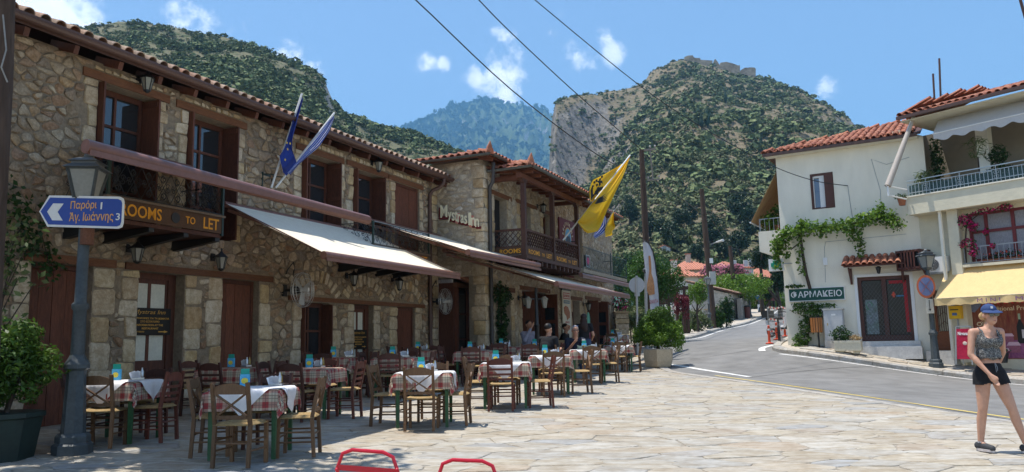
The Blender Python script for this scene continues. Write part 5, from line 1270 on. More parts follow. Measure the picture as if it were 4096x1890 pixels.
def pharmacy():
    ops=[(-1.26,-.5,5.77,7.03),(0.0,1.58,1.17,3.31)]
    wall_mesh(-2.38,2.35,-.2,7.84,ops,xz,.3).build('wall',plaster,PH)
    MB().box(-2.38,-2.08,.31,8.5,-.2,7.84).box(-2.08,4.5,8.2,8.5,-.2,7.84).build('side_wall',plaster,PH)
    MB().box(-2.0,2.3,1.6,1.7,.5,7.8).build('dark_room_backing',MATS['room_shade'],PH)  # dark backing behind the openings, interior shade as colour
    # window with one shutter leaf standing open
    w=MB().box(-1.26,-1.18,.02,.12,5.77,7.03).box(-.58,-.5,.02,.12,5.77,7.03).box(-1.18,-.58,.021,.119,6.95,7.03).box(-1.18,-.58,.021,.119,5.77,5.82).build('window',darkred_w,PH)
    MB().box(-1.15,-.98,.10,.12,5.84,6.86).build('pane',M('sky_glass',(.05,.10,.18),.03,.05,2,spec=1.),w);MB().box(-1.18,-1.15,.06,.13,5.82,6.95).box(-.98,-.8,.07,.12,5.82,6.9).box(-1.15,-.8,.05,.12,6.88,6.95).build('casement',white_p,w)
    sh=MB().box(-.8,-.52,-.03,.01,5.79,7.01).build('shutter',darkred_w,w)
    for k in range(8): MB().box(-.77,-.55,-.036,-.031,5.88+k*.14,5.95+k*.14).build('slat',darkred_w,w)
    MB().box(-1.24,-1.19,-.04,.02,5.79,7.01).build('shutter',darkred_w,w)
    # roof
    rf=MB().prism([(-2.72,-.34,7.86),(2.3,-.34,7.86),(2.3,4.2,9.4),(1.8,4.2,9.4)],(0,0,.05)).prism([(-2.72,-.34,7.86),(1.8,4.2,9.4),(-2.72,8.7,7.86)],(0,0,.05)).build('roof',wood,PH)
    s_=Vector((0,4.54,1.54)).normalized();tiled(rf,(-2.7,-.36,7.92),(1,0,0),s_,4.9,4.75,tile_red,.225,.34,300,hi=lambda x: (x+.1)*1.06,seed=14)
    tiled(rf,(-2.74,8.5,7.92),(0,-1,0),Vector((4.54,0,1.54)).normalized(),8.8,4.7,tile_red,.225,.34,40,hi=lambda x: (8.9-x if x > 4.4 else x+.1)*1.06,seed=15)
    MB().box(-2.75,2.2,-.42,-.33,7.80,7.90).build('gutter',gutter_m,rf);MB().box(-2.7,2.2,-.33,.02,7.78,7.80).build('soffit',plaster,rf)
    # door with wooden frame, glazing behind a wire lattice
    d=MB().box(0,.11,.1,.2,1.17,3.31).box(1.47,1.58,.1,.2,1.17,3.31).box(.11,1.47,.101,.199,3.2,3.31).box(.72,.86,.102,.198,1.17,3.2).box(.11,.72,.103,.197,1.17,1.36).box(.86,1.47,.103,.197,1.17,1.36).build('door',darkred_w,PH)
    dg_=M('shop_glass',(.012,.014,.016),.15,.05,2,spec=.25);MB().box(.13,.70,.15,.17,1.38,3.18).build('pane',dg_,d);MB().box(.88,1.45,.15,.17,1.38,3.18).build('pane',dg_,d)
    MB().box(.18,.54,.14,.149,1.40,2.55).build('poster',M('pharm_poster',(.24,.28,.32),.6,.5,5,col2=(.15,.22,.19)),d);MB().box(1.37,1.47,.09,.1,1.45,3.15).box(.95,1.37,.09,.1,3.05,3.15).build('red_trim',M('red_trim',(.36,.012,.018),.5),d)
    MB().box(1.0,1.12,.14,.148,2.66,2.72).box(1.03,1.09,.138,.146,2.6,2.78).build('red_emblem',M('red_emblem',(.6,.08,.04),.5),d);MB().box(1.14,1.36,.14,.148,2.62,2.66).build('blue_strip',M('blue_print',(.05,.25,.5),.5),d)
    MB().tube([(.3+.09*math.cos(k*.5),.145,2.35+.13*math.sin(k*.5)) for k in range(10)],.015,5).build('green_emblem',M('green_print',(.02,.28,.1),.5),d)
    lt=MB()
    for k in range(-14,16):
        for s in (1,-1):
            x0=.1+k*.11 if s > 0 else .1+k*.11;pts=[]
            a0,z0=x0,1.2;a1,z1_=x0+s*1.9*.75,3.1
            t0=max(0,((.1 if s > 0 else 1.48)-a0)/(a1-a0));t1=min(1,((1.48 if s > 0 else .1)-a0)/(a1-a0))
            if t1 > t0+.02: lt.bar((a0+(a1-a0)*t0,.07,z0+(z1_-z0)*t0),(a0+(a1-a0)*t1,.07,z0+(z1_-z0)*t1),.008,.008)
    lt.build('lattice_grille',M('grille_grey',(.12,.12,.12),.5),d)
    MB().box(-.09,0,-.03,.1,.9,3.4).box(1.58,1.68,-.03,.1,.9,3.4).box(0,1.58,-.03,.1,3.311,3.4).build('door_surround',white_p,PH)
    MB().box(-.12,1.75,-.28,.1,.6,1.16).build('step',marble,PH);MB().box(-.2,1.8,-.55,-.281,.6,1.0).build('step',marble,PH)
    # little tiled canopy on brackets
    c=MB().prism([(-.3,-.62,3.62),(1.5,-.62,3.62),(1.5,0,3.9),(-.3,0,3.9)],(0,0,.04)).build('canopy',darkred_w,PH)
    tiled(c,(-.27,-.64,3.68),(1,0,0),Vector((0,.62,.28)).normalized(),1.75,.68,tile_red,.2,.3,60,seed=16)
    for a in (-.17,1.4): MB().bar((a,-.02,3.08),(a,-.02,3.62),.07,.05,(0,1,0)).bar((a,-.03,3.12),(a,-.5,3.6),.05,.06).build('bracket',darkred_w,c)
    MB().tube([(-.05,-.01,6.48),(-.02,-.015,5.9),(.03,-.015,5.2)],.009,5).tube([(.9,-.01,5.3),(.95,-.012,6.2),(.75,-.012,7.3),(1.2,-.012,7.05),(1.9,-.012,7.2)],.008,5).tube([(-1.0,-.01,3.2),(-.95,-.012,4.4),(-.9,-.012,4.6),(1.6,-.012,4.65)],.008,5).build('wall_cable',grey_m,PH);MB().box(-1.02,-.88,-.06,0,3.8,4.05).build('meter_box',white_p,PH);MB().bar((-1.4,-.008,3.72),(-.8,-.008,3.7),.015,.04).build('plaster_ledge',plaster,PH)
    # balcony on the far left side with a striped blind
    b=MB().box(-3.3,-2.39,.6,4.5,4.5,5.24).build('balcony',plaster,PH);MB().prism([(-3.3,.6,4.5),(-2.39,.6,4.5),(-2.39,.6,3.9),(-2.6,.6,4.0),(-2.7,.6,4.3)],(0,3.9,0)).build('corbel',plaster,b)
    for k in range(9): MB().bar((-3.25,.65+k*.45,5.24),(-3.25,.65+k*.45,5.7),.02,.02,(0,1,0)).build('baluster',grey_m,b)
    for k in range(6): MB().bar((-3.22+k*.16,.64,5.24),(-3.22+k*.16,.64,5.7),.015,.015,(0,1,0)).build('baluster',grey_m,b)
    MB().bar((-3.25,.64,5.7),(-3.25,4.4,5.7),.03,.03).bar((-3.25,.64,5.7),(-2.4,.64,5.7),.03,.03).build('rail',grey_m,b)
pharmacy()
t=thing('side_blind','faded striped canvas blind slanting beside the pharmacy house balcony','awning',PO,PRZ)
MB().prism([(-2.45,.55,7.5),(-2.45,4.4,7.5),(-3.55,4.4,5.6),(-3.55,.55,5.6)],(.02,0,.01)).build('canvas',M('striped_canvas',(.50,.38,.20),.8,.2,3,col2=(.42,.26,.14),trans=.25,stretch=(1,6,1)),t);MB().tube([(-3.55,.5,5.6),(-3.55,4.4,5.6)],.03,8).build('bar',white_p,t)
def pot_plants():
    rg=np.random.default_rng(5)
    for a,y,z,r,n,mat,lb in ((-3.0,1.0,5.6,(.28,.4,.45),500,g_lime,'bushy green plant on the left corner balcony rail'),(-2.65,.9,5.75,(.2,.3,.5),400,g_bush,'taller green plant by the wall on the corner balcony')):
        t=thing('balcony_plant',lb,'plant',wp(a,y,5.25),0,'balcony plants');MB().lathe([(.1,0),(.14,.22)],10).build('pot',M('terracotta',(.32,.12,.06),.85,.15,6),t);MB().tube([(0,0,.2),(.02,0,.5)],.02,6).build('stem',bark,t);P,D=ell_pts((0,0,z-5.25),r,n,rg);link('foliage',leaves('foliage',P,.12,D,rg=rg),mat,t)
pot_plants()
def pharmacy_sign():
    t=thing('pharmacy_sign','dark green ΦΑΡΜΑΚΕΙΟ sign with white letters under the vine','sign',wp(-2.21,-.1,2.6),PRZ);MB().box(0,1.79,0,.09,0,.42).build('box',sgreen,t)
    MB().box(-.02,1.81,-.012,.1,-.02,.005).box(-.02,1.81,-.012,.1,.415,.44).box(-.02,.0,-.011,.1,.005,.415).box(1.79,1.81,-.011,.1,.005,.415).build('frame',white_p,t)
    put_text('ΦΑΡΜΑΚΕΙΟ',white_p,t,(.06,-.002,.1),(1,0,0),(0,0,1),1.66,.235,.012,.010)
    t=thing('pharmacy_cross_sign','white box sign with green pharmacy cross at the house corner','sign',wp(-2.8,-.3,3.68),PRZ);MB().box(0,.5,0,.16,0,.43).build('box',white_p,t);MB().box(.15,.35,-.012,.0,.07,.36).box(.08,.15,-.012,0,.145,.285).box(.35,.42,-.012,0,.145,.285).build('cross',M('pharm_green',(.01,.28,.17),.4),t);MB().bar((.45,.08,.25),(.75,.25,.25),.03,.03).build('bracket',grey_m,t)
pharmacy_sign()
def vine():
    rg=np.random.default_rng(3);t=thing('grape_vine','leafy green grape vine trained along the pharmacy wall above the sign','vine',wp(-1.5,-.1,2.9),PRZ)
    def lp(a,z): return (a+1.5,0,z-2.9)
    b=MB().tube([(.0,-.02,.1),(-.08,-.1,.6),(-.14,-.08,1.2),(-.16,-.14,1.75),(-.2,-.18,2.0)],[.06,.055,.05,.045,.03],8).tube([(-.16,-.14,1.75),(-.5,-.2,1.5),(-.75,-.2,1.75)],[.03,.025,.015],6).tube([(-.2,-.18,2.0),(.4,-.28,2.15),(1.2,-.3,2.15),(2.2,-.3,2.3),(3.0,-.3,2.2)],[.03,.028,.025,.02,.012],6);b.build('stem',bark,t,True)
    Ps=[]
    path=[(-2.42,4.3,.22),(-2.4,4.65,.25),(-2.2,4.95,.22),(-1.9,4.95,.2),(-1.5,5.1,.24),(-1.1,5.05,.2),(-.7,5.05,.22),(-.3,5.0,.22),(.1,5.1,.24),(.5,5.2,.22),(.85,5.3,.3),(1.2,5.15,.25),(1.45,4.95,.2)]
    for (a,z,s),(a2,z2,s2) in zip(path[:-1],path[1:]):
        n=150;u=rg.random(n)[:,None];c=np.array(lp(a,z))*(1-u)+np.array(lp(a2,z2))*u;c[:,1] -= .32;Ps.append(c+rg.normal(size=(n,3))*np.array([s*.45,.16,s*.55]))
    for a,z0,z1,n in ((-2.45,3.7,4.5,110),(-2.15,4.1,4.8,60),(-1.7,3.4,4.8,90),(.22,3.95,4.9,120),(.0,4.5,4.9,50),(-2.5,4.3,4.8,90),(.95,5.2,5.65,60),(-1.6,5.1,5.45,40),(-.9,4.7,5.0,40)):
        z=rg.uniform(z0,z1,n);Ps.append(np.stack([a+1.5+rg.normal(0,.07,n),-.28+rg.normal(0,.08,n),z-2.9],1))
    P=np.concatenate(Ps);link('leaves',leaves('leaves',P,.115,None,.85,.7,rg,.2),g_vine,t)
    t=thing('climbing_plant','dark green climber growing below the pharmacy sign behind the litter bin','plant',wp(-1.75,-.18,.75),PRZ);MB().tube([(0,0,0),(.1,-.05,.6),(.2,-.05,1.2),(.3,-.05,1.8)],[.03,.03,.02,.015],6).build('stem',bark,t,True)
    bl=[((.1,-.1,1.6),(.5,.2,.22),1.2),((.3,-.1,1.35),(.4,.2,.3),1.2),((.1,-.1,1.0),(.3,.2,.3),1),((-.1,-.12,.55),(.3,.2,.25),1),((-.2,-.15,.25),(.25,.2,.22),.8),((.75,-.1,1.65),(.35,.15,.08),.4),((-.25,-.02,2.36),(.35,.06,.06),.4)]
    P,D=crown_pts(bl,330,rg);link('leaves',leaves('leaves',P,.09,D,.6,rg=rg),g_bush,t);MB().box(-.35,.35,-.3,.12,-.05,.1).build('trough',M('stone_trough',(.3,.29,.27),.9),t)
vine()
def pavement_things():
    z0=.98
    t=thing('utility_cabinet','grey metal utility cabinet on a concrete plinth beside the pharmacy door','cabinet',wp(-1.08,-.55,0),PRZ);MB().box(0,.64,-.0,.36,.6,1.22).build('plinth',M('concrete',(.52,.50,.46),.9,.12,6),t);MB().box(.02,.62,.01,.35,1.221,2.24).build('body',M('cabinet_grey',(.52,.53,.53),.55,.08,4,col2=(.46,.47,.47)),t);MB().box(-.01,.65,-.02,.37,2.241,2.28).build('roof',MATS['concrete'],t);MB().box(.04,.6,-.004,.01,1.27,2.2).build('door',MATS['cabinet_grey'],t);MB().box(.12,.15,-.016,-.004,1.72,1.8).build('lock',M('brass_lock',(.4,.3,.12),.4,metal=.8),t);MB().box(.27,.4,-.008,-.004,2.05,2.1).build('label',white_p,t)
    t=thing('litter_bin','round wooden-slat litter bin on a black post by the pharmacy','bin',wp(-1.3,-.55,0),PRZ);MB().tube([(.04,0,.8),(.04,0,1.6)],.028,8).build('post',iron,t);MB().lathe([(.15,1.53),(.155,1.98)],14,(0,0,0)).build('liner',iron,t)
    for k in range(14): a=2*PI*k/14;MB().bar((.175*math.cos(a),.175*math.sin(a),1.5),(.185*math.cos(a),.185*math.sin(a),1.99),.06,.016,(math.cos(a),math.sin(a),0)).build('slat',M('bin_slat',(.40,.16,.05),.55,.15,6,rv=.15),t)
    MB().lathe([(.19,1.99),(.19,2.02),(.15,2.02)],14).build('rim',iron,t)
    p=wp(-.28,-1.05);zz=pz(p.x,p.y)
    t=thing('concrete_planter','long cream concrete planter with shrub and dry grass near the kerb','planter',(p.x,p.y,zz),PRZ);MB().prism([(-.4,-.2,.1),(.4,-.2,.1),(.4,.2,.1),(-.4,.2,.1)],(0,0,.31)).prism([(-.4,-.215,.34),(.4,-.215,.34),(.4,.215,.34),(-.4,.215,.34)],(0,0,.08)).build('trough',M('planter_cream',(.56,.52,.40),.85,.1,5),t)
    for a in (-.24,.24): MB().prism([(a-.15,-.16,.1),(a+.15,-.16,.1),(a+.15,.16,.1),(a-.15,.16,.1)],(0,0,-.02)).lathe([(.11,0),(.16,.1)],4,(a,0,0),.5).build('foot',MATS['planter_cream'],t)
    rg=np.random.default_rng(8);P,D=ell_pts((-.2,0,.6),(.32,.22,.3),700,rg);link('shrub',leaves('shrub',P,.08,D,.5,rg=rg),g_dark,t);P,D=ell_pts((.22,0,.48),(.2,.15,.12),350,rg);link('dry_grass',leaves('dry_grass',P,.12,D,.12,rg=rg),straw_l,t)
    t=thing('canopy_lantern','small black lantern under the pharmacy door canopy','lantern',wp(.72,-.35,3.62),PRZ);MB().lathe([(.03,0),(.1,-.05),(.08,-.06),(.05,-.22),(.02,-.25)],6).build('body',iron,t);MB().lathe([(.076,-.065),(.048,-.2)],6,(0,0,0)).build('glass',lampglass,t)
    t=thing('slatted_crate_cover','brown wooden slatted crate hung on the wall above the shop side door','crate',wb(-.42,-.75,3.42),BRZ);
    for k in range(7): MB().box(.0,.78,.0,.03,.03+k*.09,.09+k*.09).build('slat',darkred_w,t) if k in (0,6) else MB().box(.06+k*.1,.11+k*.1,.0,.03,.0,.64).build('slat',darkred_w,t)
    MB().box(0,.04,0,.7,0,.64).box(.74,.78,0,.7,0,.64).box(.04,.74,.03,.7,0,.03).box(.04,.74,.03,.7,.61,.64).build('frame',darkred_w,t);MB().box(.06,.72,.1,.65,.04,.6).build('machine',iron,t);MB().bar((.7,.3,0),(.7,.65,-.4),.05,.05).build('bracket',darkred_w,t)
    t=thing('air_conditioner','white outdoor air conditioner unit with round grille beside the crate','air conditioner',wb(.36,-.42,3.3),BRZ);MB().box(0,.62,0,.3,0,.48).build('case',white_p,t);MB().tube([(.22,-.012,.24),(.22,.0,.24)],.19,20).build('grille',M('dark_grille',(.06,.06,.065),.5),t)
    for r in (.06,.1,.14,.18): MB().tube([(.22+r*math.cos(2*PI*k/20),-.016,.24+r*math.sin(2*PI*k/20)) for k in range(20)],.006,4,closed=True).build('grille_ring',grey_m,t)
    MB().tube([(.22,-.02,.24),(.22,-.01,.24)],.035,10).build('hub',white_p,t);MB().box(.02,.6,.0,.34,-.05,-.01).build('bracket',grey_m,t)
pavement_things()
# ---------------------------------------------------------------- shop house
SH=thing('shop_house','ochre two-storey corner house with covered balcony above the mini market','building',BO,BRZ)
def shop_house():
    ops=[(.25,.8,.85,2.75),(1.2,5.2,.62,2.75),(1.55,5.4,3.55,5.05)]
    wall_mesh(-.45,6.5,-.2,5.19,ops,xz,.3).build('wall',plaster2,SH)
    MB().box(-.6,6.5,1.5,1.7,5.6,8.2).build('wall',M('terrace_plaster',(.30,.26,.20),.9,.06,1.5),SH);MB().box(-.6,-.3,.0,1.5,5.6,8.2).box(-.45,6.5,2.5,2.6,0,5.1).build('wall',plaster2,SH);MB().box(-.4,6.4,1.2,1.3,.6,5.0).build('dark_room_backing',MATS['room_shade'],SH)  # last box: dark backing that paints the shade of the rooms
    MB().box(-.6,6.5,-.05,1.5,5.19,5.29).build('floor_slab',plaster2,SH)
    sl=MB().box(.04,6.5,-.62,-.05,5.191,5.34).box(.04,6.5,-.62,-.54,5.341,5.76).box(.04,.12,-.54,1.2,5.341,5.76).build('balcony',plaster2,SH);MB().box(.02,6.5,-.66,-.5,5.761,5.80).build('coping',plaster,sl)
    rl=MB().bar((.08,-.58,6.3),(6.5,-.58,6.3),.04,.03).bar((.08,-.58,5.9),(6.5,-.58,5.9),.025,.02).bar((.08,-.58,6.18),(6.5,-.58,6.18),.02,.02);rl.build('rail',M('pale_rail',(.42,.47,.48),.4,.08,8,metal=.3),sl)
    pr=MATS['pale_rail']
    for k in range(44):
        a=.1+k*.115
        if k % 9==5:
            s=MB()
            for sx in (-1,1):
                for zc in (5.97,6.1): s.tube([(a+sx*.035+.03*math.cos(q*.7),-.58,zc+.045*math.sin(q*.7)) for q in range(10)],.007,4)
            s.bar((a,-.58,5.8),(a,-.58,6.3),.016,.016,(0,1,0)).build('scroll_panel',pr,sl)
        else: MB().bar((a,-.58,5.8),(a,-.58,6.19),.014,.014,(0,1,0)).build('baluster',pr,sl)
    MB().box(.1,6.5,-.51,-.5,5.83,6.15).build('green_netting',M('green_netting',(.03,.07,.07),.8,.5,30,col2=(.10,.15,.14)),sl)
    # roof
    rf=MB().prism([(.2,-.9,8.32),(6.6,-.9,8.24),(6.6,3.0,9.5),(2.6,3.0,9.5),(.2,.6,8.7)],(0,0,.06)).build('roof',plaster2,SH);MB().box(.2,6.5,-.86,1.5,8.2,8.24).build('soffit',plaster2,rf)
    tiled(rf,(.25,-.95,8.4),(1,0,-.012),Vector((0,3.9,1.2)).normalized(),6.2,4.6,tile_red,.225,.34,120,hi=lambda x: 1.0+x*1.05,seed=18)
    tiled(rf,(.18,1.0,8.42),(0,-1,0),Vector((2.4,0,.75)).normalized(),1.9,2.0,tile_red,.225,.34,60,hi=lambda x: 2.6-x,seed=19)
    MB().box(.15,6.5,-1.04,-.94,8.27,8.37).build('gutter',gutter_m,rf)
    # columns
    MB().box(.92,1.0,-.5,-.42,.6,5.19).build('downpipe',plaster,SH);MB().box(1.1,1.42,-.34,-.001,.5,5.19).build('pillar',plaster2,SH);MB().box(1.9,2.25,.3,.6,5.3,8.2).build('pillar',plaster,SH)
    # red-framed windows with lace behind a low iron rail
    w=MB();
    for a in (1.55,2.0,2.75,3.5,4.4): w.box(a,a+.09,.05,.13,3.55,5.05)
    w.box(1.55,5.4,.051,.129,3.55,3.63).box(1.55,5.4,.051,.129,4.42,4.5).box(1.55,5.4,.051,.129,4.97,5.05);w=w.build('window',M('red_frame',(.16,.03,.03),.5,.1,8),SH)
    lace=M('lace_curtain',(.34,.34,.36),.9,.35,18,col2=(.20,.20,.22),stretch=(8,1,.6))
    for a,b in ((1.64,2.0),(2.09,2.75),(2.84,3.5),(3.59,4.4)):
        for z0,z1 in ((3.63,4.42),(4.5,4.97)): MB().box(a,b,.1,.12,z0,z1).build('pane',lace,w)
    r2=MB().bar((1.45,-.3,3.98),(6,-.3,3.98),.03,.03).bar((1.45,-.3,3.5),(6,-.3,3.5),.03,.02).build('window_rail',grey_m,SH)
    for k in range(22): MB().bar((1.5+k*.16,-.3,3.48),(1.5+k*.16,-.3,3.98),.012,.012,(0,1,0)).build('baluster',grey_m,r2)
    MB().box(1.43,6,-.34,-.001,3.38,3.46).build('window_ledge',plaster2,SH)
    # ornate side door, shop window
    d=MB().box(.25,.8,.06,.14,.85,1.45).box(.25,.32,.061,.139,1.45,2.75).box(.73,.8,.061,.139,1.45,2.75).build('door',M('door_chestnut',(.20,.07,.03),.5,.15,5),SH);MB().box(.33,.72,.1,.12,1.46,2.74).build('pane',M('ribbed_glass',(.45,.42,.30),.3,.15,5),d)
    g=MB()
    for k in range(6): a=.36+k*.066;g.bar((a,.08,1.46),(a,.08,2.74),.016,.016,(0,1,0))
    for k in range(4): z=1.6+k*.3;g.bar((.34,.078,z),(.525,.078,z+.16),.012,.012).bar((.71,.078,z),(.525,.078,z+.16),.012,.012)
    g.build('grille',M('brown_grille',(.10,.045,.025),.5),d);MB().box(.1,.95,-.4,.05,.4,.84).build('step',marble,SH)
shop_house()
def shop_poster():
    t=thing('shop_window_poster','dark red shop window poster of wine bottle and jam jars behind the woman','poster',wb(1.2,-.02,.6),BRZ);MB().box(0,4.0,0,.04,0,2.12).build('panel',M('poster_drape',(.16,.028,.022),.6,.35,2.2,col2=(.26,.10,.05),stretch=(5,1,.7)),t)
    MB().box(.9,3.9,-.006,0,.02,.55).build('purple_table',M('poster_purple',(.22,.06,.14),.6,.3,4,col2=(.30,.10,.18)),t)
    put_text('SPARTAN',M('poster_red',(.55,.03,.04),.5),t,(.62,-.003,1.62),(1,0,0),(0,0,1),1.5,.24,.003,.02);put_text('Traditional Products',cream_l,t,(.62,-.003,1.42),(1,0,0),(0,0,1),1.5,.13,.003,.0);put_text('Olive',cream_l,t,(.33,-.003,.98),(1,0,0),(0,0,1),.42,.13,.003,.0)
    MB().prism([(1.42,-.004,.45),(1.62,-.004,.45),(1.62,-.004,.95),(1.55,-.004,1.12),(1.55,-.004,1.3),(1.49,-.004,1.3),(1.49,-.004,1.12),(1.42,-.004,.95)],(0,-.006,0)).build('wine_bottle',M('poster_bottle',(.02,.02,.018),.4),t);MB().box(1.49,1.55,-.014,-.0101,1.15,1.32).build('bottle_foil',M('foil_green',(.3,.42,.3),.5),t);MB().box(1.55,1.63,-.015,-.0102,.6,.85).build('bottle_label',M('poster_label',(.55,.5,.5),.6),t)
    for k,(a,z,s) in enumerate(((1.18,.62,.13),(1.3,.34,.16),(1.05,.2,.12))):
        MB().prism([(a-s,-.011,z-s),(a+s,-.011,z-s),(a+s*1.05,-.011,z+s*.4),(a-s*1.05,-.011,z+s*.4)],(0,-.004,0)).build('jam_jar',M('poster_jar',(.30,.10,.14),.5,.2,6),t);MB().prism([(a-s*1.2,-.012,z+s*.3),(a+s*1.2,-.012,z+s*.3),(a+s*.8,-.012,z+s*.95),(a-s*.8,-.012,z+s*.95)],(0,-.004,0)).build('jar_cloth',M('poster_cloth',(.62,.40,.45),.6,.1,8),t)
    MB().prism([(.1,-.003,1.45),(.3,-.003,1.4),(.5,-.003,1.6),(.46,-.003,1.95),(.25,-.003,2.0),(.1,-.003,1.8)],(0,-.003,0)).build('blue_figure',M('poster_blue',(.18,.22,.35),.6,.3,5),t)
shop_poster()
def yellow_awning():
    ym=M('yellow_canvas',(.84,.62,.30),.8,.04,4,col2=(.80,.58,.28),trans=.2);t=thing('shop_awning','pale yellow mini market shop awning with scalloped valance','awning',BO,BRZ)
    MB().prism([(.86,-.06,3.44),(6.4,-.06,3.44),(6.4,-1.08,2.44),(.86,-1.08,2.44)],(0,-.006,.008)).build('canvas',ym,t);MB().add([(.86,-.06,3.44),(.86,-1.08,2.44),(.86,-1.08,2.22),(.86,-.06,3.1)],[(0,1,2,3)]).build('side_flap',ym,t)
    v=MB();n=120
    for k in range(n+1):
        a=.86+5.5*k/n;z=2.21+.022*abs(math.sin(a*PI/.32));v.v += [(a,-1.085-.012*math.sin(a*9),2.44),(a,-1.09-.02*math.sin(a*9+.5),z)]
    v.f += [(2*k,2*k+2,2*k+3,2*k+1) for k in range(n)];v.build('valance',ym,t,True);MB().tube([(.84,-1.08,2.44),(6.4,-1.08,2.44)],.02,6).tube([(.8,-.06,3.44),(6.4,-.06,3.44)],.03,8).build('bar',M('awn_bar',(.6,.5,.3),.5),t)
    pm=M('purple_lettering',(.26,.12,.22),.6);put_text('M I N I',pm,t,(2.1,-1.125,2.27),(1,0,0),(0,0,1),.62,.11,.003,.0);put_text('M A R K E T',pm,t,(3.12,-1.125,2.27),(1,0,0),(0,0,1),1.5,.11,.003,.0)
    wm=M('white_canvas',(.66,.66,.66),.8,.05,4,trans=.3);t=thing('upper_awning','white canvas awning under the eaves of the upper balcony','awning',BO,BRZ)
    MB().prism([(.99,-.05,8.18),(6.4,-.05,8.18),(6.4,-.55,7.66),(1.03,-.55,7.66)],(0,0,.01)).build('canvas',wm,t);v=MB()
    for k in range(n+1): a=1.03+5.3*k/n;v.v += [(a,-.55,7.67),(a+.02*math.sin(a*14),-.55-.02*math.sin(a*8),7.45+.045*math.cos(a*2*PI/.55))]
    v.f += [(2*k,2*k+2,2*k+3,2*k+1) for k in range(n)];v.build('valance',wm,t,True);MB().tube([(1.0,-.55,7.67),(6.4,-.55,7.67)],.02,6).build('bar',white_p,t)
    t=thing('rolled_blind','white rolled blind tube slanting down from the shop house eaves','awning',(0,0,0));a,b=at(3655,470,24.2),at(3551,745,23.9);MB().tube([a,a.lerp(b,.5),b],[.06,.09,.1],10).build('roll',M('blind_roll',(.42,.37,.32),.7,.08,5),t,True);MB().tube([b+Vector((-.05,0,0)),a+Vector((-.06,-.02,0))],.02,6).build('edge_bar',white_p,t);MB().tube([b,at(3626,760,24.5)],.025,6).tube([b+Vector((0,0,-.3)),at(3626,798,24.5)],.025,6).tube([b,b+Vector((0,0,-.32))],.03,6).build('arm',white_p,t)
yellow_awning()
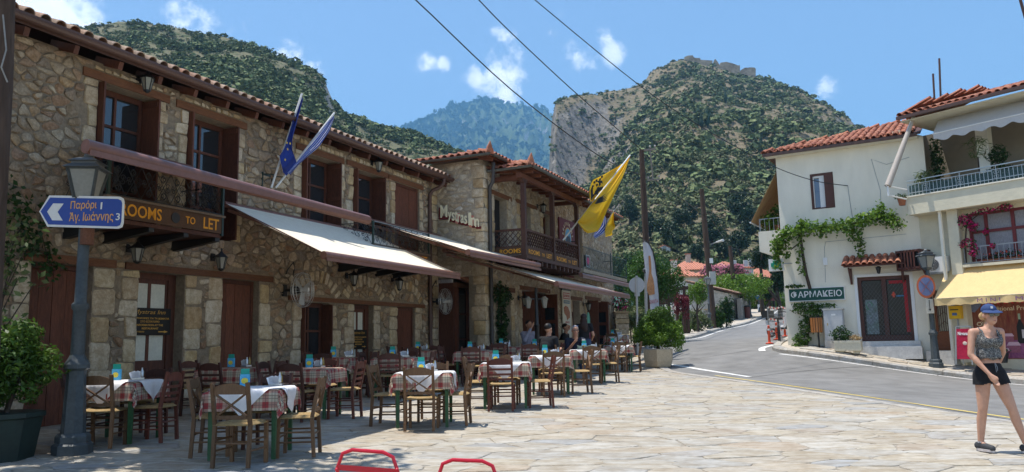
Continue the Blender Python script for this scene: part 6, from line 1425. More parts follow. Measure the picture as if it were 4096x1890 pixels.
def shop_things():
    t=thing('letter_box','yellow letter box on the pillar beside the shop poster','letter box',wb(.98,-.36,1.82),BRZ);ylw=M('post_yellow',(.70,.42,.015),.45,.06,8);MB().box(0,.34,-.18,0,0,.36).prism([(0,-.18,.36),(.34,-.18,.36),(.34,0,.36),(0,0,.36)],(0,.0,.03)).build('box',ylw,t);MB().box(.05,.29,-.19,-.18,.26,.29).build('slot',iron,t);MB().box(.1,.24,-.186,-.1801,.1,.18).build('badge',M('post_blue',(.08,.14,.3),.5),t);MB().box(.15,.19,-.03,0,-.3,0).build('post',grey_m,t)
    t=thing('sandwich_board','grey metal sandwich board with red ice-cream poster outside the shop','sign',wb(1.32,-1.1,.46),BRZ - .15);
    fr=MB().bar((0,0,0),(.03,.12,1.12),.03,.02).bar((.5,0,0),(.47,.12,1.12),.03,.02).bar((.03,.12,1.12),(.47,.12,1.12),.03,.03).bar((0,.36,0),(.03,.14,1.12),.03,.02).bar((.5,.36,0),(.47,.14,1.12),.03,.02).build('frame',grey_m,t)
    MB().add([(.04,.01,.16),(.46,.01,.16),(.455,.095,1.05),(.045,.095,1.05)],[(0,1,2,3)]).build('poster',M('ice_red',(.38,.018,.05),.45,.25,5,col2=(.30,.01,.04)),t)
    MB().add([(.04,.35,.16),(.46,.35,.16),(.455,.165,1.05),(.045,.165,1.05)],[(3,2,1,0)]).build('rear_panel',MATS['cabinet_grey'],t)
    put_text('Nirvana',white_p,t,(.1,.07,.86),(1,0,0),(0,.095,1),.3,.1,.012,.01);
    for z,s in ((.62,.07),(.38,.09)): MB().ball((.3,.05,z),(s,.012,s*.8),10,6).build('ice_cream_print',M('cream_print',(.62,.50,.42),.6,.3,14),t)
    rg=np.random.default_rng(9)
    def bougain():
        t=thing('bougainvillea','magenta bougainvillea climbing the corner of the shop window','plant',wb(1.5,-.25,3.5),BRZ);MB().tube([(0,0,0),(.05,-.05,.6),(.15,-.05,1.2),(.6,-.05,1.5),(1.3,-.05,1.55)],[.03,.025,.02,.015,.01],6).build('stem',bark,t,True)
        bl=[((.15,-.1,1.3),(.22,.12,.2),1),((.35,-.1,1.1),(.15,.1,.15),.6),((.15,-.1,.6),(.25,.12,.15),.8),((.3,-.1,.35),(.15,.1,.2),.5),((.75,-.1,1.52),(.35,.08,.08),.5),((1.3,-.1,1.55),(.25,.08,.1),.6),((.7,-.1,.9),(.1,.06,.1),.25),((.85,-.1,.45),(.08,.06,.08),.2)]
        P,D=crown_pts(bl,150,rg);link('bracts',leaves('bracts',P,.07,D,.8,rg=rg),magenta_l,t)['kind']='stuff';P,D=crown_pts([(c,(r[0]*1.1,r[1],r[2]*1.2),w) for c,r,w in bl],110,rg);link('leaves',leaves('leaves',P,.07,D,.6,rg=rg),g_dark,t)
        t=thing('window_box_flowers','green window box plants with red flowers behind the low shop rail','plant',wb(2.2,-.15,3.47),BRZ);P,D=ell_pts((.4,0,.15),(.7,.1,.16),350,rg);link('leaves',leaves('leaves',P,.07,D,.6,rg=rg),g_dark,t);P,D=ell_pts((.3,-.06,.2),(.6,.08,.14),60,rg);link('flowers',leaves('flowers',P,.05,D,.9,rg=rg),M('red_flower',(.5,.05,.02),.6),t);MB().box(-.3,1.1,-.08,.08,0,.1).build('box',MATS['terracotta'],t)
    bougain()
    for a,y,zz,r,n,mat,ls,lb,h in ((.65,.35,6.9,(.22,.2,.75),700,g_dark,.1,'tall dark climber on the left end of the upper balcony',1.6),(.5,-.25,6.25,(.4,.3,.35),120,g_pale,.38,'spiky yellow-green yucca at the balcony corner',.4),(2.5,.3,6.7,(.3,.2,.35),400,g_dark,.1,'dark bushy pot plant behind the middle of the upper balcony rail',1.2),(2.55,.2,6.2,(.4,.2,.2),250,g_dark,.1,'low dark pot plant behind the upper balcony rail',.5),(2.0,.1,7.1,(.3,.2,.35),90,g_pale,.3,'hanging spider plant on the upper balcony pillar',1.5)):
        t=thing('balcony_plant',lb,'plant',wb(a,y,5.3),BRZ,'balcony plants');MB().lathe([(.12,0),(.17,.28)],10).build('pot',MATS['terracotta'],t);MB().tube([(0,0,.2),(0,0,h)],.02,6).build('stem',bark,t)
        P,D=ell_pts((0,0,zz-5.26),r,n,rg);link('foliage',leaves('foliage',P,ls,D,.5 if ls < .2 else .1,rg=rg),mat,t)
    t=thing('hanging_pot','terracotta pot hanging off the end of the upper balcony','plant pot',at(3608,808,24.7));MB().lathe([(.09,-.12),(.14,.12)],12).build('pot',MATS['terracotta'],t);P,D=ell_pts((0,0,.15),(.25,.2,.1),120,rg);link('foliage',leaves('foliage',P,.08,D,.5,rg=rg),g_dark,t)
    for x0,x1,y0,lb in ((3737,3732,296,'shorter thin antenna mast on the shop house roof'),(3760,3757,235,'taller thin antenna mast on the shop house roof')):
        a,b=at(x0,430,27),at(x1,y0,27);t=thing('antenna_mast',lb,'mast',a);MB().tube([(0,0,-.6),b-a],.035,6).build('mast',M('rusty_mast',(.10,.06,.05),.7),t);MB().tube([(b-a)*.3,(b-a)*.3+Vector((.12,0,-.1)),(b-a)*.1+Vector((.05,0,0))],.008,4).build('wire',iron,t)
    a,b=at(4096,130,24),at(4070,-40,24);t=thing('antenna_mast','dark mast leaning at the top right edge','mast',a);MB().tube([(.55,0,-2.4),b-a],.045,6).build('mast',MATS['rusty_mast'],t)
    t=thing('flower_pot','dark round pot at the foot of the shop poster','plant pot',wb(2.35,-.55,.5),BRZ);MB().lathe([(.14,0),(.2,.3),(.18,.3)],12).build('pot',iron,t);P,D=ell_pts((0,0,.38),(.25,.2,.12),100,rg);link('foliage',leaves('foliage',P,.08,D,.5,rg=rg),g_dark,t)
shop_things()
# ================================================================ street furniture, near plants
lampgrey=M('lamp_post_grey',(.065,.078,.082),.5,.2,7,bump=.2,bscale=40,col2=(.048,.058,.062),spec=.4)
def make_lamp(label):
    t=thing('street_lamp',label,'street lamp',(0,0,0),0,'lantern street lamps')
    MB().lathe([(.22,-.1),(.22,.1),(.19,.13),(.19,.2),(.165,.24)],8,rot=.5).build('foot',lampgrey,t);MB().lathe([(.135,.24),(.105,.95),(.11,1.0),(.14,1.03),(.14,1.08),(.105,1.14),(.078,1.2)],8,rot=.5).build('base',lampgrey,t)
    MB().lathe([(.078,1.2),(.074,1.75),(.096,1.78),(.096,1.83),(.068,1.86),(.063,2.9),(.055,3.1)],12).build('shaft',lampgrey,t,True)
    b=MB().lathe([(.06,3.1),(.11,3.13),(.13,3.17),(.13,3.2)],4,rot=.5);b.build('collar',lampgrey,t)
    MB().lathe([(.14,3.2),(.235,3.56)],4,rot=.5).build('glass',lampglass,t);fr=MB()
    for k in range(4): a=2*PI*(k+.5)/4;fr.bar((.145*math.cos(a),.145*math.sin(a),3.19),(.24*math.cos(a),.24*math.sin(a),3.57),.03,.03)
    fr.lathe([(.245,3.55),(.245,3.58)],4,rot=.5).build('cage',lampgrey,t)
    MB().lathe([(.31,3.575),(.2,3.63),(.2,3.66),(.25,3.665),(.12,3.72),(.06,3.73)],4,rot=.5).lathe([(.05,3.73),(.06,3.76),(.02,3.80)],8).build('hood',M('lamp_hood',(.12,.132,.138),.45,.12,8),t)
    return t
L0=gpix(287,1830);lamp0=make_lamp('tall grey lantern lamp post in the left foreground carrying the blue road sign');lamp0.location=(L0.x,L0.y,gz(L0.x,L0.y)+.04);lamp0.rotation_euler=(0,0,.15);lamp0.scale=(1,1,.955)
lq=at(3745,1466,24.0);dup(lamp0,(lq.x,lq.y,pz(lq.x,lq.y)),.3,'grey lantern lamp post with the no-stopping sign outside the shop')
for x,y,Y,lb in ((2840,1314,53,'lantern lamp post beside the dark wooden pole on the far pavement'),(3001,1268,75,'lantern lamp post by the small stone wall further up the road')): p=at(x,y,Y);dup(lamp0,(p.x,p.y,gz(p.x,p.y)+.13),.2,lb)
def road_sign():
    blue=M('sign_blue',(.012,.05,.30),.4,.06,6,spec=.4);wh=M('sign_white',(.72,.72,.70),.45,.05,6);orl=M('sign_orange',(.74,.38,.12),.45)
    t=thing('direction_sign','blue arrow road sign with Greek place names on the left lamp post','road sign',(L0.x+.03,L0.y-.12,gz(L0.x,L0.y)+.21),-R(12))
    def S(x,y): p=at(x,y,L0.y-.12);return p.x-(L0.x+.03),p.z-t.location.z
    Lx,R_,zt,zb=-.62,.57,2.86,2.52;zc=2.685
    sl=-.075
    sh=lambda x,z: (x,0,z+sl*(x-0))
    out=[sh(Lx,zc),sh(Lx+.13,zb-.02)]+[sh(R_-.06,zb-.02),sh(R_-.015,zb+.0),sh(R_,zb+.05),sh(R_,zt-.03),sh(R_-.015,zt+.01),sh(R_-.06,zt+.03),sh(Lx+.13,zt+.03)]
    MB().prism(out,(0,.018,0)).build('plate',wh,t);sc_=lambda p,k=.955: (p[0]*.965-.0,-.003,(p[2]-zc-sl*p[0])*.86+zc+sl*p[0])
    MB().prism([sc_(p) for p in out],(0,.002,0)).build('field',blue,t)
    ch=[(-.50,zc),(-.42,zc+.105),(-.27,zc+.105),(-.35,zc),(-.27,zc-.105),(-.42,zc-.105)];MB().prism([(x,-.006,z+sl*x) for x,z in ch[::-1]],(0,.002,0)).build('chevron',wh,t)
    xd=Vector((1,0,sl)).normalized();zd=Vector((-sl,0,1))
    def tx(s,m,x,z,w,h): put_text(s,m,t,(x,-.005,z+sl*x),xd,(0,0,1),w,h,.002,.01)
    tx('Παρόρι',orl,-.17,zc+.015,.37,.125);tx('1',wh,.255,zc+.045,.022,.085);tx('Άγ. Ιωάννης',orl,-.18,zc-.14,.62,.14);tx('3',wh,.475,zc-.085,.055,.085)
    MB().tube([(0,.1,2.3),(0,.1,2.5)],.078,10).build('clamp',M('rust_clamp',(.14,.06,.035),.8,.3,12),t)
road_sign()
def no_stopping():
    p=Vector((lq.x-.14,lq.y-.1,pz(lq.x,lq.y)));t=thing('no_stopping_sign','round blue and orange no-stopping sign with arrow plate on the shop lamp post','road sign',p,-R(25))
    def disc(r,y,m,nm): MB().prism([(r*.72*math.cos(2*PI*k/28),y,2.45+r*math.sin(2*PI*k/28)) for k in range(28)],(0,.008,0)).build(nm,m,t)
    red=M('sign_orange_red',(.52,.12,.04),.45,.08,6);disc(.36,0,red,'rim');disc(.285,-.005,M('faded_blue',(.16,.19,.33),.5,.1,6),'field')
    for s in (-1,1): MB().bar((-.145,-.009,2.45-s*.2),(.145,-.009,2.45+s*.2),.008,.05,(0,1,0)).build('cross_bar',red,t)
    MB().box(-.05,.16,.0,.01,1.62,2.06).build('arrow_plate',M('plate_cream',(.55,.5,.4),.5),t);MB().box(.04,.06,-.004,0,1.74,2.04).prism([(.01,-.004,1.76),(.05,-.004,1.68),(.09,-.004,1.76)],(0,.004,0)).build('arrow',iron,t)
no_stopping()
# ---------------------------------------------------------------- bush in a pot at the left edge, plants on the tavern wall
def left_bush():
    p=gpix(62,1868);rg=np.random.default_rng(12);b=(p.x-.42,p.y+.25,gz(p.x,p.y)+.03)
    t=thing('potted_bush','large glossy green bush in a dark green planter at the left edge','plant',b);MB().lathe([(.40,0),(.47,.46),(.50,.48),(.50,.53),(.42,.53)],8,rot=.5).build('planter',M('dark_green_planter',(.025,.042,.035),.55,.2,4,col2=(.018,.03,.026)),t)
    tk=MB()
    for k in range(5): a=k*1.3;tk.tube([(.1*math.cos(a),.1*math.sin(a),.45),(.2*math.cos(a),.2*math.sin(a),.8),(.3*math.cos(a),.25*math.sin(a),1.2)],[.025,.02,.01],6)
    tk.build('stems',bark,t,True);rr=random.Random(6)
    bl=clump_blobs((-.06,0,1.05),(.60,.55,.55),60,.32,rr)+[((-.1,0,.98),(.44,.4,.42),3),((-.2,.1,1.5),(.3,.3,.22),1.0)]
    P,D=crown_pts(bl,130,rg,.5);link('foliage',leaves('foliage',P,.085,D,.36,.5,rg),g_bush,t)
    # upright shrub with pale lit leaves behind it
    q=at(20,1000,9.6);t=thing('leafy_branch','pale sunlit leafy branches reaching in at the left edge below the road sign','plant',(q.x-.5,9.75,gz(q.x-.5,9.75)));tk=MB();Ps=[]
    for x,y,n in ((20,1180,18),(70,1120,10),(60,930,22),(15,960,30),(100,1000,14),(140,1130,10),(30,880,14),(60,1060,16),(15,1090,26),(25,1300,14)):
        c=at(x,y,9.75)-Vector(t.location);tk.tube([(0,0,.3),(c.x*.4,0,c.z*.6),(c.x,0,c.z)],[.02,.012,.005],5);Ps.append(np.array(c)+rg.normal(size=(n,3))*np.array([.10,.10,.10]))
    tk.tube([(0,0,-.1),(0,0,2.2)],[.05,.03],6);tk.build('stems',bark,t,True);link('leaves',leaves('leaves',np.concatenate(Ps),.10,None,.5,.6,rg),g_pale,t)
    t=thing('wall_creeper','dark green creeper hanging on the tavern wall above the first plank door','plant',W(.08,7.15,3.0),-FAC);Ps=[]
    for a,z,s,n in ((0,.1,.16,80),(.15,-.1,.12,50),(-.1,.35,.16,60),(.42,-.15,.07,26),(.45,-.38,.1,50),(-.2,-.3,.15,50),(.25,.3,.1,30),(-.25,0.6,.12,40)): Ps.append(np.array([.05,a,z])+rg.normal(size=(n,3))*np.array([.05,s,s]))
    MB().tube([(.0,-.25,-1.5),(0.02,-.1,0),(.02,.1,.3)],.012,5).tube([(.02,-.1,0),(.02,.3,.1),(.02,.45,-.35)],.008,5).build('stem',bark,t);link('leaves',leaves('leaves',np.concatenate(Ps),.085,None,.7,.2,rg),g_dark,t)
left_bush()
def plane_tree():
    # tree standing left of the picture; its crown shades the corner by the lamp post
    rr=random.Random(8);b=(-8.0,6.6);t=thing('plane_tree','plane tree at the left of the square whose branches shade the lamp post corner','tree',(b[0],b[1],gz(*b)));trunk(t,(0,0,-.2),(.3,.2,5.5),.3,.16,0,rr);tk=MB();bl=[]
    for k in range(15):
        e=Vector((rr.uniform(1.0,4.3),rr.uniform(.6,3.2),rr.uniform(7.0,8.6)));tk.tube([(.3,.2,5.2),(e.x*.5,e.y*.5,6.5),e],[.1,.06,.02],6);bl += [((e.x*s,e.y*s,e.z-.3+.3*s),(.5,.5,.3),1) for s in (.6,.85,1.05)]
    tk.build('limbs',bark,t,True);P,D=crown_pts(bl,75,np.random.default_rng(8),.2);link('crown',leaves('crown',P,.2,D,.8,rg=np.random.default_rng(9)),g_bush,t)
plane_tree()
wood_pole=M('pole_wood',(.085,.055,.038),.85,.3,6,bump=.5,bscale=30,col2=(.055,.036,.026),stretch=(1,1,.15))
def pole(label,base,top,r0,r1,extra=None):
    t=thing('utility_pole',label,'utility pole',base,0,'wooden utility poles');d=Vector(top)-Vector(base);MB().tube([-d.normalized()*.5,d*.35,d*.7,d],[r0,r0*.92,r0*.8+r1*.2,r1],10).build('shaft',wood_pole,t,True);return t,d
def poles():
    b=at(-62,1400,7.6);t,d=pole('dark wooden pole cut by the left edge of the picture',(b.x,b.y,gz(b.x,b.y)),at(12,-300,7.6),.17,.135);MB().tube([at(12,60,7.46)-Vector(t.location),at(25,200,7.44)-Vector(t.location),at(5,270,7.4)-Vector(t.location),at(30,330,7.45)-Vector(t.location)],.008,5).build('cable',M('grey_cable',(.25,.24,.22),.6),t)
    b=at(2600,1280,36);t,d=pole('tallest wooden utility pole with cross arm behind the inn',(b.x,b.y,gz(b.x,b.y)),at(2566,600,36),.16,.11)
    a,c=at(2566,603,36),at(2622,597,36);MB().bar(a-Vector(t.location),c-Vector(t.location),.09,.09).bar(at(2600,603,36)-Vector(t.location),at(2612,720,36)-Vector(t.location),.06,.06).bar(at(2588,722,36)-Vector(t.location),at(2640,718,36)-Vector(t.location),.06,.06).build('cross_arm',M('grey_wood2',(.22,.2,.17),.8),t)
    for x,y in ((2620,590),(2600,592),(2636,712),(2592,716)): MB().lathe([(.03,0),(.05,.06),(.03,.12)],8,at(x,y,36)-Vector(t.location)).build('insulator',M('insulator',(.35,.33,.3),.4),t)
    t,d=pole('leaning dark pole with meter box and street light on the far pavement',at(2857,1318,54),at(2806,757,54),.21,.15);o=Vector(t.location)
    MB().box(-.2,.2,-.42,-.2,3.1,4.0).build('meter_box',M('meter_grey',(.42,.42,.38),.6),t);MB().box(-.12,.12,-.24,-.2,4.6,4.95).build('label_plate',white_p,t)
    MB().tube([at(2840,979,54)-o,at(2866,970,53.5)-o,at(2882,964,53)-o],.03,6).build('lamp_arm',grey_m,t);MB().tube([at(2865,970,53.5)-o,at(2893,962,52.8)-o],[.06,.1],8).build('lamp_head',M('lamp_alu',(.55,.55,.53),.4),t,True)
    pole('small dark pole among the village roofs',at(2931,1095,72),at(2920,985,72),.2,.16)
    wires=[('thick black cable crossing from top centre to the leaning pole',[(1560,-75,24),(1662,0,25),(2048,362,29),(2390,620,33.5),(2566,703,36),(2620,722,37.5),(2700,775,44),(2815,862,54)],.024),
             ('middle black cable running down to the tallest pole',[(1850,-70,25),(1915,0,26),(2048,135,28),(2300,370,32),(2533,572,35.5),(2566,602,36)],.022),
             ('right-hand black cable ending at the pharmacy wall',[(2080,-55,19),(2139,0,19.5),(2557,342,22),(2800,505,23.2),(3072,656,24.7),(3250,722,25.6),(3391,744,26.0)],.014),
             ('thin cable from the tallest pole to the right',[(2622,597,36),(2680,660,40),(2795,735,50),(2910,765,55),(3036,778,60)],.014),
             ('thin cable from the cross arm to the leaning pole',[(2566,606,36),(2650,690,42),(2740,750,50),(2806,770,54)],.014),
             ('thin cable dropping from the leaning pole to the village pole',[(2812,800,54),(2860,900,60),(2920,988,72)],.02),('thin cable from village pole to the trees',[(2920,990,72),(2980,1004,70),(3060,1010,66)],.016)]
    for lb,pts,r in wires:
        P=[at(*p) for p in pts];P=([P[0]+(P[0]-P[1])*5] if pts[0][1]<0 else [])+P;Q=[]
        for i in range(len(P)-1):
            p0=P[max(i-1,0)];p1=P[i];p2=P[i+1];p3=P[min(i+2,len(P)-1)]
            for k in range(5): s=k/5;Q.append(.5*((2*p1)+(p2-p0)*s+(2*p0-5*p1+4*p2-p3)*s*s+(3*p1-p0-3*p2+p3)*s**3))
        Q.append(P[-1]);tag(MB().tube(Q,r,5).build('overhead_cable',iron,None,True),lb,'cable','overhead cables')
poles()
# ---------------------------------------------------------------- planter, banner and signs at the end of the terrace
def corner_group():
    rg=np.random.default_rng(21);rr=random.Random(4);p=gpix(2640,1474);b=(p.x,p.y+.2,gz(p.x,p.y)+.03)
    t=thing('planter_bush','big rounded bright green bush in a stone planter at the terrace corner','plant',b);MB().lathe([(.42,0),(.45,.04),(.5,.2),(.52,.55),(.49,.58)],6,rot=.25).build('planter',M('stone_planter',(.46,.37,.25),.85,.15,5,bump=.3),t)
    MB().tube([(0,0,.5),(0,0,1.1)],[.06,.03],6).build('stem',bark,t)
    bl=[((-.05,0,1.05),(.5,.5,.4),2)]+clump_blobs((-.45,0,1.08),(.4,.45,.42),26,.36,rr)+clump_blobs((.5,0,.98),(.4,.4,.45),26,.36,rr)+clump_blobs((0,-.1,1.1),(.5,.5,.5),26,.36,rr)
    P,D=crown_pts(bl,190,rg,.55);link('clipped_foliage',leaves('clipped_foliage',P,.06,D,.55,.5,rg),g_lime,t)
    bl=clump_blobs((.0,0,1.6),(.48,.42,.38),30,.36,rr)+[((.0,0,1.5),(.35,.3,.3),2)];P,D=crown_pts(bl,170,rg,.5);link('loose_foliage',leaves('loose_foliage',P,.07,D,.42,.5,rg),g_bush,t)
    # feather banner: curved pole with a tall white cloth showing a bottle
    Y=27.0;o=at(2590,1400,Y);o.z=gz(o.x,Y);t=thing('feather_banner','tall white feather banner with a brown beer bottle print','banner',o)
    def q(x,y,dy=0.): return at(x,y,Y+dy)-o
    lf=[(2571,968),(2572,985),(2577,1040),(2583,1090),(2590,1150),(2598,1200),(2601,1240)];rt=[(2578,967),(2595,975),(2613,1010),(2622,1060),(2628,1120),(2633,1180),(2636,1232)]
    V=[];F=[];m=6
    for (a,b_) in zip(lf,rt):
        for k in range(m+1): s=k/m;v=q(a[0]*(1-s)+b_[0]*s,a[1]*(1-s)+b_[1]*s);v.y += .04*math.sin(s*6+a[1]*.02);V.append(tuple(v))
    for i in range(len(lf)-1):
        for k in range(m): F.append((i*(m+1)+k,i*(m+1)+k+1,(i+1)*(m+1)+k+1,(i+1)*(m+1)+k))
    link('cloth',npmesh('cloth',V,F,True),M('banner_cloth',(.60,.60,.63),.7,.06,4,trans=.3),t)
    MB().tube([q(2625,1420),q(2638,1232),q(2629,1120),q(2622,1055),q(2612,1005),q(2595,973),q(2580,965),q(2571,968)],.022,6).build('pole',iron,t,True)
    bot=[(2594,1024),(2602,1024),(2605,1060),(2606,1095),(2614,1120),(2618,1150),(2619,1178),(2597,1182),(2588,1165),(2588,1140),(2594,1110),(2597,1085)]
    MB().prism([q(x,y,-.07) for x,y in bot],(0,.015,0)).build('bottle_print',M('beer_print',(.50,.24,.10),.5,.2,5,col2=(.42,.18,.07)),t);a=q(2600,1218,-.06);b_=q(2632,1206,-.06);me=put_text('SPARTA',M('banner_red',(.5,.1,.08),.6),t,a,b_-a,(0,0,1),(b_-a).length,.13,.004,0.)
    MB().lathe([(.3,0),(.32,.06),(.1,.12)],10,q(2628,1425)).build('foot',iron,t)
    Y=29.0;o=at(2548,1390,Y);o.z=gz(o.x,Y);t=thing('round_road_sign','back of a round grey road sign on a grey pole behind the planter','road sign',o);galv=M('galvanised',(.42,.43,.43),.5,.08,6,metal=.3)
    c=at(2548,1141,Y)-o;MB().tube([(0,0,-.2),(c.x,0,c.z+.35)],.04,10).build('post',galv,t,True);MB().prism([(c.x+.3*math.cos(2*PI*k/28),.05,c.z+.3*math.sin(2*PI*k/28)) for k in range(28)],(0,.01,0)).build('disc',M('sign_back',(.50,.50,.50),.5,.06,5),t);MB().box(c.x-.1,c.x+.1,.04,.05,c.z-.42,c.z-.3).build('plate',galv,t)
    o=at(2585,1390,32);o.z=gz(o.x,32);t=thing('grey_post','plain grey lamp post partly hidden by the feather banner','post',o);c=at(2583,1095,32)-o;MB().tube([(0,0,-.2),(c.x,0,c.z)],.06,8).build('shaft',galv,t,True);MB().lathe([(.05,0),(.16,.12),(.18,.16),(.06,.24)],4,(c.x,0,c.z),.5).build('head',lampgrey,t)
    # stone gate pillar and shrubs beside the inn
    o=at(2488,1340,32.5);o.z=gz(o.x,o.y);t=thing('stone_gate_pillar','stacked stone gate pillar beside the inn corner','pillar',o);
    for k in range(7): z=k*.22;MB().box(-.26-.02*(k % 2),.26+.015*(k % 3),-.25,.25,z+.01,z+.205).build('block',dressed,t)
    MB().box(-.3,.3,-.3,.3,1.54,1.62).build('cap',dressed,t)
    t=thing('bougainvillea','bougainvillea with magenta flowers climbing the far inn corner','plant',W(1.65,32.1,.6),-FAC);MB().tube([(0,0,0),(.1,.1,1.2),(.1,0,2.4)],[.05,.04,.02],6).tube([(.05,-.1,0),(.15,-.2,1.4),(.0,-.2,2.2)],[.04,.03,.02],6).build('stem',bark,t,True)
    bl=[((.1,0,2.3),(.4,.5,.4),1),((.1,.1,1.6),(.35,.4,.5),.8),((.1,0,.9),(.3,.35,.4),.5)];P,D=crown_pts(bl,300,rg);link('leaves',leaves('leaves',P,.1,D,.6,rg=rg),g_dark,t);P,D=crown_pts(bl,90,rg,.8);link('bracts',leaves('bracts',P,.09,D,.8,rg=rg),magenta_l,t)
    for x,y,Y,r,n,m,ls,lb in ((2560,1300,33,(.95,.5,.6),2200,g_pale,.13,'pale variegated shrub behind the round road sign'),(2520,1260,35,(.6,.5,.6),900,g_pale,.13,'pale shrub beside the stone gate pillar')):
        c=at(x,y,Y);g=gz(c.x,Y);t=thing('garden_shrub',lb,'shrub',(c.x,Y,g),0,'garden shrubs');MB().tube([(0,0,-.1),(0,0,c.z-g)],[.05,.02],6).build('stem',bark,t);P,D=crown_pts(clump_blobs((0,0,c.z-g),r,14,.4,rr),n//14,rg);link('foliage',leaves('foliage',P,ls,D,.35,rg=rg),m,t)
    # vine by the inn's pillar
    t=thing('inn_vine','dark leafy vine growing up the inn wall beside the glazed porch','vine',W(EB+.12,20.1,.4),-FAC);MB().tube([(0,0,0),(.03,.1,1.2),(.05,.0,2.5)],[.03,.025,.015],6).build('stem',bark,t);P,D=crown_pts([((.05,.1,2.3),(.2,.5,.35),1.4),((.05,.1,1.6),(.15,.3,.5),1),((.05,.1,.9),(.15,.25,.5),.8)],260,rg);link('leaves',leaves('leaves',P,.1,D,.75,rg=rg),g_dark,t)
    t=thing('terrace_lamp','black post lantern with two lamps standing among the far tables','lamp',(at(2150,1400,21).x,21,gz(at(2150,1400,21).x,21)+.03));MB().lathe([(.14,0),(.13,.1),(.07,.2),(.06,1.3),(.075,1.33),(.05,1.4),(.04,2.35)],10).bar((-.22,0,2.05),(.22,0,2.05),.03,.03).build('post',iron,t,True)
    for s in (-1,1): MB().lathe([(.05,1.8),(.09,2.02),(.11,2.04),(.03,2.12)],6,(s*.22,0,0)).build('lantern',lantglass,t)
corner_group()
def barrier_group():
    # plastic posts, mesh panels, scooter and bicycle behind the pharmacy corner
    orange=M('bollard_orange',(.62,.09,.04),.45,.08,8);Y0=30.0
    for x,y,Y,lb in ((3078,1370,29.6,'orange plastic road post nearest the pharmacy corner'),(3108,1355,31.5,'second orange plastic road post behind the bicycle'),(3140,1336,34,'orange plastic road post deep behind the wire barrier')):
        p=at(x,y,Y);p.z=gz(p.x,p.y)+.005;t=thing('road_post',lb,'post',p,0,'orange road posts');MB().lathe([(.15,0),(.15,.03),(.05,.06),(.045,.64),(.05,.67),(.02,.70)],12).build('post',orange,t,True);MB().lathe([(.0465,.5),(.0465,.57)],12).build('band',white_p,t)
    p=at(3078,1365,31.2);q=at(3165,1330,35.5);p.z=gz(p.x,p.y);q.z=gz(q.x,q.y);t=thing('wire_barrier','wire mesh barrier panel wrapped in red and white tape behind the pharmacy corner','barrier',p);d=q-p;m=MB();h=1.35
    for k in range(25): s=k/24;m.bar(d*s,d*s+Vector((0,0,h)),.008 if k % 24 else .03,.008 if k % 24 else .03,(0,1,0))
    for k in range(10): z=.05+k*h/9.5;m.bar(Vector((0,0,z)),d+Vector((0,0,z)),.008,.008)
    m.build('mesh',grey_m,t);tm,u,v,mt,mx,fin,_,N,L=uvmat('tape');tape=M('warning_tape',(.62,.05,.05),.5,.02,3)
    for z in (.32,.82,1.3):
        for k in range(14): MB().bar(d*(k/14)+Vector((0,-.02,z+.04*math.sin(k))),d*((k+1)/14)+Vector((0,-.02,z+.04*math.sin(k+1))),.004,.07).build('tape',tape if k % 2 else white_p,t)
    p=at(3128,1338,33.0);p.z=gz(p.x,p.y)+.02;t=thing('motor_scooter','dark and white motor scooter parked behind the wire barrier','scooter',p,-1.15);tyre=M('tyre',(.015,.015,.015),.8);body=M('scooter_white',(.62,.62,.62),.35,spec=.5)
    for x in (-.62,.62): w=MB().tube([(x+.21*math.cos(2*PI*k/18),0,.25+.21*math.sin(2*PI*k/18)) for k in range(18)],.055,8,closed=True).build('wheel',tyre,t,True);MB().tube([(x,-.03,.25),(x,.03,.25)],.13,12).build('hub',grey_m,w)
    MB().prism([(-.75,-.14,.45),(-.2,-.14,.35),(.1,-.14,.32),(.1,-.14,.42),(-.15,-.14,.62),(-.8,-.14,.72)],(0,.28,0)).build('body',body,t);MB().prism([(.3,-.16,.35),(.5,-.16,.5),(.45,-.16,1.0),(.33,-.16,.98)],(0,.32,0)).build('front_shield',body,t);MB().box(-.75,-.05,-.15,.15,.73,.83).build('seat',iron,t);MB().bar((.05,0,.36),(.4,0,.36),.26,.05).build('footboard',iron,t)
    MB().tube([(.35,-.32,1.08),(.42,0,1.02),(.35,.32,1.08)],.018,6).tube([(.42,0,1.0),(.6,0,.25)],.03,6).build('handlebar',iron,t);MB().box(-.95,-.6,-.2,.2,.84,1.15).build('top_box',iron,t);MB().tube([(.35,-.34,1.1),(.35,-.34,1.25)],.01,5).ball((.35,-.36,1.28),(.03,.06,.05)).build('mirror',iron,t)
    p=at(3118,1372,29.3);p.z=pz(p.x,p.y)-.1;t=thing('bicycle','dark bicycle standing against the wire barrier near the pharmacy corner','bicycle',p,1.28)
    for x in (-.52,.52):
        w=MB().tube([(x+.33*math.cos(2*PI*k/24),0,.34+.33*math.sin(2*PI*k/24)) for k in range(24)],.022,6,closed=True).build('wheel',tyre,t,True);sp=MB()
        for k in range(10): a=2*PI*k/10;sp.bar((x,0,.34),(x+.32*math.cos(a),0,.34+.32*math.sin(a)),.005,.005)
        sp.build('spokes',grey_m,w)
    MB().tube([(-.52,0,.34),(-.12,0,.34),(.42,0,.82),(-.2,0,.86),(-.12,0,.34)],.018,6).tube([(-.52,0,.34),(-.2,0,.84)],.012,6).tube([(.52,0,.34),(.42,0,.82),(.38,0,1.0)],.018,6).build('frame',iron,t,True)
    MB().tube([(.36,-.28,1.02),(.4,0,1.0),(.36,.28,1.02)],.014,6).build('handlebar',iron,t);MB().ball((-.22,0,.95),(.13,.07,.035)).tube([(-.2,0,.84),(-.22,0,.94)],.014,6).build('saddle',iron,t);MB().bar((-.12,-.1,.26),(-.12,.1,.42),.02,.02).build('pedals',iron,t)
barrier_group()
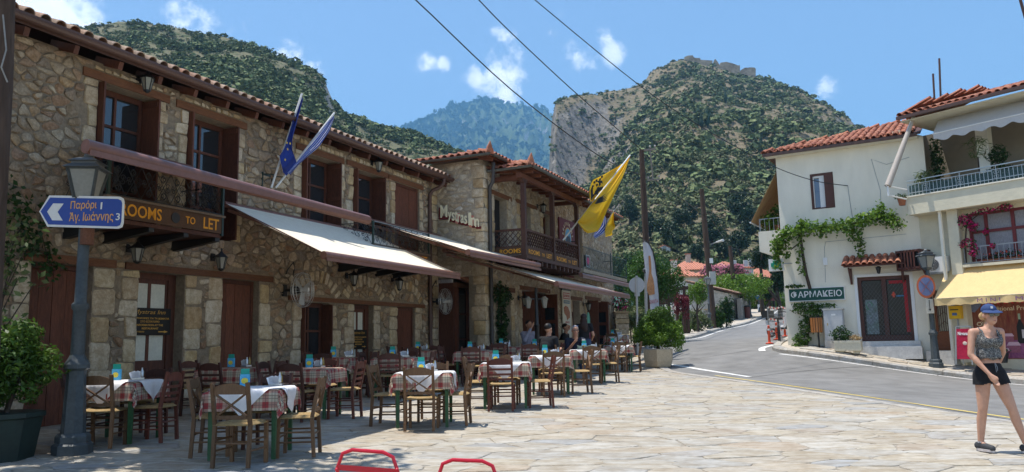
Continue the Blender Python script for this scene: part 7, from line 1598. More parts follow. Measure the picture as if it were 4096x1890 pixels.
def red_chairs():
    red=M('red_enamel',(.52,.012,.028),.32,.06,8,spec=.5,col2=(.46,.01,.024))
    for (x0,y0),(x1,y1),lb in (((1352,1846),(1590,1882),'red metal chair back poking up at the bottom edge, nearer the tables'),((1752,1892),(1990,1912),'red metal chair back at the bottom edge, right of the other red chair')):
        Y=4.75;a,b=at(x0,y0,Y),at(x1,y1,Y-.05);c=(a+b)/2;g=gz(c.x,c.y)+.036;t=thing('red_cafe_chair',lb,'chair',(c.x,c.y,g),math.atan2(b.y-a.y,b.x-a.x),'red cafe chairs');w=(b-a).length/2;h=c.z-g;sl=(b.z-a.z)/(2*w)
        f=lambda x,z,y=0.: (x,y,z+sl*x*.5)
        fr=MB().tube([f(-w-.01,.0,.06),f(-w,h*.6),f(-w,h-.02),f(-w+.03,h+.06),f(-w+.09,h+.085),f(w-.09,h+.085),f(w-.03,h+.06),f(w,h-.02),f(w,h*.6),f(w+.01,0,.06)],.0115,8);fr.build('frame',red,t,True)
        for z in (h-.02,h-.14): MB().bar(f(-w,z,-.012),f(w,z,-.012),.008,.032).build('back_slat',red,t)
        for k in range(5): MB().bar((-w+.01,-.05-k*.085,h*.62),(w-.01,-.05-k*.085,h*.62),.06,.012).build('seat_slat',red,t)
        for s in (-1,1): MB().tube([(s*w,.02,h*.6),(s*w,-.42,0)],.011,6).tube([(s*w,-.4,h*.6),(s*w,.05,0)],.011,6).build('leg',red,t,True)
        for s in (-1,1): MB().ball((s*w,-.015,h-.02),.012).build('rivet',red,t)
red_chairs()
# ================================================================ hills, castle, village
def fbm(x,y,sc,oct_=5,seed=0.,ridged=False):
    """value noise on arrays"""
    def vn(X,Y,s):
        xi,yi=np.floor(X),np.floor(Y);xf,yf=X-xi,Y-yi;u=xf*xf*(3-2*xf);v=yf*yf*(3-2*yf)
        def h(a,b): n=np.sin(a*127.1+b*311.7+s*74.7)*43758.5453;return n-np.floor(n)
        return (h(xi,yi)*(1-u)+h(xi+1,yi)*u)*(1-v)+(h(xi,yi+1)*(1-u)+h(xi+1,yi+1)*u)*v
    r=0;a=1.;t=0
    for o in range(oct_):
        n=vn(x/sc*2**o+13.7*o,y/sc*2**o - 7.1*o,seed+o)
        r=r+a*(1-np.abs(2*n-1) if ridged else n);t += a;a *= .5
    return r/t
class Hill:
    def __init__(s,sil,ridge,Y0,zb,seed,amp,pw=1.1,cliff=None,back=.6):
        P=[ray(x*1.59,y*1.59) for x,y in sil];s.m=np.array([p.x for p in P]);s.k=np.array([p.z for p in P]);s.ridge=ridge;s.Y0=Y0;s.zb=zb;s.seed=seed;s.amp=amp;s.pw=pw;s.cliff=cliff;s.back=back
    def z(s,X,Y):
        m=X/np.maximum(Y,1.)+(fbm(X,Y,45,4,s.seed+9)-.5)*.016;k=np.interp(m,s.m,s.k);Yr=s.ridge(m);zr=CZ+k*Yr;t=(Y-s.Y0)/(Yr-s.Y0)
        tc=np.clip(t,0,1);f=tc**s.pw
        if s.cliff is not None: w,lo,hi,amt=s.cliff(m);st=np.clip((tc-lo)/(hi-lo),0,1);st=st*st*(3-2*st);f=f*(1-w*amt)+w*amt*(f*.45+.55*st)
        h=s.zb+(zr-s.zb)*f
        over=np.maximum(0,t-1);h=np.where(t > 1,zr - over*(Yr-s.Y0)*s.back,h)
        nz=(fbm(X,Y,160,6,s.seed,True)-.55)*s.amp*np.clip(t*3,0,1)*(1-.75*np.exp(-((t-1)/.12)**2))+(fbm(X,Y,28,4,s.seed+5)-.5)*s.amp*.30*np.clip(t*4,0,1)
        return np.where(t < 0,s.zb+t*20,h+nz*np.clip((zr-s.zb)/60,0,1))
    def sheet(s,name,mat,m0,m1,nm,Ys):
        mm=np.linspace(m0,m1,nm);M_,Y_=np.meshgrid(mm,Ys);X_=M_*Y_;Z=s.z(X_,Y_);ny=len(Ys);idx=np.arange(nm*ny).reshape(ny,nm);F=np.stack([idx[:-1,:-1],idx[:-1,1:],idx[1:,1:],idx[1:,:-1]],-1).reshape(-1,4)
        o=link(name,npmesh(name,np.stack([X_,Y_,Z],-1).reshape(-1,3),F,True),mat);o['kind']='structure';return o
    def hit(s,x,y,lo=None,hi=2000.):
        v=ray(x,y);Y=np.linspace(lo or s.Y0,hi,3000);d=CZ+v.z*Y - s.z(v.x*Y,Y);k=int(np.argmax(d < 0));return v*float(Y[k])+Vector((0,0,CZ)) if d[k]<0 else None
def hillmat(name,soil,soil2,rock,rock2,green,steep=.62,gsc=.05,gamt=.5):
    m=bpy.data.materials.new(name);m.use_nodes=True;N=m.node_tree.nodes;L=m.node_tree.links;b=N['Principled BSDF'];b.inputs['Roughness'].default_value=.95;b.inputs['Specular IOR Level'].default_value=.1
    tc=N.new('ShaderNodeTexCoord')
    def noise_(sc_,det=8,rough=.65,vec=None):
        n=N.new('ShaderNodeTexNoise');n.inputs['Scale'].default_value=sc_;n.inputs['Detail'].default_value=det;n.inputs['Roughness'].default_value=rough;L.new(vec or tc.outputs['Object'],n.inputs['Vector']);return n.outputs['Fac']
    def mr(v,a,b_,c=0.,d=1.):
        k=N.new('ShaderNodeMapRange');k.inputs[1].default_value=a;k.inputs[2].default_value=b_;k.inputs[3].default_value=c;k.inputs[4].default_value=d;L.new(v,k.inputs[0]);return k.outputs[0]
    def mx(f,a,b_):
        k=N.new('ShaderNodeMixRGB')
        for i,v in enumerate((f,a,b_)):
            if isinstance(v,tuple): k.inputs[i].default_value=v+(1,)
            else: L.new(v,k.inputs[i])
        return k.outputs[0]
    mp=N.new('ShaderNodeMapping');mp.inputs['Scale'].default_value=(1,1,.25);L.new(tc.outputs['Object'],mp.inputs[0])
    s=mx(mr(noise_(gsc*.9),.4,.6),soil,soil2);s=mx(mr(noise_(gsc*2.2,10,.7),.5-.0,.58),s,mx(mr(noise_(gsc*9),.4,.6),green,tuple(c*.6 for c in green))) if gamt else s
    r=mx(mr(noise_(.09,10,.7,mp.outputs[0]),.38,.62),rock,rock2);r=mx(mr(noise_(.35,8,.7,mp.outputs[0]),.5,.62),r,tuple(c*.45 for c in rock2))
    g=N.new('ShaderNodeNewGeometry');sx=N.new('ShaderNodeSeparateXYZ');L.new(g.outputs['Normal'],sx.inputs[0]);ad=N.new('ShaderNodeMath');L.new(sx.outputs[2],ad.inputs[0]);ad2=N.new('ShaderNodeMath');ad2.operation='MULTIPLY_ADD';L.new(noise_(.03),ad2.inputs[0]);ad2.inputs[1].default_value=.4;ad2.inputs[2].default_value=-.2;L.new(ad2.outputs[0],ad.inputs[1])
    c=mx(mr(ad.outputs[0],steep,steep-.1),s,r);L.new(c,b.inputs['Base Color'])
    bp=N.new('ShaderNodeBump');bp.inputs['Strength'].default_value=.9;bp.inputs['Distance'].default_value=3.;L.new(noise_(.12,10,.7),bp.inputs['Height']);L.new(bp.outputs[0],b.inputs['Normal'])
    return m
import bmesh
def ico(sub,seed,amp):
    bm=bmesh.new();bmesh.ops.create_icosphere(bm,subdivisions=sub,radius=1.);V=[]
    for v in bm.verts:
        n=noise.noise(v.co*1.9+Vector((seed*3.1,seed,0)));n2=noise.noise(v.co*4.5+Vector((seed,0,seed*2)));V.append(v.co*(1+amp*n+amp*.7*n2))
    F=[tuple(x.index for x in f.verts) for f in bm.faces];bm.free();return np.array([tuple(v) for v in V]),np.array(F)
def tuft(n,sz,seed):
    rg=np.random.default_rng(seed);d=rg.normal(size=(n,3));d[:,2]=np.abs(d[:,2])*.9-.25;d /= np.linalg.norm(d,axis=1)[:,None];P=d*rg.uniform(.55,1.0,n)[:,None]
    nr=d+rg.normal(size=(n,3))*.75;nr /= np.linalg.norm(nr,axis=1)[:,None];t=np.cross(nr,rg.normal(size=(n,3)));t /= np.linalg.norm(t,axis=1)[:,None];s=np.cross(nr,t);a=sz*rg.uniform(.6,1.3,n)[:,None]
    return np.stack([P-t*a,P+s*a*.8,P+t*a,P-s*a*.8],1).reshape(-1,3),np.arange(4*n).reshape(n,4)
ICO=[tuft(60,.26,k) for k in range(5)];ICO1=[tuft(22,.40,10+k) for k in range(6)]
def scatter(name,mat,hill,n,mlo,mhi,ylo,yhi,size,dens,seed,base=ICO1,flat=.8,zmin=None,rcut=.6):
    rg=np.random.default_rng(seed);m=rg.uniform(mlo,mhi,n*4);Y=np.sqrt(rg.uniform(ylo**2,yhi**2,n*4));X=m*Y;ok=dens(X,Y)>rg.random(n*4)
    # not on cliffs
    e=3.;gx=(hill.z(X+e,Y)-hill.z(X-e,Y))/(2*e);gy=(hill.z(X,Y+e)-hill.z(X,Y-e))/(2*e);ok &= np.hypot(gx,gy)<1/rcut*1.1
    X,Y=X[ok][:n],Y[ok][:n];Z=hill.z(X,Y);k=len(X);s=size[0]*(size[1]/size[0])**(rg.random(k)**1.6);Vs,Fs=[],[];off=0
    which=rg.integers(0,len(base),k);rot=rg.uniform(0,6.28,k)
    for w,(bv,bf) in enumerate(base):
        q=np.where(which == w)[0]
        if not len(q): continue
        c,sn=np.cos(rot[q])[:,None],np.sin(rot[q])[:,None];x=bv[None,:,0]*c - bv[None,:,1]*sn;y=bv[None,:,0]*sn+bv[None,:,1]*c;z=np.broadcast_to(bv[None,:,2],x.shape)*flat
        V=np.stack([X[q][:,None]+x*s[q][:,None],Y[q][:,None]+y*s[q][:,None],Z[q][:,None]+(z+.35)*s[q][:,None]],-1).reshape(-1,3);nv=len(bv)
        Fs.append((bf[None]+(np.arange(len(q))*nv)[:,None,None]).reshape(-1,bf.shape[1])+off);Vs.append(V);off += len(V)
    o=link(name,npmesh(name,np.concatenate(Vs),np.concatenate(Fs),False),mat);o['kind']='stuff';return o
scrub=M('scrub_leaves',(.155,.18,.08),.9,.45,.5,rv=.45,hv=.02,bump=1.,bscale=1.6,col2=(.085,.115,.05),spec=.1);scrub2=M('scrub_olive',(.165,.175,.085),.9,.45,.6,rv=.35,hv=.015,bump=1.,bscale=1.8,col2=(.12,.135,.065),spec=.1)
def hills():
    h1=Hill([(1250,730),(1340,690),(1372,560),(1379,430),(1386,310),(1396,266),(1430,258),(1500,241),(1560,226),(1612,209),(1642,185),(1690,163),(1722,152),(1800,168),(1900,196),(1930,198),(2000,226),(2060,260),(2100,284),(2150,326),(2260,400),(2400,520),(2600,640)],
              lambda m: np.interp(m,[-.1,.05,.25,.6],[560,600,720,640]),130,9,1,34,1.12,cliff=lambda m: (np.exp(-((m-.085)/.07)**2),.80,.96,.75))
    hm=hillmat('castle_hill_soil',(.23,.185,.12),(.185,.155,.10),(.29,.26,.22),(.19,.175,.155),(.09,.105,.05),.66)
    h1.sheet('castle_hill',hm,-.02,.62,300,np.concatenate([np.linspace(122,900,200)]))
    d1=lambda X,Y: np.clip((fbm(X,Y,90,4,3)-.50)*6,.08,1)
    scatter('hill_scrub',scrub,h1,5600,.0,.58,180,760,(.6,4.2),d1,1);scatter('hill_olive_scrub',scrub2,h1,4500,.0,.58,140,740,(.6,1.9),lambda X,Y: np.clip((fbm(X,Y,70,4,8)-.40)*2.5,.08,1),2)
    scatter('lower_slope_scrub',scrub2,h1,3500,.08,.5,134,330,(.7,2.0),lambda X,Y: 1+0*X,21);scatter('cliff_scrub',scrub,h1,900,.0,.2,300,640,(.8,2.6),lambda X,Y: 1+0*X,22,rcut=.15)
    scatter('hill_trees',scrub,h1,800,.0,.55,140,420,(1.8,4.0),lambda X,Y: np.clip((fbm(X,Y,60,3,9)-.45)*4,.05,1),4,base=ICO,flat=1.05)
    h2=Hill([(-300,70),(150,62),(220,66),(300,56),(370,58),(420,63),(480,76),(560,86),(640,106),(700,131),(740,151),(795,180),(812,196),(834,250),(862,284),(905,301),(940,326),(1000,346),(1080,366),(1150,388),(1250,440),(1320,520),(1400,640)],
              lambda m: np.interp(m,[-.7,-.3,-.2,0],[420,430,470,400]),110,6,21,22,1.05)
    h2.sheet('green_hill',hillmat('green_hill_soil',(.20,.185,.115),(.15,.145,.085),(.36,.34,.30),(.26,.25,.23),(.07,.10,.04),.60),-.80,.06,240,np.linspace(105,620,150))
    d2=lambda X,Y: np.clip((fbm(X,Y,70,5,13)-.42)*4.5,.05,1)
    scatter('green_hill_scrub',scrub,h2,9500,-.78,.0,125,450,(.5,3.2),d2,5,base=ICO1);scatter('green_hill_trees',scrub,h2,1300,-.78,-.1,150,440,(1.3,2.8),d2,7,base=ICO,flat=.9);scatter('green_hill_olive',scrub2,h2,6500,-.78,.0,125,450,(.5,1.6),lambda X,Y: np.clip((fbm(X,Y,40,4,17)-.36)*3,.1,1),6)
    h3=Hill([(500,470),(700,430),(850,400),(985,345),(1012,334),(1040,325),(1090,300),(1130,281),(1180,268),(1230,262),(1290,270),(1330,280),(1390,292),(1450,305),(1600,330),(1800,420)],
              lambda m: np.full_like(m,5200.),2200,60,41,330,1.0)
    h3.sheet('far_mountain',hillmat('far_mountain_forest',(.10,.13,.06),(.07,.10,.045),(.34,.33,.31),(.26,.255,.25),(.04,.065,.03),.46,.004),-.55,.25,300,np.linspace(2200,7000,170))
    rg=np.random.default_rng(44)
    scatter('far_mountain_forest',M('far_conifers',(.03,.06,.035),.9,.3,.05,rv=.4,col2=(.025,.045,.022),spec=.1),h3,9000,-.36,.05,2800,5250,(9,24),lambda X,Y: np.clip((fbm(X,Y,500,5,3)-.36)*3,.15,1),12,flat=1.3,rcut=.4)
    # castle ruins on the summit
    t=thing('hilltop_castle','ruined stone castle walls along the top of the right-hand hill','castle',(170,715,250));Yc=700.;cm=M('castle_stone',(.46,.37,.27),.95,.25,.15,bump=.8,bscale=.6,col2=(.28,.22,.16))
    for pts in ([(2736,275),(2738,228),(2752,223),(2770,222),(2778,232),(2800,233),(2803,240),(2850,243),(2850,275)],[(2852,290),(2854,246),(2860,236),(2868,244),(2880,262),(2880,292)],[(2881,292),(2881,252),(2905,248),(2930,254),(2952,262),(2960,262),(2960,318),(2900,318)],[(2961,318),(2962,282),(2980,271),(2996,272),(2996,270),(3018,271),(3023,276),(3023,322)]):
        MB().prism([Vector(at(x,y,Yc))-Vector(t.location) for x,y in pts],(2,12,0)).build('wall',cm,t)
    # cypresses and pines on the slope that stand out singly
    rr=random.Random(2);gm=M('cypress_leaf',(.022,.042,.02),.9,.35,.8,rv=.25,bump=1.,bscale=2.)
    words=['on the bare slope left of the castle','under the summit in the middle of the slope','lowest beside the cliff','paired with a taller one on the right slope','tallest of the pair on the right slope','high on the right slope below the castle','far right above the pharmacy balcony']
    for (x,y,hp),wd in zip(((2557,477,45),(2680,495,66),(2540,500,40),(2807,520,78),(2832,512,98),(2903,415,60),(3046,606,75)),words):
        p=h1.hit(x,y)
        if p is None: continue
        h=hp/FPX*p.y;t=thing('cypress_tree','slim dark cypress '+wd,'tree',p,0,'cypresses on the castle hill');MB().tube([(0,0,-1),(0,0,h*.3)],[.3,.2],6).build('trunk',bark,t);b=MB();n=9
        prof=[(h*.11*math.sin(PI*min(1,(k/n)**.7*.97+.03))*(1+rr.uniform(-.15,.15)),h*.06+h*.96*k/n) for k in range(n+1)];b.lathe(prof,9);b.build('crown',gm,t)
    # big pines low on the slope
    words=['left of the tallest pole','between the two wooden poles','just right of the leaning pole','above the village roofs','above the pharmacy corner balcony','left of the corner balcony','behind the feather banner','above the white hillside house','right of the white hillside house','high between the poles','over the pink tree','next to the small village pole']
    for (x,y,hp),wd in zip(((2520,900,120),(2700,1010,130),(2850,1000,150),(2960,1040,130),(3010,960,150),(2960,900,140),(2600,960,120),(2640,960,90),(2720,940,110),(2760,900,100),(2900,1060,120),(2790,1060,100)),words):
        p=h1.hit(x,y,132)
        if p is None: continue
        h=hp/FPX*p.y;tree('hillside_pine',f'dark green hillside pine {wd}','tree',p,h,clump_blobs((0,0,h*.55),(h*.36,h*.36,h*.42),26,.34,rr),95,h*.075,g_conif,h*.03,h*.5,4,rr.randint(0,999),'pines on the lower slope')
    p=h1.hit(2652,1012,132)
    if p:
        t=thing('hillside_house','small white house with reddish roof up on the slope','house',p,.2);w=24/FPX*p.y;MB().box(-w,w,-w*.8,w*.8,-3,w*.7).prism([(-w,-w*.8,w*.7),(w,-w*.8,w*.7),(0,-w*.8,w*1.1)],(0,w*1.6,0)).build('wall',white_p,t);MB().prism([(-w*1.1,-w*.9,w*.68),(0,-w*.9,w*1.14),(0,w*.9,w*1.14),(-w*1.1,w*.9,w*.68)],(0,0,.15)).prism([(w*1.1,-w*.9,w*.68),(0,-w*.9,w*1.14),(0,w*.9,w*1.14),(w*1.1,w*.9,w*.68)],(0,0,.15)).build('roof',M('roof_far',(.46,.17,.10),.85,.15,2),t);MB().box(-.4,.4,-w*.82,-w*.8,.3,1.4).build('window',glass,t)
    return h1
H1=hills()
def village():
    rr=random.Random(15);roofm=M('village_roof',(.46,.20,.13),.85,.15,2.5,bump=.5,bscale=6,col2=(.40,.165,.11),stretch=(1,1,1));vwall=M('village_wall',(.42,.38,.32),.9,.12,1.2,col2=(.36,.33,.28));wwall=M('village_white',(.62,.60,.55),.9,.08,1.)
    def house(label,x0,x1,ye,yr,yb,Y,dep,wm,rz=0.,wins=(),chim=None):
        a,b=at(x0,ye,Y),at(x1,ye,Y);w=(b-a).length;ze=(a.z+b.z)/2;zr=at(x0,yr,Y+dep/2).z;g=min(gz(a.x,a.y),ze-2.2)-1;o=Vector((a.x,a.y,g));t=thing('village_house',label,'house',o,math.atan2(b.y-a.y,b.x-a.x)+rz,'red-roofed houses of the village')
        e=ze-g;r=zr-g;MB().box(.2,w-.2,.2,dep-.2,-1,e).build('wall',wm,t);ov=.35;q=min(w,dep)*.42
        rf=MB().add([(-ov,-ov,e),(w+ov,-ov,e),(w+ov,dep+ov,e),(-ov,dep+ov,e),(q,dep/2,r),(w-q,dep/2,r)],[(0,1,5,4),(1,2,5),(2,3,4,5),(3,0,4),(0,3,2,1)]).build('roof',roofm,t)
        tl=MB()
        k=0.
        while k < w+ov:
            hh=1.0 if q < k < w-q else (max(.1,(k+ov)/(q+ov)) if k <= q else max(.1,(w+ov-k)/(q+ov)));tl.tube([(k,-ov-.05,e+.02),(k,-ov+(dep/2+ov)*hh,e+(r-e)*hh+.02)],.075,5);k += .34
        tl.build('tile_rows',roofm,rf)['kind']='stuff'
        for (u0,u1,z0,z1) in wins:
            wn=MB().box(u0*w-.08,u1*w+.08,.12,.2,z0-.08,z1+.08).build('window',wwall,t);MB().box(u0*w,u1*w,.1,.12,z0,z1).build('pane',M('pale_pane',(.40,.43,.46),.2,.05,3),wn)
        if chim: MB().box(chim*w-.3,chim*w+.3,dep*.4,dep*.4+.6,r-1.2,r+.9).build('chimney',wm,rf);MB().box(chim*w-.38,chim*w+.38,dep*.4-.08,dep*.4+.68,r+.9,r+1.0).build('chimney_cap',roofm,rf)
        return t
    house('low red-roofed house left of the leaning pole with a white chimney',2700,2800,1107,1076,1200,84,8,wwall,0,[],.25);house('long red roof behind the leaning pole with a tall chimney',2690,2885,1080,1047,1200,104,10,vwall,0,[],.48);house('stone house with pale windows and red hip roof above the round tree',2925,3028,1072,1048,1170,92,9,vwall,.25,[(.60,.74,5.2,7.0),(.82,.96,5.2,7.2),(.1,.24,5.2,7)],None);house('red-roofed house half hidden by the pharmacy cross',3040,3140,1108,1075,1200,105,9,wwall,.1,[(.3,.4,2,3.4)]);house('red roof glimpsed low behind the dark evergreen',3048,3160,1118,1095,1200,96,8,vwall)
    def T(name,label,x,y,Y,r,n,per,ls,mat,r0=.15,sub=.34,seed=0,crown='crown',group='village trees'):
        c=at(x,y,Y);g=gz(c.x,c.y);h=c.z-g;return tree(name,label,'tree',(c.x,c.y,g),h,clump_blobs((0,0,h),r,n,sub,random.Random(seed))+[((0,0,h),tuple(v*.72 for v in r),3.0)],per,ls,mat,r0,h*.9,6,seed,group,crown)
    T('orange_tree','dense dark green orange tree behind the feather banner',2612,1115,37,(1.42,1.3,1.45),60,170,.12,g_orange,.13,seed=3);T('round_tree','broad bright green tree above the stone shed',2945,1150,73,(3.6,3,1.3),80,130,.22,g_lime,.25,.28,seed=4)
    T('maple_tree','light green airy tree in front of the village roofs',2785,1172,48,(.68,.65,.9),36,70,.12,g_lime,.08,.3,5);T('dark_evergreen','dark evergreen tree beside the pharmacy cross sign',3108,1095,72,(.75,.75,2.0),50,140,.2,g_conif,.25,.32,7);T('dark_evergreen','dark leaning evergreen over the stone house',3040,1030,78,(1.05,1.0,1.2),46,100,.2,g_conif,.25,.34,8);T('grey_green_tree','grey-green tree between round tree and dark evergreen',3072,1155,80,(.9,.9,1.2),36,100,.2,g_dark,.2,.34,9)
    t=T('pink_blossom_tree','pink flowering tree spreading in front of the red roofs',2890,1098,84,(2.9,1.6,1.0),60,90,.2,g_dark,.2,.26,11,'leaves');P,D=crown_pts(clump_blobs((0,0,at(2890,1098,84).z - t.location.z),(3.0,1.7,1.15),70,.24,random.Random(11)),80,np.random.default_rng(4),.7);link('blossom',leaves('blossom',P,.18,D,.8,rg=np.random.default_rng(5)),pink_l,t)
    T('red_leaf_shrub','small dark red leaved tree by the pergola',2728,1222,45,(.55,.5,.75),22,60,.13,redleaf,.05,.36,13)
    for i,(x,y,Y,r,m,lb) in enumerate(((3018,1196,92,(1.0,.9,.75),g_lime,'left rounded bright hedge bush beyond the road bend'),(3060,1190,92,(1.15,1.,.85),g_lime,'middle bright hedge bush beyond the road bend'),(3115,1192,92,(1.2,1.,.9),g_lime,'right bright hedge bush beside the pharmacy wall'),(2690,1292,43,(.5,.4,.3),g_bush,'green shrub behind the garden gate'),(2790,1258,49,(.8,.4,.25),g_pale,'pale shrubs over the garden wall by the lamp post'),(2900,1205,56,(.6,.4,.55),g_dark,'climber hanging on the stone shed wall'),(2660,1290,42,(.6,.4,.5),g_dark,'dark shrub left of the garden gate'),(2735,1270,47,(.5,.4,.3),g_bush,'low shrub between the gate pillars'),(2540,1210,42,(.9,.7,.8),g_dark,'dark garden shrubs right of the inn'),(2870,1250,54,(.5,.3,.3),g_bush,'shrub on the wall by the leaning pole'))):
        c=at(x,y,Y);g=gz(c.x,c.y);t=thing('hedge_bush',lb,'bush',(c.x,c.y,g),0,'village bushes');MB().tube([(0,0,-.2),(0,0,max(.3,c.z-g))],.06,6).build('stem',bark,t);P,D=crown_pts(clump_blobs((0,0,(c.z-g+r[2])/2),(r[0],r[1],max(.3,(c.z-g+r[2])/2)),30,.36,random.Random(i)),75,np.random.default_rng(i));link('foliage',leaves('foliage',P,.07+Y*.0013,D,.5,rg=np.random.default_rng(i+50)),m,t)
    # wood on the flat behind the village, one green mass seen over the roofs
    Ps,Ds=[],[];tk=MB()
    for i in range(30):
        x=2480+i*24+rr.uniform(-12,12);Y=rr.uniform(110,150);p=at(x,1120,Y);g=min(gz(p.x,min(Y,125)),9.);h=rr.uniform(4.5,8.5);a,b=crown_pts(clump_blobs((p.x,p.y,g+h*.62),(h*.42,h*.4,h*.42),20,.38,rr),85,np.random.default_rng(200+i));Ps.append(a);Ds.append(b);tk.tube([(p.x,p.y,g-1),(p.x,p.y,g+h*.6)],[.25,.1],6)
    link('village_wood',leaves('village_wood',np.concatenate(Ps),.5,np.concatenate(Ds)),g_dark)['kind']='stuff';tk.build('village_wood_trunks',bark)['kind']='stuff'
    # garden wall with pillars, gate, pergola, stone shed
    gstone=ramp_mat('grey_wall_stone',[(.30,.28,.25),(.38,.36,.33),(.24,.22,.2),(.42,.40,.37)],.9,8,.25,.6,30);gm2=M('grey_mortar',(.24,.22,.19),.95,.2,4)
    def wall_run(label,a,b,h):
        rg_=random.Random(int(a[0]));p,p2=gpix(*a),gpix(*b);d_=p2-p;d_.z=0;L_=d_.length;gs=(gz(p2.x,p2.y)-gz(p.x,p.y))/L_;t=thing('garden_wall',label,'wall',(p.x,p.y,gz(p.x,p.y)+.12),math.atan2(d_.y,d_.x),'low garden walls');V=lambda x,y,z: (x,y,z+gs*x)
        w=MB().prism([V(0,0,-.5),V(L_,0,-.5),V(L_,0,h),V(0,0,h)],(0,.35,0)).build('core',gm2,t);lay_stones(cells(0,L_,0,h,.34,.22,.014,rg_,rough=.05),lambda a_,b_,hh: V(a_,-hh,b_),gstone,w,rg_,(.02,.05),120,'stone')
    wall_run('low grey stone garden wall between the gate and the lamp post',(2762,1322),(2836,1306),.62);wall_run('stone garden wall left of the metal gate',(2680,1340),(2718,1330),.75);wall_run('stone garden wall from lamp post to the stone shed',(2846,1304),(2916,1290),.7);wall_run('dark dry stone wall just past the stone shed',(2968,1285),(2992,1268),1.9)
    for x,y,h,lb in ((2720,1329,1.25,'left stone pillar of the garden gate'),(2758,1322,1.25,'right stone pillar of the garden gate'),(2797,1313,1.3,'white-topped stone pillar in the garden wall'),(2836,1305,1.2,'stone pillar next to the far lamp post'),(2866,1299,1.35,'stone pillar behind the leaning pole'),(2896,1293,1.2,'last stone pillar before the shed')):
        p=gpix(x,y);t=thing('wall_pillar',lb,'pillar',(p.x,p.y,gz(p.x,p.y)+.1),1.1,'garden wall pillars');n_=int(h/.24)
        for k in range(n_): MB().box(-.23+.015*(k % 2),.24-.01*(k % 3),-.24,.24,k*h/n_+.006,(k+1)*h/n_-.006).build('block',gstone,t)
        MB().box(-.28,.28,-.28,.28,h,h+.09).build('cap',dressed,t)
    p=gpix(2724,1328);q=gpix(2754,1323);t=thing('metal_gate','grey metal garden gate with upright boards','gate',(p.x,p.y,gz(p.x,p.y)+.15),math.atan2(q.y-p.y,q.x-p.x));L_=math.hypot(q.x-p.x,q.y-p.y)
    for k in range(7): MB().box(k*L_/7+.01,(k+1)*L_/7-.01,0,.03,.1,1.15).build('board',grey_m,t)
    MB().box(0,L_,-.02,.0,.2,.26).box(0,L_,-.02,0,1.0,1.06).build('cross_rail',grey_m,t)
    dk=M('pergola_wood',(.06,.032,.022),.7,.2,5);o=at(2720,1290,46);o.z=gz(o.x,o.y);t=thing('pergola','dark brown timber pergola in the garden beside the orange tree','pergola',o)
    for x,y0,y1 in ((2677,1195,1300),(2709,1150,1300),(2738,1145,1300),(2752,1180,1300)): a,b=at(x,y1,46)-o,at(x-2,y0,46)-o;MB().bar((a.x,0,-.3),(b.x,0,b.z),.15,.15,(0,1,0)).build('post',dk,t)
    for (x0,y0),(x1,y1) in (((2660,1180),(2745,1188)),((2690,1160),(2752,1152)),((2640,1205),(2712,1203))): a,b=at(x0,y0,46)-o,at(x1,y1,46)-o;MB().bar(a,b,.16,.2).bar(a+Vector((0,2.5,0)),b+Vector((0,2.5,0)),.16,.2).build('beam',dk,t)
    # white greenhouse-like terrace wall behind the pergola
    o=at(2620,1270,56);o.z=gz(o.x,o.y);t=thing('garden_terrace','pale balustraded garden terrace behind the pergola','terrace',o);b=at(2760,1225,58)-o
    for k in range(4): z=1.0+k*.55;MB().bar((0,0,z),(b.x,2,z),.12,.14).build('rail',wwall,t)
    MB().bar((0,.5,.4),(b.x,2.5,.4),.3,1.4).build('parapet',wwall,t)
    for k in range(9): MB().bar((b.x*k/8,2*k/8,.2),(b.x*k/8,2*k/8,2.7),.14,.14,(0,1,0)).build('post',wwall,t)
    p0,p1=gpix(2921,1290),gpix(2966,1279);L_=math.hypot(p1.x-p0.x,p1.y-p0.y);g0=gz(p0.x,p0.y);t=thing('stone_shed','low rough whitewashed stone shed with lean-to tile roof on the far pavement','shed',(p0.x,p0.y,g0),math.atan2(p1.y-p0.y,p1.x-p0.x))
    shm=M('shed_render',(.50,.46,.40),.95,.25,1.6,bump=.8,bscale=8,col2=(.36,.32,.27));ops=[(L_*.45,L_*.57,.8,2.1),(L_*.7,L_*.82,.4,2.1)];w=wall_mesh(0,L_,-.6,2.6,ops,xz,.4).build('wall',shm,t);MB().prism([(0,.4,-.6),(0,3.6,-.6),(0,3.6,3.6),(0,.4,2.65)],(.4,0,0)).prism([(L_-.4,.4,-.6),(L_-.4,3.6,-.6),(L_-.4,3.6,3.6),(L_-.4,.4,2.65)],(.4,0,0)).box(.4,L_-.4,3.3,3.6,-.6,3.5).build('wall',shm,t)
    for a,b,c,d in ops: dr=MB().box(a,b,.15,.2,c,d).build('door',M('shed_wood',(.17,.075,.05),.8,.3,4),t)
    rg_=random.Random(3);lay_stones(cells(.05,L_,0,2.55,.5,.3,.03,rg_,holes=ops,drop=.45,rough=.06),xz,ramp_mat('shed_stone',[(.44,.41,.36),(.34,.31,.27),(.52,.49,.44)],.9,5,.25,.6,20),w,rg_,(.01,.04),200,'stone')
    rf=MB().prism([(-.3,-.35,2.55),(L_+.3,-.35,2.55),(L_+.3,3.8,3.72),(-.3,3.8,3.72)],(0,0,.1)).build('roof',wood,t);tiled(rf,(-.25,-.4,2.68),(1,0,0),Vector((0,4.15,1.17)).normalized(),L_+.5,4.3,tile_m,.3,.5,120,seed=33)
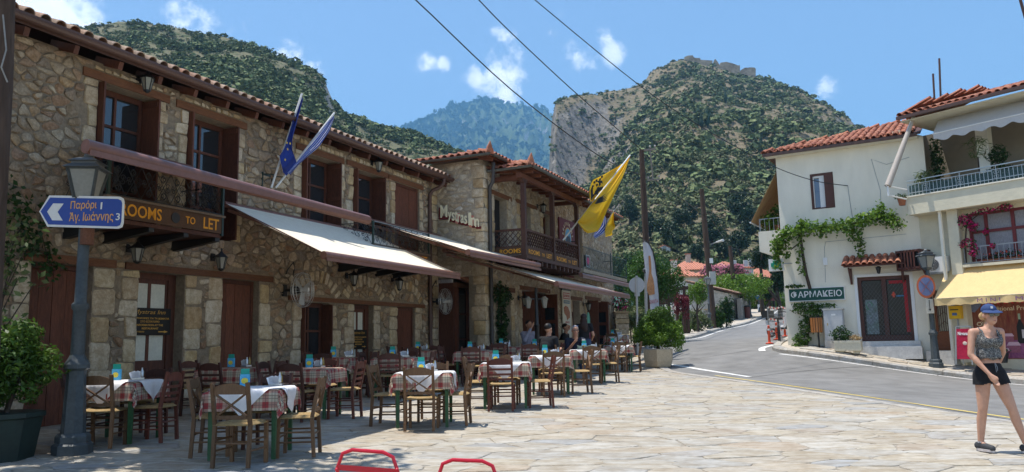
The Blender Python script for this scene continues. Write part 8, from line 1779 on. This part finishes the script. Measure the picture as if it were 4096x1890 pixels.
    # signs and bench beyond the bend
    p=at(3038,1248,84);p.z=gz(p.x,p.y)+.1;t=thing('blue_arrow_sign','small round blue arrow sign on a post at the road bend','road sign',p);h=at(3035,1184,84).z-p.z;MB().tube([(0,0,-.2),(0,0,h+.3)],.06,8).lathe([(.16,0),(.14,.5),(.07,.7)],8).build('post',lampgrey,t,True);MB().prism([(.45*math.cos(2*PI*k/20),-.07,h+.45*math.sin(2*PI*k/20)) for k in range(20)],(0,.02,0)).build('disc',M('arrow_blue',(.02,.12,.42),.45),t);MB().box(-.28,.1,-.08,-.071,h-.06,h+.06).prism([(.08,-.08,h-.18),(.3,-.08,h),(.08,-.08,h+.18)],(0,.009,0)).build('arrow',white_p,t);MB().box(-.2,.35,-.1,-.07,h-1.6,h-.95).build('notice',white_p,t)
    p=at(2999,1262,78);p.z=gz(p.x,p.y)+.1;t=thing('round_sign_back','pale back of a round sign beside the farther lamp post','road sign',p);h=at(2997,1175,78).z-p.z;MB().tube([(0,0,-.2),(0,0,h+.3)],.05,8).build('post',lampgrey,t);MB().prism([(.5*math.cos(2*PI*k/20),-.05,h+.5*math.sin(2*PI*k/20)) for k in range(20)],(0,.02,0)).build('disc',MATS['sign_back'],t)
    p=at(3070,1218,90);t=thing('park_bench','dark red park bench under the bright hedge','bench',(p.x,p.y,p.z),.1);rb=M('bench_red',(.16,.045,.04),.6);MB().box(-1.1,1.1,0,.5,.42,.5).build('seat',rb,t);MB().box(-1.1,1.1,.5,.56,.55,.98).build('backrest',rb,t)
    for s in (-1,1): MB().box(s*.9-.05,s*.9+.05,.05,.5,-.3,.42).build('leg',iron,t)
    p=at(2989,1245,72);t=thing('brown_bin','brown litter bin at the end of the dry stone wall','bin',(p.x,p.y,gz(p.x,p.y)+.12));MB().lathe([(.25,0),(.28,1.0),(.2,1.05)],10).build('body',M('bin_brown',(.14,.05,.04),.6),t);MB().lathe([(.29,1.05),(.29,1.12),(.1,1.2)],10).build('lid',iron,t)
village()
# ---------------------------------------------------------------- air between here and the mountains
def haze():
    b=MB().box(-6000,6000,-200,8200,-40,2100).build('haze',None);b['kind']='stuff'
    m=bpy.data.materials.new('haze_air');m.use_nodes=True;N=m.node_tree.nodes;L=m.node_tree.links
    for n_ in list(N): N.remove(n_)
    out=N.new('ShaderNodeOutputMaterial');pv=N.new('ShaderNodeVolumePrincipled');pv.inputs['Color'].default_value=(.25,.60,1,1);pv.inputs['Density'].default_value=0.00016;pv.inputs['Anisotropy'].default_value=.0
    L.new(pv.outputs[0],out.inputs['Volume']);b.data.materials.append(m)
haze()
# ================================================================ people
_tmp=bpy.data.scenes.new('modelling')
def blend(prims,voxel,keep=None,smooth=6,name='body'):
    """one continuous skin grown over tapered limbs (p, r, q, r) and ellipsoids (c, (rx, ry, rz))"""
    b=MB()
    for p in prims:
        if len(p)==2: b.ball(p[0],p[1],14,10)
        else:
            a,r0,c,r1=Vector(p[0]),p[1],Vector(p[2]),p[3];n=4
            b.tube([a.lerp(c,k/n) for k in range(n+1)],[r0+(r1-r0)*k/n for k in range(n+1)],12);b.ball(a,r0*1.0,12,8);b.ball(c,r1*1.0,12,8)
    me=b.mesh(name);ob=bpy.data.objects.new(name,me);_tmp.collection.objects.link(ob)
    m=ob.modifiers.new('r','REMESH');m.mode='VOXEL';m.voxel_size=voxel;s=ob.modifiers.new('s','SMOOTH');s.iterations=smooth;s.factor=.5
    vl=_tmp.view_layers[0];vl.update();dg=vl.depsgraph;out=bpy.data.meshes.new_from_object(ob.evaluated_get(dg));bpy.data.objects.remove(ob);bpy.data.meshes.remove(me)
    if keep:
        bm=bmesh.new();bm.from_mesh(out);bmesh.ops.delete(bm,geom=[f for f in bm.faces if not keep(f.calc_center_median())],context='FACES');bm.to_mesh(out);bm.free()
    out.polygons.foreach_set('use_smooth',[True]*len(out.polygons));out.name=name;return out
def grow(prims,d):
    return [(p[0],tuple(v+d for v in p[1])) if len(p)==2 else (p[0],p[1]+d,p[2],p[3]+d) for p in prims]
skin=M('skin',(.53,.30,.205),.55,.07,5,spec=.35,col2=(.47,.25,.165),bump=.15,bscale=60);skin2=M('skin_tanned',(.42,.22,.14),.5,.05,8,spec=.4);black_c=M('black_cloth',(.011,.011,.013),.85,.25,9,bump=.6,bscale=14);shades=M('dark_lens',(.008,.008,.008),.08,.05,5,spec=.8)
def hand_prims(w,d,side,r=.0085,curl=.5,up=(0,0,1)):
    """palm and five fingers from wrist w along d; side = direction of the thumb"""
    w,d,s=Vector(w),Vector(d).normalized(),Vector(side).normalized();n=d.cross(s).normalized();P=[];palm=w+d*.05
    P.append((w,.024,w+d*.085+s*.0,.030));P.append((w+d*.03+s*.012,.022,w+d*.085+s*.02,.02));P.append((w+d*.03-s*.012,.022,w+d*.085-s*.022,.018))
    for k,L_ in zip((1.5,.5,-.5,-1.5),(.068,.078,.072,.055)):
        a=w+d*.09+s*(k*.0165);b=a+d*L_*.5+n*L_*.18*curl;c=b+(d*(1-curl*.6)+n*curl).normalized()*L_*.5;P += [(a,r+.001,b,r),(b,r,c,r-.0015)]
    a=w+d*.03+s*.028;b=a+(d*.6+s*.6).normalized()*.035;c=b+(d*.9+s*.15+n*.4).normalized()*.032;P += [(a,.011,b,.0095),(b,.0095,c,.008)]
    return P
def woman():
    g=gpix(3958,1826);o=Vector((g.x,g.y,gz(g.x,g.y)+.036));t=thing('person','woman in navy cap, sunglasses, patterned crop top and black shorts walking across the plaza','person',o)
    t.scale=(.94,.94,1)
    J=dict(neck=(.150,.01,1.40),head=(.178,-.01,1.545),shR=(-.045,.03,1.355),shL=(.285,-.01,1.355),elR=(-.105,.0,1.10),wrR=(.0,-.16,.885),elL=(.375,.13,1.12),wrL=(.31,.2,.92),hipR=(.035,.03,.86),hipL=(.195,.01,.86),knR=(-.012,.02,.475),anR=(-.035,.09,.095),knL=(.275,-.10,.485),anL=(.375,-.14,.085))
    v={k: Vector(p) for k,p in J.items()}
    torso=[((.118,.015,1.265),(.145,.09,.155)),((.12,.01,1.11),(.118,.08,.13)),((.118,.02,1.0),(.135,.09,.1)),((.115,.02,.90),(.158,.105,.115)),(v['shR']+Vector((.02,0,0)),.05,v['shL']-Vector((.02,0,0)),.05),((.065,-.06,1.245),(.06,.055,.06)),((.185,-.07,1.245),(.06,.055,.06))]
    arms=[(v['shR'],.046,v['elR'],.036),(v['elR'],.036,v['wrR'],.023),(v['shL'],.046,v['elL'],.036),(v['elL'],.036,v['wrL'],.023),(v['elR'].lerp(v['wrR'],.25),.037,v['elR'].lerp(v['wrR'],.5),.032)]
    legs=[(v['hipR'],.092,v['hipR'].lerp(v['knR'],.55),.075),(v['hipR'].lerp(v['knR'],.55),.075,v['knR'],.053),(v['knR'],.052,v['knR'].lerp(v['anR'],.3)+Vector((0,.015,0)),.055),(v['knR'].lerp(v['anR'],.3)+Vector((0,.015,0)),.055,v['anR'],.033),
            (v['hipL'],.092,v['hipL'].lerp(v['knL'],.55),.076),(v['hipL'].lerp(v['knL'],.55),.076,v['knL'],.053),(v['knL'],.052,v['knL'].lerp(v['anL'],.3)+Vector((0,.015,0)),.055),(v['knL'].lerp(v['anL'],.3)+Vector((0,.015,0)),.055,v['anL'],.033),(v['anR'],.034,v['anR']+Vector((.04,-.1,-.05)),.028),(v['anL'],.034,v['anL']+Vector((.05,-.1,-.045)),.028)]
    hd=v['head'];yaw=Vector((-.05,-1,0)).normalized();sd=Vector((yaw.y,-yaw.x,0))*-1
    head=[(hd+Vector((0,.01,.03)),(.076,.09,.095)),(hd+yaw*.03+Vector((0,0,-.045)),(.056,.058,.062)),(hd+yaw*.048+Vector((0,0,-.083)),(.027,.027,.024)),(hd+yaw*.088+Vector((0,0,.0)),.009,hd+yaw*.104+Vector((0,0,-.03)),.0125),(hd+yaw*.084+Vector((0,0,-.062)),(.021,.014,.008)),(v['neck'],.052,hd+Vector((0,.015,-.05)),.047),(hd+sd*.077+Vector((0,.01,-.005)),(.012,.02,.03)),(hd-sd*.077+Vector((0,.01,-.005)),(.012,.02,.03))]
    traps=[(v['neck']-Vector((0,0,.02)),.05,v['shR'],.04),(v['neck']-Vector((0,0,.02)),.05,v['shL'],.04)]
    hands=hand_prims(v['wrR'],(.45,-.35,-.82),(.6,-.7,.1),.0085,.55)+hand_prims(v['wrL'],(-.1,.1,-1),(-.5,-.5,0),.0085,.5)
    link('body',blend(torso+arms+legs+head+traps+hands,.0075,None,3),skin,t)
    # crop top, loose at the hem
    tt=grow(torso[:3]+torso[4:],.014)+[((.118,.005,1.115),(.148,.105,.11)),((.12,0,1.07),(.152,.108,.045)),(v['shR'],.054,v['shR']+Vector((.03,0,-.08)),.06),(v['shL'],.054,v['shL']+Vector((-.03,0,-.08)),.06)]
    def keep_top(c):
        x=abs(c.x-.122);neckline=1.285+max(0,x-.065)*1.8
        if c.y > .03: neckline += .03
        arm=x > .145+max(0,(1.30-c.z))*.35 and c.z > 1.18
        return 1.045+.012*math.sin(c.x*40)<c.z < min(neckline,1.385) and not arm and not (x > .118 and c.z > 1.33)
    m=bpy.data.materials.new('patterned_top');m.use_nodes=True;N=m.node_tree.nodes;L=m.node_tree.links;b=N['Principled BSDF'];b.inputs['Roughness'].default_value=.85;tc=N.new('ShaderNodeTexCoord');mp=N.new('ShaderNodeMapping');mp.inputs['Rotation'].default_value=(.3,.2,.5);L.new(tc.outputs['Object'],mp.inputs[0])
    vo=N.new('ShaderNodeTexVoronoi');vo.feature='DISTANCE_TO_EDGE';vo.inputs['Scale'].default_value=26;L.new(mp.outputs[0],vo.inputs['Vector']);wv=N.new('ShaderNodeTexWave');wv.inputs['Scale'].default_value=34;wv.inputs['Distortion'].default_value=6;wv.inputs['Detail Scale'].default_value=3;L.new(mp.outputs[0],wv.inputs['Vector'])
    r1=N.new('ShaderNodeMath');r1.operation='LESS_THAN';r1.inputs[1].default_value=.028;L.new(vo.outputs['Distance'],r1.inputs[0]);r2=N.new('ShaderNodeMath');r2.operation='GREATER_THAN';r2.inputs[1].default_value=.86;L.new(wv.outputs['Fac'],r2.inputs[0]);mxx=N.new('ShaderNodeMath');mxx.operation='MAXIMUM';L.new(r1.outputs[0],mxx.inputs[0]);L.new(r2.outputs[0],mxx.inputs[1]);mix=N.new('ShaderNodeMixRGB');mix.inputs[1].default_value=(.012,.012,.014,1);mix.inputs[2].default_value=(.28,.28,.265,1);L.new(mxx.outputs[0],mix.inputs[0]);L.new(mix.outputs[0],b.inputs['Base Color'])
    link('crop_top',blend(tt,.009,keep_top,4,'crop_top'),m,t)
    for s,x in ((-1,.035),(1,.212)): MB().tube([(x,-.085,1.285),(x+s*.004,-.05,1.37),(x+s*.006,.02,1.405),(x+s*.002,.09,1.36)],.011,6).build('strap',m,t,True)
    sh=grow([torso[3]],.016)+[((.118,.02,.97),(.145,.102,.07)),(v['hipR'],.112,v['hipR'].lerp(v['knR'],.3),.108),(v['hipL'],.112,v['hipL'].lerp(v['knL'],.3),.108)]
    link('shorts',blend(sh,.01,lambda c: .765+.01*math.sin(c.x*30)<c.z < 1.02,4,'shorts'),black_c,t)
    sole=M('shoe_sole',(.55,.5,.48),.7);shoe=M('shoe_grey',(.045,.047,.05),.7,.3,40)
    for a,dv in ((v['anR'],Vector((.32,-.95,0))),(v['anL'],Vector((.45,-.9,0)))):
        dv.normalize();c=Vector((a.x,a.y,0));z0=a.z-.085;P=[(c-dv*.045+Vector((0,0,z0+.05)),.042,c+dv*.13+Vector((0,0,z0+.035)),.036),(c+dv*.05+Vector((0,0,z0+.045)),.044,c+dv*.15+Vector((0,0,z0+.033)),.038),(a+Vector((0,0,-.005)),.042,a+Vector((0,0,-.04)),.045)]
        s=link('shoe',blend(P,.008,lambda c_: c_.z > z0+.012,3,'shoe'),shoe,t);q=Vector((-dv.y,dv.x,0));pts=[]
        for k in range(16): an=2*PI*k/16;pts.append(c+dv*(.055+.125*math.cos(an))+q*.046*math.sin(an)*(1+.12*math.cos(an))+Vector((0,0,z0-.006)))
        MB().prism(pts,(0,0,.028)).build('sole',sole,s);MB().tube([a+Vector((0,0,.012)),a+Vector((0,0,-.01))],.040,10).build('sock',M('sock',(.5,.48,.5),.9),s)
    cap=M('navy_cap',(.028,.055,.15),.8,.12,20);cp=[(hd+Vector((-.003,.012,.062)),(.088,.1,.078))]
    link('cap',blend(cp,.008,lambda c: c.z > hd.z+.052,2,'cap'),cap,t);bp_=[]
    for k in range(13):
        an=-1.15+2.3*k/12;dr=Matrix.Rotation(an,3,'Z') @ yaw;bp_.append((hd+Vector((0,.01,.056))+dr*.087,hd+Vector((0,.01,.05))+dr*(.087+.075*math.cos(an*.8))+Vector((0,0,-.028*math.cos(an)))))
    br=MB()
    for k,(a,b_) in enumerate(bp_): br.v += [tuple(a),tuple(b_),tuple(a+Vector((0,0,.008))),tuple(b_+Vector((0,0,.006)))]
    for k in range(12): i=4*k;br.f += [(i,i+1,i+5,i+4),(i+2,i+6,i+7,i+3),(i+1,i+3,i+7,i+5),(i,i+4,i+6,i+2)]
    br.build('cap_brim',cap,t,True);MB().box(-.012,.012,-.004,.004,-.015,.012).build('cap_logo',white_p,t,loc=hd+yaw*.092+sd*-.02+Vector((0,0,.095)))
    MB().ball(hd+Vector((-.003,.012,.14)),.008).build('cap_button',cap,t)
    hair=M('blonde_hair',(.50,.34,.17),.6,.2,40,col2=(.40,.26,.12));link('hair',blend([(hd+Vector((-.005,.03,.015)),(.083,.083,.08)),(hd+Vector((-.05,.085,-.005)),(.04,.04,.045))],.008,lambda c: (c-hd).dot(yaw)<-.012 and c.z < hd.z+.07,2,'hair'),hair,t)
    hs_=MB();rq=random.Random(5)
    for k in range(22):
        q=hd+Vector((rq.uniform(-.07,.02),rq.uniform(.0,.1),rq.uniform(-.03,.05)));hs_.tube([q,q+Vector((rq.uniform(-.03,.01),rq.uniform(-.01,.02),-.04)),q+Vector((rq.uniform(-.05,.02),rq.uniform(-.02,.03),-.08))],[.004,.003,.001],4)
    hs_.build('loose_hair',hair,t);MB().ball(hd+yaw*.098+Vector((0,0,-.06)),(.017,.012,.005),8,5).build('lips',M('lips',(.42,.15,.13),.45),t)
    sg=MB()
    for s in (-1,1): cc=hd+yaw*.088+sd*(s*.034)+Vector((0,0,.012));sg.prism([cc+sd*(.029*math.cos(2*PI*k/14))+Vector((0,0,.024*math.sin(2*PI*k/14))) for k in range(14)],yaw*.008)
    sg.tube([hd+yaw*.092+sd*-.06+Vector((0,0,.02)),hd-sd*.08+yaw*.02+Vector((0,0,.018))],.004,5).tube([hd+yaw*.092+sd*.06+Vector((0,0,.02)),hd+sd*.08+yaw*.02+Vector((0,0,.018))],.004,5).bar(hd+yaw*.094-sd*.012+Vector((0,0,.018)),hd+yaw*.094+sd*.012+Vector((0,0,.018)),.006,.006).build('sunglasses',shades,t)
    MB().tube([(.112,-.112,1.0),(.11,-.125,.95),(.115,-.125,.9)],.004,5).tube([(.12,-.112,1.0),(.13,-.125,.955),(.128,-.125,.915)],.004,5).build('drawstring',M('drawstring',(.2,.22,.24),.8),t)
woman()
def seated(label,px,Y,rz,shirt,hair,sk,lean=0.,arm='table',glasses=False,hairz=0.,headturn=0.,short=True,zseat=.47,sc_=1.1):
    """seated figure facing local -Y; px = picture point of the face"""
    f=at(px[0],px[1],Y);o=Vector((f.x,f.y,gz(f.x,f.y)+.036));t=thing('person',label,'person',o,rz,None);V=Vector
    t.scale=(sc_,)*3;hs=V((0,-.02-lean*.28,(f.z-o.z)/sc_));zs=hs.z-.225;sh=[V((s*.185,.0-lean*.2,zs)) for s in (-1,1)];hip=V((0,.08,zseat+.10))
    torso=[((0,.04-lean*.12,zs-.13),(.17,.115,.19)),((0,.07,zseat+.24),(.155,.12,.17)),(hip,(.18,.15,.12)),(sh[0],.06,sh[1],.06),(V((0,-lean*.2,zs)),.06,hs-V((0,0,.08)),.06)]
    head=[(hs+V((0,.02,.03)),(.078,.095,.10)),(hs+V((0,-.03,-.05)),(.058,.06,.06)),(hs+V((0,-.092,.0)),.01,hs+V((0,-.11,-.03)),.014),(hs+V((.08,.02,0)),(.014,.02,.032)),(hs+V((-.08,.02,0)),(.014,.02,.032)),(hs+V((0,-.055,-.085)),(.03,.03,.024))]
    if arm == 'table': el=[sh[0]+V((-.06,-.1,-.27)),sh[1]+V((.06,-.1,-.27))];wr=[V((-.1,-.42,.80)),V((.14,-.42,.80))]
    elif arm == 'drink': el=[sh[0]+V((-.06,-.2,-.16)),sh[1]+V((.05,-.12,-.26))];wr=[hs+V((-.03,-.17,-.06)),V((.12,-.4,.79))]
    else: el=[sh[0]+V((-.05,-.02,-.28)),sh[1]+V((.05,-.02,-.28))];wr=[V((-.12,-.3,zseat+.2)),V((.12,-.3,zseat+.2))]
    arms=[p for s in (0,1) for p in ((sh[s],.056,el[s],.044),(el[s],.043,wr[s],.028))];hands=[q for s in (0,1) for q in hand_prims(wr[s],(wr[s]-el[s]).normalized(),(1 if s == 0 else -1,.2,.3),.009,.5)]
    kn=[V((s*.12,-.38,zseat+.06)) for s in (-1,1)];an=[V((s*.13,-.36,.09)) for s in (-1,1)];legs=[p for s in (0,1) for p in ((hip+V(((-1,1)[s]*.09,0,-.02)),.085,kn[s],.06),(kn[s],.058,an[s],.04),(an[s],.04,an[s]+V((0,-.13,-.05)),.035))]
    link('body',blend(torso+arms+legs+head+hands,.012,None,3),sk,t);sl=[(sh[s],.066,sh[s].lerp(el[s],.75 if short else 1),.06) for s in (0,1)]+([] if short else [(el[s],.055,el[s].lerp(wr[s],.85),.04) for s in (0,1)])
    link('shirt',blend(grow(torso[:4],.012)+sl,.013,lambda c: c.z > zseat+.06 and not (math.hypot(c.x,c.y-hs.y)<.07 and c.z > zs+.045),4,'shirt'),shirt,t);link('trousers',blend(grow([torso[2]]+[p for i,p in enumerate(legs) if i % 3<2],.012),.014,lambda c: c.z < zseat+.16 and c.z > .12,3,'trousers'),M('jeans',(.035,.06,.12),.85,.2,20),t)
    for s in (0,1): link('shoe',blend([(an[s]+V((0,.03,-.045)),.045,an[s]+V((0,-.16,-.05)),.04)],.014,None,2,'shoe'),MATS['shoe_grey'],t)
    link('hair',blend([(hs+V((0,.035,.055)),(.086,.098,.085))],.011,lambda c: c.z > hs.z+.03-(c.y > hs.y+.0)*.10 and not (c.y < hs.y-.06 and c.z < hs.z+.075),2,'hair'),hair,t)
    for s in (-1,1): MB().ball(hs+V((s*.03,-.085,.01)),.009,8,6).build('eye',M('eye',(.05,.03,.02),.2),t)
    MB().ball(hs+V((0,-.098,-.058)),(.024,.006,.006),8,5).build('mouth',M('lip',(.35,.12,.10),.5),t)
    if glasses:
        g=MB()
        for s in (-1,1): g.tube([hs+V((s*.033+.025*math.cos(2*PI*k/12),-.103,.012+.018*math.sin(2*PI*k/12))) for k in range(12)],.004,4,closed=True).tube([hs+V((s*.06,-.1,.015)),hs+V((s*.083,.02,.015))],.003,4)
        g.build('glasses',iron,t);MB().tube([hs+V((-.06,-.055,.115)),hs+V((0,-.085,.11)),hs+V((.06,-.055,.115))],.010,6).build('sunglasses',M('blue_shades',(.03,.07,.2),.15),t)
    return t
navy=M('navy_shirt',(.012,.015,.028),.85,.2,30);grey_h=M('grey_hair',(.34,.31,.28),.6,.2,40);dark_h=M('dark_hair',(.012,.010,.009),.55,.2,40);stripe=M('striped_shirt',(.20,.21,.30),.8,.3,4,col2=(.34,.34,.42),stretch=(14,1,.2))
seated('grey-haired man in glasses and dark shirt sitting with an orange drink',(2297,1325),20.3,.12,navy,grey_h,skin2,.35,'table',True)
seated('dark-haired man in black T-shirt seen sitting from behind',(2190,1318),19.2,2.5,black_c,dark_h,skin2,.1,'lap')
seated('man in a striped shirt lifting a glass by the inn door',(2113,1302),22.4,.5,stripe,dark_h,skin2,.1,'drink',short=False)
seated('young dark-haired man whose face shows beside the menu banner',(2258,1312),26.0,1.2,black_c,dark_h,skin2,.1,'lap')
def waitress():
    f=at(2335,1275,21.6);o=Vector((f.x,f.y,gz(f.x,f.y)+.036));V=Vector;t=thing('person','woman in black with long dark hair standing with her back turned at the tables','person',o,-.15);h=f.z-o.z;k=h/1.56
    hs=V((0,0,1.56*k));sh=[V((s*.18,0,1.37*k)) for s in (-1,1)];el=[V((s*.25,-.03,1.08*k)) for s in (-1,1)];wr=[V((s*.2,.2,.98*k)) for s in (-1,1)]
    torso=[((0,0,1.24*k),(.165,.105,.17)),((0,0,1.06*k),(.14,.095,.14)),((0,0,.92*k),(.175,.12,.13)),(sh[0],.056,sh[1],.056),(V((0,0,1.37*k)),.055,hs-V((0,0,.08)),.05)];legs=[p for s in (-1,1) for p in ((V((s*.09,0,.88*k)),.092,V((s*.1,0,.48*k)),.06),(V((s*.1,0,.48*k)),.058,V((s*.11,.03,.08)),.04),(V((s*.11,.03,.08)),.04,V((s*.11,.15,.04)),.034))]
    arms=[p for s in (0,1) for p in ((sh[s],.052,el[s],.042),(el[s],.04,wr[s],.027))];hands=[q for s in (0,1) for q in hand_prims(wr[s],(wr[s]-el[s]).normalized(),(1 if s == 0 else -1,0,.2),.0085,.6)]
    head=[(hs+V((0,0,.03)),(.075,.09,.1)),(hs+V((0,.04,-.05)),(.055,.055,.06)),(hs+V((0,.09,-.01)),(.013,.02,.022)),(hs+V((.077,0,0)),(.012,.02,.03)),(hs+V((-.077,0,0)),(.012,.02,.03))]
    link('body',blend(torso+legs+arms+head+hands,.012,None,3),skin2,t);link('black_shirt',blend(grow(torso[:4],.012)+[(sh[s],.062,sh[s].lerp(el[s],.55),.056) for s in (0,1)],.013,lambda c: c.z > .9*k and c.z < 1.42*k,4,'black_shirt'),black_c,t);link('trousers',blend(grow([torso[2]]+[p for i,p in enumerate(legs) if i % 3<2],.012),.014,lambda c: .1<c.z < .98*k,3,'trousers'),MATS['jeans'],t)
    link('hair',blend([(hs+V((0,-.02,.045)),(.092,.1,.095)),(hs+V((0,-.065,-.08)),(.105,.06,.12)),(hs+V((.0,-.085,-.2)),(.12,.05,.13)),(hs+V((.03,-.085,-.3)),(.08,.04,.08))],.012,lambda c: not (c.y > .055 and c.z < hs.z+.06),2,'hair'),M('long_hair',(.030,.014,.010),.5,.3,30),t)
    for s in (-1,1): link('shoe',blend([(V((s*.11,.0,.04)),.045,V((s*.11,.19,.035)),.038)],.014,None,2,'shoe'),MATS['shoe_grey'],t)
waitress()
bpy.data.scenes.remove(_tmp)
def drinks():
    p=gpix(2335,1398,dz=.79);z=gz(p.x,p.y)+.815
    t=thing('drink_glass','stemmed glass with orange drink in front of the man in glasses','glass',(p.x,p.y-.05,z));MB().lathe([(.035,0),(.006,.01),(.006,.08),(.03,.1),(.045,.15),(.045,.17)],12).build('drink',M('orange_drink',(.6,.13,.02),.1,.1,8,spec=.6),t,True);MB().lathe([(.0455,.17),(.04,.23)],12).build('rim',M('clear_glass',(.45,.45,.45),.05,.02,3,spec=.8),t)
    t=thing('grey_jacket','grey-green jacket hung over the chair at the man\'s table','jacket',(p.x-.02,p.y-.62,z-.33));V=[];F=[]
    for i in range(9):
        for j in range(7): x=-.2+.4*j/6;s=i/8;V.append((x+.01*math.sin(i*2+j),-.09+.03*math.sin(j*2.1)-.02*s+(.05 if s < .1 else 0),.42-.42*s - .03*abs(math.sin(j*1.3))))
    for i in range(8):
        for j in range(6): a=i*7+j;F.append((a,a+1,a+8,a+7))
    link('cloth',npmesh('cloth',V,F,True),M('jacket_green',(.08,.11,.09),.85,.2,10),t)
    q=at(2205,1368,22.5);t=thing('wooden_chest','pale wooden sideboard standing behind the seated guests','sideboard',(q.x+.25,q.y+.6,gz(q.x,q.y)+.036),-FAC);MB().box(-.5,.5,-.25,.25,.08,.86).build('body',M('pale_wood',(.42,.30,.17),.6,.2,5,stretch=(1,1,6)),t);MB().box(-.54,.54,-.29,.29,.861,.9).build('top',MATS['pale_wood'],t)
    for s in (-1,1): MB().box(.03*s - .0 if s < 0 else .03,-.47 if s < 0 else .47,-.262,-.251,.14,.8).build('door',MATS['pale_wood'],t)
drinks()
